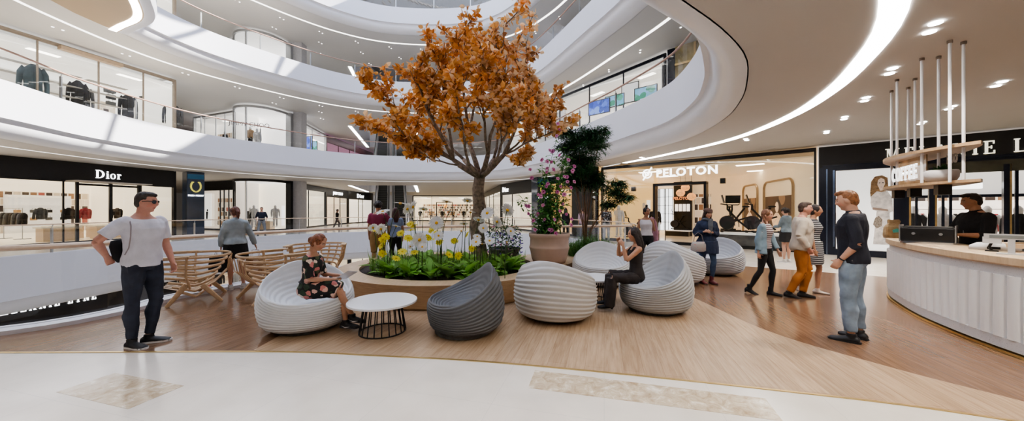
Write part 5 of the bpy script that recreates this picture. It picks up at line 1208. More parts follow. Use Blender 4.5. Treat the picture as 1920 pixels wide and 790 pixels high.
# travel is away from the camera, so the outside (left of travel) is negative offset
m = MB(); sweep(m, cp, [(.5,.06),(.5,.97),(.06,.97),(.06,.06)], False); cc(m,'core',speck)
m = MB(); sweep(m, cp, [(.02,.05),(-.02,.05),(-.02,.17),(.06,.17)], False); sweep(m, cp, [(.06,.86),(.0,.86),(.0,.98),(.06,.98)], False); cc(m,'speckled_band',speck)
m = MB(); sweep(m, cp, [(.05,0),(.05,.05)], False); sweep(m, cp, [(-.035,.004),(-.035,.03),(.0,.03)], False); cc(m,'bronze_skirting',gold)
m = MB(); sweep(m, cp, [(-.03,.98),(-.05,1.0),(-.05,1.075),(-.04,1.085),(.62,1.085),(.62,1.0),(-.03,.98)], False); cc(m,'worktop',oak_l)
m = MB(); cr_ = resample(cp,.15,False); ribm = pbr('white flute',(.90,.90,.91),.35,var=.01)
for i,(a,b) in enumerate(zip(cr_, cr_[1:])):
    c = ((a[0]+b[0])/2,(a[1]+b[1])/2); d = V((b[0]-a[0],b[1]-a[1],0)).normalized(); Mx = Matrix(((d.x,-d.y,0,c[0]),(d.y,d.x,0,c[1]),(0,0,1,0),(0,0,0,1)))
    m.loft([[(x,y-.0,z) for x,y in [(.072*cos(pi*k/8), -.02+.055*sin(pi*k/8)) for k in range(9)]] for z in (.17,.87)], True, True, Mx)
cc(m,'fluted_panel',ribm,auto=50)
# things on it
CT = 1.09
def kraft():
    t = E('paper_bag','small crumpled kraft paper bag with teal mark at the left end of the counter','paper bag',(7.12,6.42,CT)); km = pbr('kraft paper',(.45,.32,.18),.85,var=.25,scale=10,bump=.6,bscale=30)
    m = MB(); q8 = [(-1,-.8),(-.85,-1),(0,-1.04),(.85,-1),(1,-.8),(1,.8),(.85,1),(0,.96),(-.85,1),(-1,.8)]; m.loft([[(x*w+sx,y*d,z+.008*x*y) for x,y in q8] for z,w,d,sx in ((0,.115,.07,0),(.05,.125,.08,.0),(.15,.122,.08,.004),(.2,.115,.07,.0),(.235,.095,.045,-.006),(.27,.075,.03,.0),(.31,.085,.022,.006),(.335,.08,.018,0))]); o = m.build('body',km,smooth=False); o.parent = t
    m = MB(); m.prism([(-.04,.1),(.05,.11),(.07,.15),(.01,.18),(-.05,.15)],.0,.004,Matrix.Translation((-.0,-.098,.0)) @ Matrix(((1,0,0,0),(0,0,-1,0),(0,1,0,0),(0,0,0,1)))); o = m.build('teal_mark',pbr('teal print',(.12,.55,.50),.6)); o.parent = t
    t.rotation_euler[2] = -.5
kraft()
def dome(x,y,lb,s=1):
    t = E('glass_dome',lb,'serving dome',(x,y,CT)); m = MB(); m.lathe([(.16,0),(.17,.012),(.16,.02)],24); o=m.build('plate',plaster); o.parent=t
    m = MB(); m.lathe([(.14*cos(a*pi/16),.02+.13*sin(a*pi/16)) for a in range(8)]+[(.02,.155),(.025,.17),(.01,.18)],24); o=m.build('dome_cover',glassm('dome glass',(.9,.93,.95),.2),smooth=True); o.parent=t
    m = MB(); m.ell((0,0,.06),(.09,.09,.04),12,8); o=m.build('cake',cloth_w,smooth=True); o.parent=t
dome(7.05,5.75,'glass cake dome behind the black machine on the counter'); dome(7.38,6.0,'glass cake dome left of the other one, nearest the paper bag')
t = E('espresso_machine','low black espresso machine with round dials on the counter left of the barista','coffee machine',(6.55,5.42,CT),-.95)
m = MB(); m.box(-.27,.27,-.2,.2,.03,.24); m.box(-.25,.25,-.18,.18,.24,.26); o = m.build('body',black,bevel=.01); o.parent=t
m = MB(); m.box(-.285,-.27,-.2,.2,.02,.28); m.box(.27,.285,-.2,.2,.02,.28); o = m.build('steel_side',steel); o.parent=t
for s_ in (-.13,.14): m = MB(Matrix.Translation((s_,-.2,.15)) @ Matrix.Rotation(pi/2,4,'X')); m.lathe([(.02,0),(.02,.02)],12); o = m.build('dial',steel); o.parent=t
m = MB(); m.box(-.26,.26,-.28,-.1,.0,.03); o = m.build('drip_tray',chrome); o.parent=t
t = E('sign_stand','white rectangular sign panel on a square post at the right of the counter','sign',(5.78,3.98,CT),-1.0)
m = MB(); m.box(-.19,.19,-.015,.015,.17,.235); o = m.build('panel',pbr('stand white',(.8,.8,.8),.3)); o.parent = t
m = MB(); m.box(-.15,.13,-.02,-.015,.185,.22); o = m.build('screen',pbr('grey screen',(.35,.38,.38),.3)); o.parent = t
m = MB(); m.box(-.025,.025,-.02,.02,0,.17); m.box(-.1,.1,-.06,.06,0,.012); o = m.build('post',plaster); o.parent = t
t = E('card_terminal','small white payment terminal with black arm behind the counter edge','card reader',(6.0,4.3,CT),-1.0)
m = MB(); m.box(-.07,.07,-.02,.02,.1,.18); o = m.build('screen',plaster); o.parent=t; m = MB(); m.tube([(0,0,0),(-.02,.0,.06),(0,0,.12)],.014,6); m.box(-.05,.05,-.05,.05,0,.015); o = m.build('arm',black); o.parent=t
t = E('white_grinder','white rounded coffee machine right of the barista','coffee machine',(6.2,4.42,CT),-1.0)
m = MB(); m.loft([[(w*cos(a*pi/8),.12*sin(a*pi/8),z) for a in range(16)] for z,w in ((0,.2),(.05,.2),(.09,.14),(.1,.08))]); o = m.build('body',plaster,smooth=True); o.parent=t; m = MB(); m.box(-.05,.05,-.13,-.12,.02,.05); o = m.build('button_panel',black); o.parent=t
t = E('wooden_serving_tray','curved wooden tray ring at the right end of the counter','tray',(6.45,4.15,CT),.3)
m = MB(); m.lathe([(.26,.05),(.32,.05),(.32,.1),(.26,.1),(.26,.05)],32,caps=False); o = m.build('ring',chair_w); o.parent=t
for a in (.3,2.4,4.4): m = MB(); m.tube([(.29*cos(a),.29*sin(a),0),(.29*cos(a),.29*sin(a),.06)],.012,6); o = m.build('foot',chair_w); o.parent=t
t = E('chrome_tap','two short chrome taps inside the wooden tray ring','tap',(6.35,4.2,CT),0)
for s_ in (-.03,.03): m = MB(); m.tube([(s_,0,0),(s_,0,.16)],.015,8); o = m.build('tap',chrome); o.parent=t

# ---- hanging shelf
SM = frame((7.82,7.0),(6.3,4.62),0)[0]; SL = 2.82     # travels towards the camera; the void side is its right = -y
hs = E('hanging_shelf','two leaf shaped wooden shelves hanging from the ceiling on thin white poles above the counter','shelf',(6.8,5.8,2.0))
def hc(mb,n,m_,**k): o = mb.build(n,m_,loc=hs.location,**k); o.parent = hs; o.location=(0,0,0); return o
def leafshape(L_, w_, bow=-.18):
    a = [(L_*i/24, bow*sin(pi*i/24)*1.0-w_*.5*sin(pi*i/24)**.7) for i in range(25)]; b = [(L_*i/24, bow*sin(pi*i/24)*.5+w_*.5*sin(pi*i/24)**.7) for i in range(24,-1,-1)]; return a+b[1:-1]
SW = woodm('shelf wood', (.50,.34,.20), (.36,.23,.13), (3,3,.5), .4, bump=.04)
m = MB(SM); m.prism(leafshape(SL,.62), 1.99, 2.03); hc(m,'lower_shelf',SW); m = MB(SM); m.prism(leafshape(SL,.62), 2.50, 2.545); hc(m,'upper_shelf',SW)
polem = pbr('white pole',(.78,.77,.80),.4,var=.01)
for (px,py) in ((1671.5,170),(1682,149),(1703,164),(1715.6,147),(1728.5,109),(1760,106),(1781,76),(1806.7,78)):
    Y_ = 1548/(395-py); X_ = (px-960)/645*Y_
    m = MB(); m.tube([(X_,Y_,2.0),(X_,Y_,4.0)],.018,10); hc(m,'pole',polem,smooth=False)
    m = MB(); m.tube([(X_,Y_,3.96),(X_,Y_,4.0)],.03,10); hc(m,'ceiling_mount',pbr('brown mount',(.25,.2,.17),.5))
m = MB(SM); m.box(.75,1.9,-.2,-.185,2.03,2.5); hc(m,'bronze_glass_panel',pbr('bronze glass',(.40,.25,.13),.15,var=.5,scale=3,spec=.8))
m = serif_mb('COFFEE', .24, SM @ Matrix.Translation((1.32,-.27,2.25)), xs=.8, depth=.02, gap=.07); hc(m,'coffee_letters',pbr('lit sign white',(.9,.9,.9),.4,emit=1.1))
m = text_mb('MOO', .2, SM @ Matrix.Translation((2.1,.0,2.38)), .008, .0, 1, .6); hc(m,'small_letters',pbr('thin steel letters',(.6,.58,.55),.3))
for x in (.45,1.15,2.12): m = MB(SM); m.box(x-.07,x+.07,-.17,-.03,1.84,1.99); hc(m,'spotlight_box',black)
succ = MB(); r_ = random.Random(9)
for k in range(90): blade(succ, V((0,0,.0)), dir_(r_.uniform(0,6.28), r_.uniform(.1,1.4)), r_.uniform(.1,.2), .035, .15, n=4)
bowl = MB(); bowl.lathe([(.08,0),(.15,.03),(.185,.1),(.19,.17),(.175,.19),(.16,.17),(.1,.16)],32)
bm_ = pbr('white ceramic',(.66,.65,.67),.45,var=.03)
for x,y,lb in ((2.05,-.1,'right one of the two white round bowls with green succulent on the hanging shelf'),(1.72,.02,'left one of the two white round bowls on the hanging shelf, half hidden')):
    q = SM @ V((x,y,2.032)); t = E('succulent_pot',lb,'plant pot',q); o = bowl.build('bowl',bm_,smooth=True); o.parent=t; o = succ.build('succulent',green2,norm=False); o.parent=t; o.location=(0,0,.14)
# ================================================================== PEOPLE
TMPC = bpy.data.collections.new('tmp'); SC.collection.children.link(TMPC)
bpy.context.view_layer.layer_collection.children['place'].exclude = True
def remesh(mb, vox, smooth=3, disp=0, dscale=.09, seed=0):
    """fuse overlapping pieces into one continuous surface; returns a mesh"""
    me = bpy.data.meshes.new('t'); me.from_pydata([tuple(p) for p in mb.v], [], mb.f)
    bm = bmesh.new(); bm.from_mesh(me); bmesh.ops.recalc_face_normals(bm, faces=bm.faces); bm.to_mesh(me); bm.free()
    o = bpy.data.objects.new('t', me); TMPC.objects.link(o)
    r = o.modifiers.new('r','REMESH'); r.mode = 'VOXEL'; r.voxel_size = vox
    if smooth: s_ = o.modifiers.new('s','SMOOTH'); s_.factor = .5; s_.iterations = smooth
    dg = bpy.context.evaluated_depsgraph_get(); out = bpy.data.meshes.new_from_object(o.evaluated_get(dg)); bpy.data.objects.remove(o)
    if disp:
        n_ = len(out.vertices); co_ = [0.0]*(3*n_); no_ = [0.0]*(3*n_); out.vertices.foreach_get('co', co_); out.vertices.foreach_get('normal', no_)
        for i in range(n_):
            x, y, z = co_[3*i:3*i+3]
            k = disp*(noise.noise(V((x/dscale+seed, y/dscale, z/dscale*.55))) + .5*noise.noise(V((x/dscale*2+seed, y/dscale*2, z/dscale*1.3))))
            for j in range(3): co_[3*i+j] += no_[3*i+j]*k
        out.vertices.foreach_set('co', co_)
    out.polygons.foreach_set('use_smooth', [True]*len(out.polygons)); return out
def skinmat(): return pbr('skin', (1,1,1), .5, var=.05, scale=30, attr='tint', sub=.08)
def D(*a): return V(a).normalized()
def head_mb(mb, C, Rh, s=1, female=False):
    """face towards local +y of Rh"""
    n, m = 36, 26; rings = []
    for i in range(m+1):
        t = -pi/2+pi*i/m; ring = []
        for j in range(n):
            a = 2*pi*j/n; x = cos(t)*cos(a); y = cos(t)*sin(a); z = sin(t)
            X, Y_, Z = x*.074, y*.094, z*.118
            if z < .1:
                q = (.1-z)/1.1; X *= 1-.34*q*q; Y_ *= (1-.10*q) if y > 0 else (1-.45*q*q)
            f = max(0,y)**2
            g = lambda cx,cz,sx,sz: math.exp(-((X-cx)/sx)**2-((Z-cz)/sz)**2)
            if y > 0:
                Y_ += .024*g(0,-.018,.013,.017)+.012*g(0,.008,.008,.026)           # nose
                Y_ -= .010*g(.030,.014,.018,.013)+.010*g(-.030,.014,.018,.013)     # sockets
                Y_ += .006*g(0,.034,.045,.009)                                       # brow
                Y_ += .007*g(0,-.055,.022,.010)+.022*g(0,-.098,.036,.026)+.006*g(0,-.100,.016,.012)          # lips, chin
                Y_ -= .004*g(0,-.076,.03,.006)
                Y_ += .004*(g(.036,-.025,.02,.022)+g(-.036,-.025,.02,.022))
            ring.append(V((X,Y_,Z)))
        rings.append(ring)
    T_ = Matrix.Translation(C) @ Rh.to_4x4() @ Matrix.Scale(s,4)
    mb.loft(rings, True, True, T_)
    for s_ in (-1,1): mb.ell((s_*.075,-.006,-.005), (.011,.020,.032), 10, 8, T_)
def torso_rings(pel, up, right, fwd, s, female, infl=0, t0=-.09, t1=.6, belly=0, neck=True):
    if female: tab = [(-.10,.09,.075,0),(-.05,.165,.105,-.012),(.0,.178,.112,-.015),(.06,.168,.105,-.008),(.14,.132,.088,0),(.21,.125,.085,.003),(.28,.142,.10,.012),(.345,.152,.112,.022),(.41,.155,.092,.008),(.455,.150,.075,-.004),(.49,.105,.062,-.008),(.515,.058,.052,-.006),(.60,.048,.050,.006)]
    else: tab = [(-.10,.09,.08,0),(-.05,.16,.11,-.008),(.0,.168,.115,-.010),(.06,.165,.112,-.004),(.14,.150,.105,.002),(.22,.153,.105,.006),(.30,.175,.116,.010),(.37,.190,.120,.010),(.43,.182,.105,.002),(.47,.150,.085,-.006),(.505,.10,.068,-.01),(.535,.066,.062,-.008),(.61,.056,.058,.006)]
    out = []
    for t,w,d,yo in tab:
        if t < t0-1e-6 or t > t1+1e-6: continue
        b = belly*math.exp(-((t-.14)/.12)**2); w += infl+b*.5; d += infl+b*.5
        tt = t if t < .2 else .2+(t-.2)*1.07
        c = pel+up*tt*s+fwd*(yo+b*.5)*s
        out.append([c+right*cos(2*pi*j/20)*w*s+fwd*sin(2*pi*j/20)*d*s for j in range(20)])
    return out
def finger_chain(mb, p, d, nrm, L_, r, curl):
    """three phalanges bending towards nrm"""
    pts = [p]; dd = d.copy()
    ax = d.cross(nrm).normalized()
    for k,f in enumerate((.45,.3,.25)):
        dd = (Matrix.Rotation(curl*(.7+.5*k),3,ax) @ dd); pts.append(pts[-1]+dd*L_*f)
    mb.tube(pts, [r,r*.95,r*.88,r*.7], 7)
def hand(mb, wrist, d, palm_n, thumb, s=1, curl=.35):
    """d: direction to the fingertips, palm_n: way the palm faces, thumb: side the thumb is on"""
    d = d.normalized(); palm_n = (palm_n-d*palm_n.dot(d)).normalized(); side = d.cross(palm_n).normalized()
    if side.dot(thumb) < 0: side = -side
    rg = []
    for f,w,t in ((-.015,.026,.022),(.02,.032,.018),(.055,.040,.016),(.085,.042,.014),(.097,.036,.010)):
        c = wrist+d*f*s; rg.append([c+side*cos(2*pi*j/14)*w*s+palm_n*sin(2*pi*j/14)*t*s for j in range(14)])
    mb.loft(rg)
    for o,L_,k in ((.030,.072,0),(.010,.080,.04),(-.010,.074,.08),(-.029,.058,.12)):
        finger_chain(mb, wrist+d*.086*s+side*o*s, (d+side*o*1.2).normalized(), palm_n, L_*s, .0088*s, curl+k)
    finger_chain(mb, wrist+d*.025*s+side*.028*s, (d*.75+side*.75+palm_n*.25).normalized(), palm_n, .066*s, .0105*s, curl*.35)
SK = dict(light=(.62,.36,.26), tan=(.50,.27,.17), mid=(.42,.22,.14), dark=(.16,.08,.05), rosy=(.62,.32,.24))
class Person:
    def __init__(p, name, label, x, y, ang, H=1.75, female=False, pel=None, lean=0, side=0, head=(0,1,0), arms=None, legs=None, skin='light', vox=.009, z0=.005, belly=0, turn=0, lip=(.45,.14,.12), brow=(.06,.035,.02), feet=None, group=None):
        d_ = sqrt(x*x+y*y); a_ = radians(ang); fx = -x/d_*cos(a_)+y/d_*sin(a_); fy = -y/d_*cos(a_)-x/d_*sin(a_)
        s = p.s = H/1.75; p.female = female; p.vox = vox; p.belly = belly; p.label = label
        p.root = E('person', label, 'person', (x,y,z0), atan2(-fx,fy), group)
        R_ = Matrix.Rotation(-lean,3,'X') @ Matrix.Rotation(side,3,'Y'); p.up = R_ @ V((0,0,1)); p.rt = (Matrix.Rotation(turn,3,'Z') @ V((1,0,0))); p.rt = (p.rt-p.up*p.rt.dot(p.up)).normalized(); p.fw = p.up.cross(p.rt).normalized()
        p.pel = V((0,0,.93*s))
        legs = legs or {}
        p.hip, p.knee, p.ank, p.foot = {}, {}, {}, {}
        for k,sg in (('l',-1),('r',1)):
            th, sh, ft = legs.get(k, (D(sg*.03,.02,-1), D(sg*.0,-.04,-1), (sg*.18,1)))
            h = p.pel+V((sg*.088*s,0,-.04*s)); kn = h+D(*th)*.425*s; an = kn+D(*sh)*.415*s
            p.hip[k], p.knee[k], p.ank[k], p.foot[k] = h, kn, an, V((ft[0],ft[1],ft[2] if len(ft)>2 else 0)).normalized()
        low = min(p.ank['l'].z, p.ank['r'].z)
        if pel is None: dz = .085*s-low
        else: dz = pel-p.pel.z
        for dct in (p.hip,p.knee,p.ank):
            for k in dct: dct[k] = dct[k]+V((0,0,dz))
        p.pel = p.pel+V((0,0,dz))
        arms = arms or {}
        p.sho, p.elb, p.wri, p.hd = {}, {}, {}, {}
        sw = (.150 if female else .172)
        for k,sg in (('l',-1),('r',1)):
            ua, fa, hd = arms.get(k, (D(sg*.16,-.02,-1), D(sg*.02,.18,-1), None))
            sh = p.pel+p.up*(.452 if female else .462)*s+p.rt*sg*sw*s; el = sh+D(*ua)*.285*s; wr = el+D(*fa)*.25*s
            p.sho[k],p.elb[k],p.wri[k] = sh,el,wr; p.hd[k] = hd or (D(*fa), V((-sg,0,0)), V((0,1,0)), .4)
        f = (V(head).normalized()+V((0,0,-.09))).normalized(); r_ = f.cross(V((0,0,1))).normalized(); u_ = r_.cross(f)
        p.Rh = Matrix((r_,f,u_)).transposed(); p.hc = p.pel+p.up*.592*s+p.fw*.014*s+u_*.092*s+f*.016*s
        p.skin = SK[skin] if isinstance(skin,str) else skin; p.lip, p.brow = lip, brow
        b = MB(); r = torso_rings(p.pel,p.up,p.rt,p.fw,s,female,-.004,belly=belly); b.loft(r)
        b.tube([p.pel+p.up*.49*s, p.pel+p.up*.56*s+p.fw*.004*s, p.hc-u_*.05*s-f*.015*s], [.058*s if not female else .048*s]*3 if not female else [.050*s,.046*s,.047*s], 14)
        head_mb(b, p.hc, p.Rh, s*.98)
        tf = .92 if female else 1.0
        for k,sg in (('l',-1),('r',1)):
            b.tube([p.hip[k]+V((0,0,.03)),p.hip[k].lerp(p.knee[k],.35),p.hip[k].lerp(p.knee[k],.75),p.knee[k]], [.085*s,.080*s*tf,.060*s*tf,.053*s*tf], 14)
            bk = (p.knee[k]-p.ank[k]).cross(V((1,0,0))).normalized()
            cf = p.knee[k].lerp(p.ank[k],.32) - (p.foot[k]-V((0,0,p.foot[k].z)))*.014*s
            b.tube([p.knee[k],cf,p.knee[k].lerp(p.ank[k],.7),p.ank[k]], [.052*s*tf,.056*s*tf,.040*s*tf,.034*s*tf], 14)
            p.footmesh(b, k, .0)
            a = .86 if female else 1.0
            b.ell(p.sho[k], (.054*s*a,.053*s*a,.053*s*a), 12, 8)
            b.tube([p.sho[k],p.sho[k].lerp(p.elb[k],.4),p.elb[k]], [.052*s*a,.049*s*a,.039*s*a], 12)
            b.tube([p.elb[k],p.elb[k].lerp(p.wri[k],.28),p.wri[k]], [.039*s*a,.042*s*a,.025*s*a], 12)
            hd = p.hd[k]; hand(b, p.wri[k], V(hd[0]), V(hd[1]), V(hd[2]), s*(.92 if female else 1.0), hd[3])
        p.body = b
    def footmesh(p, b, k, infl=0, heel=0):
        s = p.s; a = p.ank[k]; f = p.foot[k]; fl = V((f.x,f.y,0)).normalized(); pitch = f.z
        side = V((fl.y,-fl.x,0)); up = side.cross(f).normalized(); base = a-up*.055*s
        rg = []
        for t,w,h,zc in ((-.072,.022,.020,.0),(-.055,.034,.034,.004),(0,.036,.036,.006),(.06,.040,.030,-.004),(.12,.046,.022,-.012),(.165,.042,.016,-.016),(.19,.026,.011,-.019)):
            c = base+f*t*s+up*zc*s; rg.append([c+side*cos(2*pi*j/12)*(w+infl)*s+up*sin(2*pi*j/12)*(h+infl)*s for j in range(12)])
        b.loft(rg); b.tube([a+V((0,0,.02*s)), base+up*.01*s], [(.033+infl)*s,(.034+infl)*s], 12)
    def local(p, me, name, mat, parent=None):
        o = bpy.data.objects.new(name, me); COL.objects.link(o); o.parent = parent or p.root
        for m in (mat if isinstance(mat,(list,tuple)) else [mat]): me.materials.append(m)
        return o
    def finish(p, lashes=True):
        me = remesh(p.body, p.vox, 2); ca = me.color_attributes.new('tint','FLOAT_COLOR','POINT'); I = p.Rh.inverted(); s = p.s
        for i,v in enumerate(me.vertices):
            c = V(p.skin); q = I @ (v.co-p.hc)/s
            if q.length < .16 and q.y > .03:
                ax = abs(q.x)
                if ((ax-.030)/.013)**2+((q.z-.014)/.0055)**2 < 1: c = V((.10,.06,.045)) if ((ax-.030)/.007)**2 < 1 else V((.5,.42,.38))
                elif ((ax-.031)/.018)**2+((q.z-.034)/.0055)**2 < 1: c = V(p.brow)*.8+c*.15
                elif (q.x/.024)**2+((q.z+.055)/.008)**2 < 1: c = V(p.lip)
                elif abs(ax-.04) < .02 and abs(q.z+.03) < .02: c = V((c.x*1.05,c.y*.9,c.z*.9))
            ca.data[i].color = (*c,1)
        return p.local(me, 'body', skinmat())
    # ---- garments
    def top(p, name, mat, infl=.014, sleeve=1.0, hem=-.05, neck=.5, flare=0, sinfl=.016, open_=False, disp=.006, collar=False, cuff=0, vox=None, arms='lr'):
        """sleeve: 0 none .. 1 elbow .. 2 wrist"""
        s = p.s; b = MB(); rg = torso_rings(p.pel,p.up,p.rt,p.fw,s,p.female,infl,hem,neck,p.belly)
        if flare:
            for i in range(len(rg)):
                c = sum(rg[i],V())/20; k = 1+flare*max(0,1-i/4); rg[i] = [c+(q-c)*k for q in rg[i]]
        b.loft(rg); a = .86 if p.female else 1.0
        for k,sg in (('l',-1),('r',1)):
            if k not in arms: continue
            if sleeve > 0:
                b.ell(p.sho[k], ((.052*a+sinfl*.55)*s,)*3, 12, 8)
                e = p.sho[k].lerp(p.elb[k], min(1,sleeve)); b.tube([p.sho[k],p.sho[k].lerp(e,.5),e], [(.048*a+sinfl)*s,(.049*a+sinfl)*s,((.050-.011*min(1,sleeve))*a+sinfl+(.006 if sleeve<1 else 0))*s], 12)
                if sleeve > 1:
                    e2 = p.elb[k].lerp(p.wri[k], sleeve-1); b.tube([p.elb[k],p.elb[k].lerp(e2,.4),e2], [(.039*a+sinfl)*s,(.041*a+sinfl*.9)*s,(.028*a+sinfl*.8)*s], 12)
        if collar:
            c = p.pel+p.up*.515*s; b.tube([c-p.fw*.006, c+p.up*.05*s+p.fw*.002], [(.078*s,.072*s) if not p.female else .064*s,(.066*s,.064*s) if not p.female else .056*s], 16)
        return p.local(remesh(b, vox or p.vox*1.15, 2, disp, seed=len(name)%7), name, mat)
    def legs_(p, name, mat, infl=.014, to=1.0, flare=0, disp=.007, waist=.10, skirt=None, cuffy=0):
        """to: 1 ankle, .5 knee; skirt (length fraction, hem radius)"""
        s = p.s; b = MB(); tf = .92 if p.female else 1.0
        rg = torso_rings(p.pel,p.up,p.rt,p.fw,s,p.female,infl*.8+.002,-.10,waist,p.belly*.8); b.loft(rg)
        for k in 'lr':
            h,kn,an = p.hip[k],p.knee[k],p.ank[k]
            t1 = min(1,to*2); e = h.lerp(kn,t1)
            b.tube([h+V((0,0,.02)),h.lerp(e,.4),h.lerp(e,.8),e], [(.088+infl)*s,(.084*tf+infl)*s,((.084-.026*t1)*tf+infl+flare*.2)*s,((.082-.029*t1)*tf+infl+flare*.3)*s], 14)
            if to > .5:
                f = (to-.5)*2; e2 = kn.lerp(an,f)+(V((0,0,-.055)) if flare > .03 else V()); back = (p.foot[k]-V((0,0,p.foot[k].z)))*.012*s
                b.tube([kn,kn.lerp(e2,.35)-back,kn.lerp(e2,.75),e2], [(.053*tf+infl+flare*.3)*s,(.057*tf+infl+flare*.5)*s,(.042*tf+infl+flare*.8)*s,(.037*tf+infl+flare+cuffy)*s], 14)
        return p.local(remesh(b, p.vox*1.15, 2, disp, .08, 3), name, mat)
    def skirt(p, name, mat, L_, w0=.185, w1=.2, top_=.08, depth=.75, disp=.006):
        s = p.s; b = MB(); rg = []
        mid = (p.knee['l']+p.knee['r'])/2; hp = (p.hip['l']+p.hip['r'])/2; dn = (mid-hp)
        a_, z_ = p.pel+p.up*top_*s, hp+dn.normalized()*L_*s; tg = (z_-a_).normalized(); nn = p.rt.cross(tg).normalized()
        for i in range(7):
            f = i/6; c = a_.lerp(z_, f); ax = p.fw.lerp(nn*(1 if nn.dot(p.fw+V((0,0,.3))) > 0 else -1), min(1,f*2)).normalized()
            w = (w0+(w1-w0)*f+(.012*sin(f*pi)))*s; rg.append([c+p.rt*cos(2*pi*j/24)*w+ax*sin(2*pi*j/24)*w*depth for j in range(24)])
        b.loft(torso_rings(p.pel,p.up,p.rt,p.fw,s,p.female,.016,-.10,.1,p.belly))
        for k in 'lr':
            t1 = min(1, (L_-.02)/.425); b.tube([p.hip[k]+V((0,0,.02)), p.hip[k].lerp(p.knee[k],t1*.5), p.hip[k].lerp(p.knee[k],t1)], [.100*s,.094*s,.082*s], 14)
        b.loft(rg); return p.local(remesh(b, p.vox*1.15, 2, disp, .07, 5), name, mat)
    def shoes(p, mat, sole=None, name='shoe', boot=0, infl=.008, heel=0):
        for k in 'lr':
            b = MB(); p.footmesh(b, k, infl)
            s = p.s; a = p.ank[k]
            b.tube([a+V((0,0,(.02+boot)*s)), a-V((0,0,.03*s))], [(.038+infl)*s,(.036+infl)*s], 12)
            f = p.foot[k]; fl = V((f.x,f.y,0)).normalized(); side = V((fl.y,-fl.x,0)); up = side.cross(f).normalized()
            if heel: c = a-up*.075*s-f*.045*s; b.tube([c, c-up*heel], [.024*s,.018*s], 8)
            o = p.local(remesh(b, p.vox*.95, 1), name, mat)
            if sole:
                m = MB(); rg = []
                for z in (-.002,.020):
                    ring = []
                    for t,w in ((-.085,.0),(-.078,.028),(-.05,.042),(0,.044),(.06,.046),(.12,.054),(.17,.048),(.195,.026),(.205,0)):
                        ring.append((t,w))
                    pts = [(t,w) for t,w in ring]+[(t,-w) for t,w in ring[-2:0:-1]]
                    rg.append([a-up*(.086-z)*s+f*t*s+side*w*s for t,w in pts])
                m.loft(rg); so = m.build('sole', sole, parent=o)
        return
    def hair(p, style, col, name='hair'):
        s = p.s; b = MB(); T_ = Matrix.Translation(p.hc) @ p.Rh.to_4x4() @ Matrix.Scale(s,4)
        m = pbr('hair '+style+'%.2f%.2f' % (col[0],col[1]), col, .5, var=.45, scale=40, bump=.6, bscale=120); m_ = m
        if style in ('short','quiff'):
            b.ell((0,-.024,.034),(.0765,.086,.093),24,16,T_); b.ell((0,-.048,-.008),(.070,.058,.072),20,12,T_)
            if style == 'quiff': b.ell((.0,.020,.098),(.056,.072,.034),16,10,T_)
            else: b.ell((0,.008,.090),(.060,.076,.036),16,10,T_)
        elif style == 'curly':
            b.ell((0,-.02,.045),(.10,.105,.10),24,16,T_)
            r = random.Random(4)
            for k in range(60):
                d = dir_(r.uniform(0,6.28), r.uniform(-.3,1.5)); b.ell((d.x*.095,d.y*.098-.02,d.z*.1+.04),(.024,.024,.024),8,6,T_)
        else:
            b.ell((0,-.018,.022),(.083,.096,.104),24,16,T_); b.ell((0,-.04,-.02),(.078,.066,.08),20,12,T_)
            for sg in (-1,1): b.ell((sg*.062,.010,.035),(.022,.05,.055),12,8,T_)
            if style == 'bun_top': b.ell((0,-.02,.155),(.036,.036,.036),14,10,T_); b.ell((0,-.02,.12),(.025,.025,.03),12,8,T_)
            if style == 'bun_back': b.ell((0,-.115,-.025),(.045,.04,.05),14,10,T_)
            if style == 'pony': b.tube([(0,-.09,.03),(0,-.125,-.02),(0,-.12,-.10),(0,-.11,-.17)],[.028,.034,.03,.010],10,T_)
            if style == 'puff': b.ell((0,-.12,.0),(.05,.05,.06),14,10,T_); b.tube([(0,-.12,0),(0,-.14,-.09)],[.04,.02],8,T_)
            if style == 'long':
                b.tube([(0,-.06,.02),(0,-.085,-.09),(0,-.10,-.20),(0,-.10,-.32)],[(.075,.05),(.085,.045),(.080,.04),(.05,.02)],16,T_)
                for sg in (-1,1): b.tube([(sg*.070,-.005,.03),(sg*.082,-.03,-.08),(sg*.085,-.045,-.18),(sg*.07,-.06,-.27)],[(.022,.04),(.028,.04),(.03,.035),(.012,.02)],10,T_)
            if style == 'braids':
                for sg in (-1,1): b.tube([(sg*.060,-.04,-.03),(sg*.075,-.02,-.10),(sg*.07,.02,-.18),(sg*.065,.03,-.26)],[.022,.020,.017,.008],8,T_)
        me = remesh(b, p.vox*.85, 1, .004, .02)
        return p.local(me, name, m)
def W_(p, v): return p.root.matrix_basis @ v if False else (Matrix.Translation(p.root.location) @ Matrix.Rotation(p.root.rotation_euler[2],4,'Z')) @ v

ck = lambda n, c, **k: pbr('cloth '+n, c, .85, var=.12, scale=6, bump=.25, bscale=150, **k)
denim_d = pbr('dark denim', (.028,.034,.055), .85, var=.3, scale=7, bump=.3, bscale=250)
denim_l = pbr('washed light denim', (.22,.29,.38), .85, var=.38, scale=5, bump=.3, bscale=250)
denim_m = pbr('blue denim', (.06,.10,.19), .85, var=.3, scale=7, bump=.3, bscale=250)
denim_j = pbr('pale denim jacket', (.36,.42,.46), .85, var=.2, scale=6, bump=.3, bscale=200)
white_t = ck('white', (.74,.73,.80)); sole_w = pbr('white sole', (.78,.77,.78), .5)
blk = ck('black', (.012,.012,.014)); shoe_k = pbr('black shoe', (.018,.018,.022), .55, var=.2)

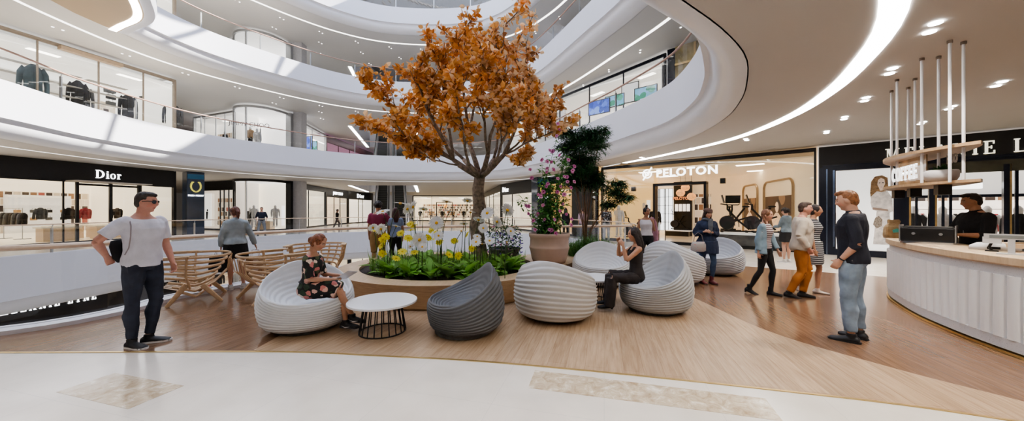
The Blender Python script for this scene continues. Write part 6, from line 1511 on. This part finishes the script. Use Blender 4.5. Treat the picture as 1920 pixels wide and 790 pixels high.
# 1 man in the white T-shirt
p = Person('a','man with sunglasses in a white T-shirt and dark jeans standing at the far left front',-4.38,4.08,38,1.80,skin='rosy',vox=.0075,head=(-.45,1,-.03),
  arms={'r':(D(.72,-.45,-.85),D(-.62,-.35,-.75),(D(-.5,-.2,-.75),V((-.3,-1,0)),V((0,.3,1)),.5)),'l':(D(-.28,-.02,-1),D(.02,.42,-1),(D(.05,.35,-1),V((1,0,.1)),V((0,1,0)),.55))},
  legs={'r':(D(.06,.03,-1),D(-.06,-.08,-1),(.1,1)),'l':(D(-.04,.10,-1),D(.10,-.10,-1),(-.55,.9))})
p.body.v = p.body.v; p.finish()
p.top('t_shirt', white_t, .020, .74, -.05, .50, sinfl=.022, disp=.007); p.legs_('jeans', denim_d, .010, .97, disp=.009); p.shoes(shoe_k, sole_w, 'trainer', 0, .009); p.hair('short',(.035,.028,.025))
T_ = Matrix.Translation(p.hc) @ p.Rh.to_4x4() @ Matrix.Scale(p.s,4); m = MB()
for sg in (-1,1):
    m.loft([[(sg*.033+w*cos(a*pi/6), .088+yo-abs(sg*.033+w*cos(a*pi/6))*.18, .014+h*sin(a*pi/6)) for a in range(12)] for yo,w,h in ((0,.028,.020),(.005,.029,.021))], M=T_); m.tube([(sg*.060,.085,.02),(sg*.078,.05,.02),(sg*.084,.0,.012)], .004, 6, T_)
m.box(-.01,.01,.084,.090,.018,.026,T_); g = m.build('sunglasses', pbr('black lens',(.008,.008,.01),.08)); g.parent = p.root
q = W_(p, V((.245*p.s,-.09,1.12*p.s)))
m = MB(); m.loft([[(w*cos(a*pi/8)*1.0, d*sin(a*pi/8), z) for a in range(16)] for z,w,d in ((0,.05,.03),(.06,.08,.045),(.2,.085,.05),(.26,.06,.03))]); o = m.build('sling_bag', blk, smooth=True); o.location = W_(p, V((.07,-.17,1.0))); o.rotation_euler = (0,.2,p.root.rotation_euler[2]); tag(o,'small black bag tucked behind the hip of the man in the white T-shirt','bag')
m = MB(); m.tube([p.pel+V(q)*p.s for q in ((.150,-.03,.525),(.165,.05,.49),(.178,.085,.42),(.185,.09,.30),(.19,.075,.18),(.195,.03,.10))],[(.006,.003)]*6,6); g = m.build('bag_strap', pbr('grey strap',(.35,.3,.32),.8)); g.parent = p.root

# 2 woman in the pale denim jacket, from behind
p = Person('b','woman in pale denim jacket and black skirt seen from behind by the glass rail',-5.62,7.0,184,1.66,True,head=(-.35,1,-.12),skin='light',vox=.011,
  arms={'l':(D(-.30,.02,-1),D(-.02,.30,-.8),None),'r':(D(.42,.05,-1),D(.35,.22,-1),None)},legs={'l':(D(-.02,.0,-1),D(.02,.0,-1),(-.3,1)),'r':(D(.04,.10,-1),D(.06,-.12,-1),(.5,1))})
p.finish(); p.top('denim_jacket', denim_j, .032, 1.95, .0, .52, .02, .026, collar=True, disp=.012); p.skirt('skirt', blk, .26, .185, .225, .08); p.shoes(ck('offwhite',(.6,.58,.56)), sole_w, 'sneaker'); p.hair('pony',(.13,.045,.025))
def carrier(c, w, d, h, mat, label, rz=0, name='shopping_bag', hm=None):
    t = E(name, label, 'shopping bag', c, rz); m = MB(); m.loft([[(x*w/2*k,y*d/2*k2,z) for x,y in ((-1,-1),(1,-1),(1,1),(-1,1))] for z,k,k2 in ((0,1,1),(h*.5,1,.9),(h,1,.55))]); o = m.build('bag_body', mat); o.parent = t
    for s_ in (-1,1): m = MB(); m.tube([(-w*.22,s_*d*.25,h),(-w*.18,s_*d*.12,h+.13),(w*.18,s_*d*.12,h+.13),(w*.22,s_*d*.25,h)],.004,5); o = m.build('handle', hm or mat); o.parent = t
    return t
wl = W_(p,p.wri['l']); wr = W_(p,p.wri['r'])
carrier((wl.x-.02,wl.y-.02,wl.z-.50),.34,.12,.30,blk,'black paper shopping bag hanging from the left hand of the denim jacket woman')
carrier((wr.x+.02,wr.y-.02,wr.z-.66),.32,.14,.42,blotchm('brown printed paper',(.42,.26,.15),[(.6,.5,.42),(.35,.2,.1),(.7,.62,.56)],7,.7,.5),'brown and pale printed shopping bag in the right hand of the denim jacket woman',.2)

# 3 seated woman in the floral dress
floral = blotchm('floral print', (.012,.012,.012), [(.75,.45,.38),(.62,.22,.20),(.85,.68,.55),(.03,.05,.03),(.8,.55,.45),(.10,.12,.06)], 13, .75, .52)
p = Person('c','woman in a dark floral dress sitting on a pouf and looking at a tablet',-2.70,4.58,64,1.66,True,pel=.545,lean=.10,head=(.10,.88,-.45),skin='tan',vox=.0075,lip=(.5,.12,.12),
  arms={'l':(D(-.12,.22,-1),D(.10,1,-.05),(D(.3,1,.0),V((.2,0,-1)),V((1,.2,.2)),.3)),'r':(D(.10,.20,-1),D(-.25,1,-.05),(D(-.2,1,.15),V((-.4,0,-1)),V((-1,.2,.2)),.4))},
  legs={'r':(D(-.12,.98,.10),D(-.12,.42,-1),(.0,1,-.12)),'l':(D(.10,1,-.02),D(.22,.22,-1),(.25,1,-.0))})
p.finish(); p.top('floral_dress_top', floral, .016, .92, -.05, .485, sinfl=.022, disp=.005); p.skirt('floral_dress_skirt', floral, .40, .182, .15, .12, .80); p.shoes(shoe_k, pbr('dark sole',(.05,.05,.06),.6), 'trainer', 0, .010); p.hair('bun_back',(.22,.075,.03))
for k in 'lr':     # white curved tick on the outer side of each trainer
    for sd in (-1,1):
        f = p.foot[k]; fl = V((f.x,f.y,0)).normalized(); side = V((fl.y,-fl.x,0))*sd; a = p.ank[k]; m = MB(); up = V((0,0,1))
        c = a-up*.055; m.add([c+side*.052+f*.10+up*.0, c+side*.056+f*.03-up*.020, c+side*.054-f*.035+up*.012, c+side*.056+f*.025-up*.006],[(0,1,3),(1,2,3)]); o = m.build('tick_mark', sole_w); o.parent = p.root
wl = (W_(p,p.wri['l'])+W_(p,p.wri['r']))/2
t = E('tablet','pale tablet computer held on the lap of the woman in the floral dress','tablet',wl+V((.17,-.03,.04)),p.root.rotation_euler[2]); Mt = Matrix.Rotation(.55,4,'X') @ Matrix.Rotation(-.25,4,'Y')
m = MB(Mt); m.box(-.13,.13,-.09,.09,-.004,.0); o = m.build('case', pbr('silver case',(.6,.6,.62),.3,metal=.5)); o.parent = t; m = MB(Mt); m.box(-.12,.12,-.08,.08,0.0,.002); o = m.build('screen', pbr('tablet screen',(.5,.5,.52),.1,var=.5,scale=6,emit=.2)); o.parent = t

# 4, 5 far side men
p = Person('d','man in navy shirt and grey jeans facing the camera across the opening',-15.65,21.5,0,1.80,skin='light',vox=.016,arms={'l':(D(-.35,-.1,-1),D(.15,.5,-.8),None),'r':(D(.35,-.1,-1),D(-.15,.5,-.8),None)},legs={'l':(D(-.16,.05,-1),D(-.06,0,-1),(-.2,1)),'r':(D(.16,.05,-1),D(.06,0,-1),(.2,1))})
p.finish(); p.top('navy_shirt', ck('navy',(.015,.02,.04)), .018, 1.3); p.legs_('grey_jeans', ck('grey jeans',(.2,.22,.25)), .014); p.shoes(shoe_k); p.hair('short',(.05,.03,.02))
p = Person('e','man in black top and grey trousers walking on the far side of the opening',-14.9,29.3,92,1.72,skin='mid',vox=.018,legs={'l':(D(0,.42,-1),D(0,-.05,-1),(0,1)),'r':(D(0,-.3,-1),D(0,-.5,-1),(0,1,-.3))})
p.finish(); p.top('black_jacket', blk, .025, 1.9); p.legs_('grey_trousers', ck('taupe',(.13,.11,.11)), .016); p.shoes(shoe_k); p.hair('short',(.02,.015,.012))
# 6 couple behind the planter
p = Person('f','man with curly dark hair, raspberry T-shirt and khaki shorts seen from behind',-3.58,9.2,180,1.80,skin='mid',vox=.012,head=(.15,1,0),arms={'l':(D(-.16,-.02,-1),D(0,.1,-1),None),'r':(D(.55,.15,-.8),D(.75,.3,-.35),None)})
p.finish(); p.top('raspberry_t_shirt', ck('raspberry',(.30,.045,.11)), .022, .75, -.05, .5, sinfl=.022); p.legs_('khaki_shorts', ck('khaki',(.34,.22,.10)), .030, .52, .0, .008); p.shoes(shoe_k,sole_w); p.hair('curly',(.02,.013,.012))
p = Person('g','woman with dark red hair and blue top beside the curly haired man',-3.16,9.35,186,1.66,True,skin='mid',vox=.013)
p.finish(); p.top('blue_top', ck('pale blue',(.25,.32,.5)), .016, .6); p.legs_('black_trousers', blk, .012); p.shoes(shoe_k); p.hair('long',(.05,.012,.014))
# 7 people beyond the right of the opening
p = Person('h','woman with long dark hair in black, seen from behind beside the pink flowers',2.95,18.9,180,1.72,True,skin='tan',vox=.016); p.finish(); p.top('black_top', blk, .022, 1.8); p.legs_('black_trousers', blk, .014); p.shoes(shoe_k); p.hair('long',(.03,.015,.014))
p = Person('i','person in loose pale pink top seen from behind beyond the wooden rails',3.85,18.7,185,1.72,False,skin='tan',vox=.016); p.finish(); p.top('pale_pink_top', ck('pale pink',(.52,.36,.42)), .045, 1.2, -.1, .5); p.legs_('grey_trousers', ck('grey t',(.12,.12,.14)), .016); p.shoes(shoe_k); p.hair('short',(.03,.02,.02))
pat = blotchm('black white print', (.03,.03,.035), [(.5,.5,.52),(.02,.02,.02),(.3,.32,.35)], 16, .7, .5)
p = Person('j','person in black and white patterned shirt and pale grey trousers before the fitness shop window',4.72,17.2,10,1.82,False,skin='dark',vox=.016); p.finish(); p.top('patterned_shirt', pat, .02, .8); p.legs_('pale_trousers', ck('pale grey',(.42,.42,.44)), .014); p.shoes(shoe_k,sole_w); p.hair('short',(.02,.02,.02))
# 8 woman with top bun
p = Person('k','woman with top bun, white sleeveless top and ripped black jeans, carrying a pink jacket',3.36,8.62,8,1.66,True,skin='mid',vox=.010,head=(-.5,1,.0),lip=(.5,.1,.1),
  arms={'r':(D(.20,-.05,-1),D(-.02,.12,-1),None),'l':(D(-.22,-.05,-1),D(.20,.35,.95),(D(.3,-.1,.95),V((.2,-1,0)),V((1,0,0)),.6))},legs={'l':(D(-.10,.08,-1),D(-.02,-.06,-1),(-.4,1)),'r':(D(.04,.0,-1),D(0,0,-1),(.1,1))})
p.finish(); p.top('white_sleeveless_top', ck('soft white',(.70,.66,.70)), .014, 0, .03, .47, disp=.006); p.legs_('black_jeans', blk, .008, .95); p.shoes(blk,sole_w); p.hair('bun_top',(.025,.016,.016))
m = MB(); m.tube([p.sho['l']+V((.0,-.05,.07)),p.sho['l']+V((-.06,-.12,-.05)),p.sho['l']+V((-.10,-.12,-.3)),p.sho['l']+V((-.10,-.10,-.62))],[(.05,.03),(.075,.04),(.08,.04),(.07,.03)],12); me = remesh(m,.012,2,.012,.06); o = bpy.data.objects.new('pink_jacket',me); COL.objects.link(o); me.materials.append(ck('dusty pink',(.50,.26,.32))); o.parent = p.root
# 9 woman with cap
p = Person('l','woman in brown cap, grey scarf, navy padded coat and jeans with a handbag',4.28,7.55,18,1.62,True,skin='light',vox=.010,head=(-.25,1,-.05),lip=(.5,.15,.15),
  arms={'r':(D(.42,-.12,-1),D(-.55,.62,.25),(D(-.8,.4,.25),V((0,-1,0)),V((0,0,1)),.8)),'l':(D(-.25,-.05,-1),D(.55,.6,.25),(D(.8,.4,.2),V((0,-1,0)),V((0,0,1)),.8))},legs={'l':(D(-.10,.12,-1),D(.08,-.10,-1),(-.3,1)),'r':(D(.03,.0,-1),D(.02,-.0,-1),(-.2,1))})
p.finish(); p.top('navy_coat', ck('navy coat',(.018,.028,.065)), .045, 1.9, -.10, .53, .10, .032, disp=.014, collar=True); p.skirt('coat_skirt', ck('navy coat',(.018,.028,.065)), .22, .22, .235, .05, .85); p.legs_('jeans', denim_m, .010, .93); p.shoes(pbr('oxblood boot',(.16,.035,.045),.4),pbr('dark sole',(.05,.05,.06),.6),'boot',.07,.012); p.hair('long',(.04,.02,.018))
T_ = Matrix.Translation(p.hc) @ p.Rh.to_4x4() @ Matrix.Scale(p.s,4); m = MB(); m.ell((0,-.01,.075),(.097,.115,.062),20,10,T_); m.loft([[(.075*cos(a*pi/8),.05+.085*sin(a*pi/8)*(1 if a<9 else .3),z) for a in range(16)] for z in (.045,.058)],M=T_); me = remesh(m,.009,2); o = bpy.data.objects.new('flat_cap',me); COL.objects.link(o); me.materials.append(pbr('brown tweed',(.12,.07,.055),.9,var=.3,scale=60)); o.parent = p.root
m = MB(); c = p.pel+p.up*.55*p.s; m.tube([c+V((.085*cos(a*pi/6),.075*sin(a*pi/6)+.01,-.01+.015*sin(a))) for a in range(13)],.036,10); m.tube([c+V((-.03,.10,-.02)),c+V((-.02,.155,-.15)),c+V((.0,.16,-.32))],[(.05,.03),(.055,.025),(.04,.02)],10); me = remesh(m,.010,2,.008,.04); o = bpy.data.objects.new('grey_scarf',me); COL.objects.link(o); me.materials.append(ck('grey knit',(.10,.11,.13))); o.parent = p.root
t = E('handbag','pale grey handbag with small red flowers held by the woman in the cap','handbag',W_(p,V((.22,.16,.70)))); t.rotation_euler[2] = p.root.rotation_euler[2]
m = MB(); m.loft([[(w*cos(a*pi/10),d*sin(a*pi/10),z) for a in range(20)] for z,w,d in ((0,.10,.04),(.03,.155,.06),(.16,.15,.055),(.22,.12,.03))]); o = m.build('bag_body', blotchm('small flowers',(.42,.38,.36),[(.55,.1,.1),(.42,.38,.36),(.5,.3,.28),(.42,.38,.36)],38,.7,.3), smooth=True); o.parent = t
m = MB(); m.tube([(-.10,0,.21),(-.07,-.02,.36),(.0,-.03,.42),(.07,-.02,.36),(.10,0,.21)],.008,6); o = m.build('strap', ck('taupe strap',(.2,.16,.15))); o.parent = t
# 10 seated woman in black
brown_k = ck('brown black',(.030,.024,.024))
p = Person('m','woman with long dark hair in a black jumpsuit sitting on the grey pouf, hands raised',1.98,5.50,-72,1.68,True,pel=.555,lean=-.02,head=(.10,1,-.04),skin='tan',vox=.0085,lip=(.42,.1,.1),
  arms={'l':(D(-.10,.75,-.62),D(.25,.15,1),(D(.45,.3,.7),V((1,-.2,0)),V((0,-1,.3)),.5)),'r':(D(.12,.85,-.5),D(-.30,.05,1),(D(-.45,.3,.7),V((-1,-.2,0)),V((0,-1,.3)),.5))},
  legs={'l':(D(-.02,1,.05),D(.0,.10,-1),(0,1)),'r':(D(-.05,1,.12),D(.0,.04,-1),(0,1))})
p.finish(); p.top('black_bodice', brown_k, .010, 0, -.06, .42, disp=.004)
m = MB()
for sg in (-1,1): m.tube([p.pel+p.up*.40*p.s+p.rt*sg*.09+p.fw*.105,p.pel+p.up*.47*p.s+p.rt*sg*.075+p.fw*.06,p.pel+p.up*.505*p.s+p.rt*sg*.07-p.fw*.01,p.pel+p.up*.40*p.s+p.rt*sg*.06-p.fw*.085],[(.028,.01)]*4,8)
g = m.build('shoulder_straps', brown_k, smooth=True); g.parent = p.root
p.legs_('wide_trousers', brown_k, .018, 1.0, .035, .010, .035); p.shoes(blk, None,'shoe',0,.006,.03); p.hair('long',(.022,.014,.013))
# 11 walking woman
tee = stripem('striped tee',(.62,.55,.53),(.13,.08,.09),28)
p = Person('n','woman with braids in blue open shirt, striped tee and black leggings walking right',4.78,6.5,74,1.62,True,skin='light',vox=.010,head=(.05,1,-.04),
  arms={'l':(D(-.15,.25,-1),D(0,.45,-1),None),'r':(D(.18,-.22,-1),D(0,.05,-1),None)},legs={'l':(D(0,.28,-1),D(0,-.10,-1),(0,1,.05)),'r':(D(.02,-.12,-1),D(.02,-.50,-1),(0,1,-.35))})
p.finish(); p.top('striped_tee', tee, .012, .5, -.02, .49, disp=.004); p.legs_('black_leggings', blk, .004, .98, disp=.003); p.shoes(blk,None,'ankle_boot',.06,.010,.045); p.hair('braids',(.20,.09,.045))
b = MB(); s = p.s
for sg in (-1,1):
    rg = []
    for t_,w,d in ((-.10,.225,.165),(.05,.205,.15),(.2,.175,.13),(.33,.185,.14),(.43,.185,.12),(.49,.12,.09)):
        c = p.pel+p.up*t_*s; out = [c+p.rt*cos(a)*w*s*sg+p.fw*sin(a)*d*s for a in [radians(x) for x in range(-95,48,13)]]; inn = [c+p.rt*cos(a)*(w-.02)*s*sg+p.fw*sin(a)*(d-.02)*s for a in [radians(x) for x in range(-95,48,13)]][::-1]; rg.append(out+inn)
    b.loft(rg)
for k in 'lr':
    b.ell(p.sho[k],(.066*s,)*3,12,8); b.tube([p.sho[k],p.elb[k],p.elb[k].lerp(p.wri[k],.8)],[.070*s,.060*s,.050*s],12)
me = remesh(b,.011,2,.010,.07); o = bpy.data.objects.new('blue_overshirt',me); COL.objects.link(o); me.materials.append(ck('chambray',(.22,.31,.38))); o.parent = p.root
# 12 man in blazer
p = Person('o','man in cream blazer and rust trousers walking right with a hand in his pocket',5.28,6.3,98,1.76,skin='rosy',vox=.010,lean=.06,belly=.03,head=(.05,1,.02),
  arms={'r':(D(.25,-.25,-1),D(-.15,.50,-.85),(D(-.4,.35,-.8),V((-1,0,0)),V((0,1,0)),.5)),'l':(D(-.2,.15,-1),D(.1,.35,-1),None)},legs={'l':(D(-.02,.32,-1),D(0,-.22,-1),(0,1,.0)),'r':(D(.02,.02,-1),D(0,-.48,-1),(0,1,-.18))})
p.finish(); p.top('cream_blazer', ck('cream',(.62,.54,.45)), .036, 1.9, -.12 if 0 else -.10, .51, .06, .026, disp=.011); p.legs_('rust_trousers', ck('rust',(.38,.14,.03)), .016, .98, .004); p.shoes(blk,None,'shoe',0,.010); p.hair('short',(.07,.04,.028))
m = MB(); c = p.pel+p.up*.50*p.s; m.tube([c+p.rt*.06-p.fw*.03, c+p.up*.04*p.s+p.rt*.04, c+p.fw*.07+p.up*.01, c+p.fw*.13-p.up*.12, c+p.fw*.155-p.up*.3],[(.02,.03),(.03,.02),(.04,.015),(.05,.015),(.03,.012)],8); g = m.build('dark_shirt', ck('dark blue',(.02,.03,.05)), smooth=True); g.parent = p.root
# 13 woman in striped dress
sd = stripem('striped dress',(.5,.49,.5),(.025,.025,.03),26)
p = Person('q','woman in black and white striped dress walking beside the man in the cream blazer',5.78,6.6,84,1.70,True,skin='tan',vox=.011,head=(0,1,0),legs={'l':(D(0,.2,-1),D(0,-.08,-1),(0,1)),'r':(D(0,-.15,-1),D(0,-.45,-1),(0,1,-.3))})
p.finish(); p.top('striped_dress_top', sd, .014, .5, -.05, .49); p.skirt('striped_dress_skirt', sd, .33, .185, .20, .08); p.shoes(pbr('pale sandal',(.5,.42,.38),.6),None,'sandal',-.02,.003); p.hair('bun_back',(.03,.02,.02))
# 14 distant woman
p = Person('r','woman in grey denim jacket and black skirt facing away near the fitness shop window',8.45,10.6,-125,1.68,True,skin='light',vox=.013,head=(0,1,-.2),arms={'l':(D(-.15,.35,-1),D(.2,1,-.1),None),'r':(D(.15,.3,-1),D(-.2,1,-.1),None)})
p.finish(); p.top('grey_denim_jacket', pbr('grey denim',(.17,.22,.26),.85,var=.25,scale=7), .03, 1.8, 0, .52, disp=.01); p.skirt('black_skirt', blk, .27, .18, .235, .08); p.shoes(ck('offwhite',(.6,.58,.56)), sole_w,'sneaker'); p.hair('puff',(.02,.014,.014))
# 15 man in navy shirt
p = Person('s','young man in dark navy shirt and washed light jeans standing in profile before the counter',4.20,4.24,-97,1.83,skin='light',vox=.0075,head=(-.02,1,-.14),brow=(.2,.09,.04),
  arms={'l':(D(-.10,-.24,-1),D(.05,.52,-.72),(D(.1,.5,-.8),V((1,0,0)),V((0,1,0)),.5)),'r':(D(.10,-.15,-1),D(-.05,.5,-.8),None)},
  legs={'l':(D(-.05,.07,-1),D(-.02,-.08,-1),(-.05,1)),'r':(D(.06,.0,-1),D(.02,-.10,-1),(.3,1))})
p.finish(); p.top('navy_shirt', ck('ink navy',(.016,.019,.033)), .024, 1.32, -.05, .52, .03, .020, disp=.010, collar=True); p.legs_('light_jeans', denim_l, .018, .95, .006, disp=.010); p.shoes(shoe_k,shoe_k,'shoe',0,.010); p.hair('quiff',(.28,.12,.05))
m = MB(); w_ = p.wri['l']-(p.wri['l']-p.elb['l']).normalized()*.02; d = (p.wri['l']-p.elb['l']).normalized(); m.tube([w_-d*.008,w_+d*.008],.031*p.s,12); g = m.build('watch', blk); g.parent = p.root
# 16 barista
p = Person('u','barista in black shirt behind the counter, holding a card reader',7.12,5.28,-52,1.84,skin='tan',vox=.0085,head=(.35,1,-.10),
  arms={'l':(D(-.25,.25,-1),D(.30,1,.05),(D(.3,1,0),V((0,0,1)),V((-1,0,0)),.5)),'r':(D(.18,.40,-.9),D(-.10,1,.12),(D(0,1,0),V((-.3,0,-1)),V((-1,0,0)),.4))})
p.finish(); p.top('black_shirt', blk, .024, 1.35, -.05, .52, .0, .022, disp=.009, collar=True); p.legs_('black_trousers', blk, .016); p.shoes(shoe_k); p.hair('quiff',(.018,.014,.013))
m = MB(); m.tube([p.pel+p.fw*.15+p.up*.49*p.s*1-p.fw*.05, p.pel+p.fw*.150+p.up*.38*p.s, p.pel+p.fw*.145+p.up*.2*p.s],[(.008,.003)]*3,6); g = m.build('shirt_placket', pbr('grey edge',(.3,.3,.3),.6)); g.parent = p.root
q = W_(p,p.wri['l']+V((.06,.15,.02))); t = E('card_reader','small dark card reader held by the barista','card reader',q,p.root.rotation_euler[2]); m = MB(); m.box(-.035,.035,-.07,.07,-.012,.012); o = m.build('body',blk,bevel=.004); o.parent=t; m = MB(); m.box(-.028,.028,.0,.06,.012,.014); o = m.build('screen',pbr('grey screen',(.35,.38,.38),.3)); o.parent=t
q = W_(p,p.wri['r']+V((-.02,.16,-.03))); m = MB(); m.ell((0,0,0),(.09,.06,.04),14,8); o = m.build('bread_roll', pbr('bread crust',(.50,.32,.12),.8,var=.3,scale=20,bump=.4,bscale=40), smooth=True); o.location = q; tag(o,'golden bread roll in front of the barista','bread')

bpy.data.collections.remove(TMPC)
bpy.context.view_layer.layer_collection.children['place'].exclude = False
# ================================================================== CAMERA, LIGHT
cam = bpy.data.cameras.new('camera'); co = bpy.data.objects.new('camera', cam); COL.objects.link(co)
co.location = (0,0,1.6); co.rotation_euler = (pi/2,0,0); cam.sensor_width = 36; cam.lens = 36*645/1920; cam.clip_start = .05; cam.clip_end = 300
SC.camera = co
w = bpy.data.worlds.new('w'); SC.world = w; w.use_nodes = True
N = w.node_tree.nodes; bg = N['Background']; bg.inputs[0].default_value = (.70,.79,1,1); bg.inputs[1].default_value = 3.0
sl = bpy.data.lights.new('sun','SUN'); sl.energy = 15; sl.angle = .01; sl.color = (1,.95,.88); so = bpy.data.objects.new('sun', sl); COL.objects.link(so)
sdir = V((.68,.20,.70)); so.rotation_euler = sdir.to_track_quat('Z','Y').to_euler()
def spot(p, e, size=2.2, blend=.9, col=(1,.90,.78), rad=.06):
    l = bpy.data.lights.new('downlight_fill_lamp','SPOT'); l.energy = e; l.spot_size = size; l.spot_blend = blend; l.color = col; l.shadow_soft_size = rad
    o = bpy.data.objects.new('downlight_fill_lamp', l); COL.objects.link(o); o.location = p
for p in [(5.5,4.5),(7.6,7.4),(9.6,10.5),(9.2,6.5),(11.2,9.4),(3.8,1.2),(0,.2),(-4,-.5),(-8,.2),(7.5,1.5),(-1.5,-3),(4,-3),(-7,-3)]:  # those without modelled downlights are unseen lamps added to brighten the near floor
    spot((*p,3.9), 300)
SC.view_settings.view_transform = 'AgX'; SC.view_settings.look = 'AgX - Medium High Contrast'; SC.view_settings.exposure = .42
cy = SC.cycles
cy.use_denoising = True; cy.max_bounces = 8; cy.diffuse_bounces = 5; cy.glossy_bounces = 3; cy.transparent_max_bounces = 24; cy.transmission_bounces = 3
cy.sample_clamp_indirect = 6; cy.caustics_reflective = False; cy.caustics_refractive = False; cy.use_light_tree = True
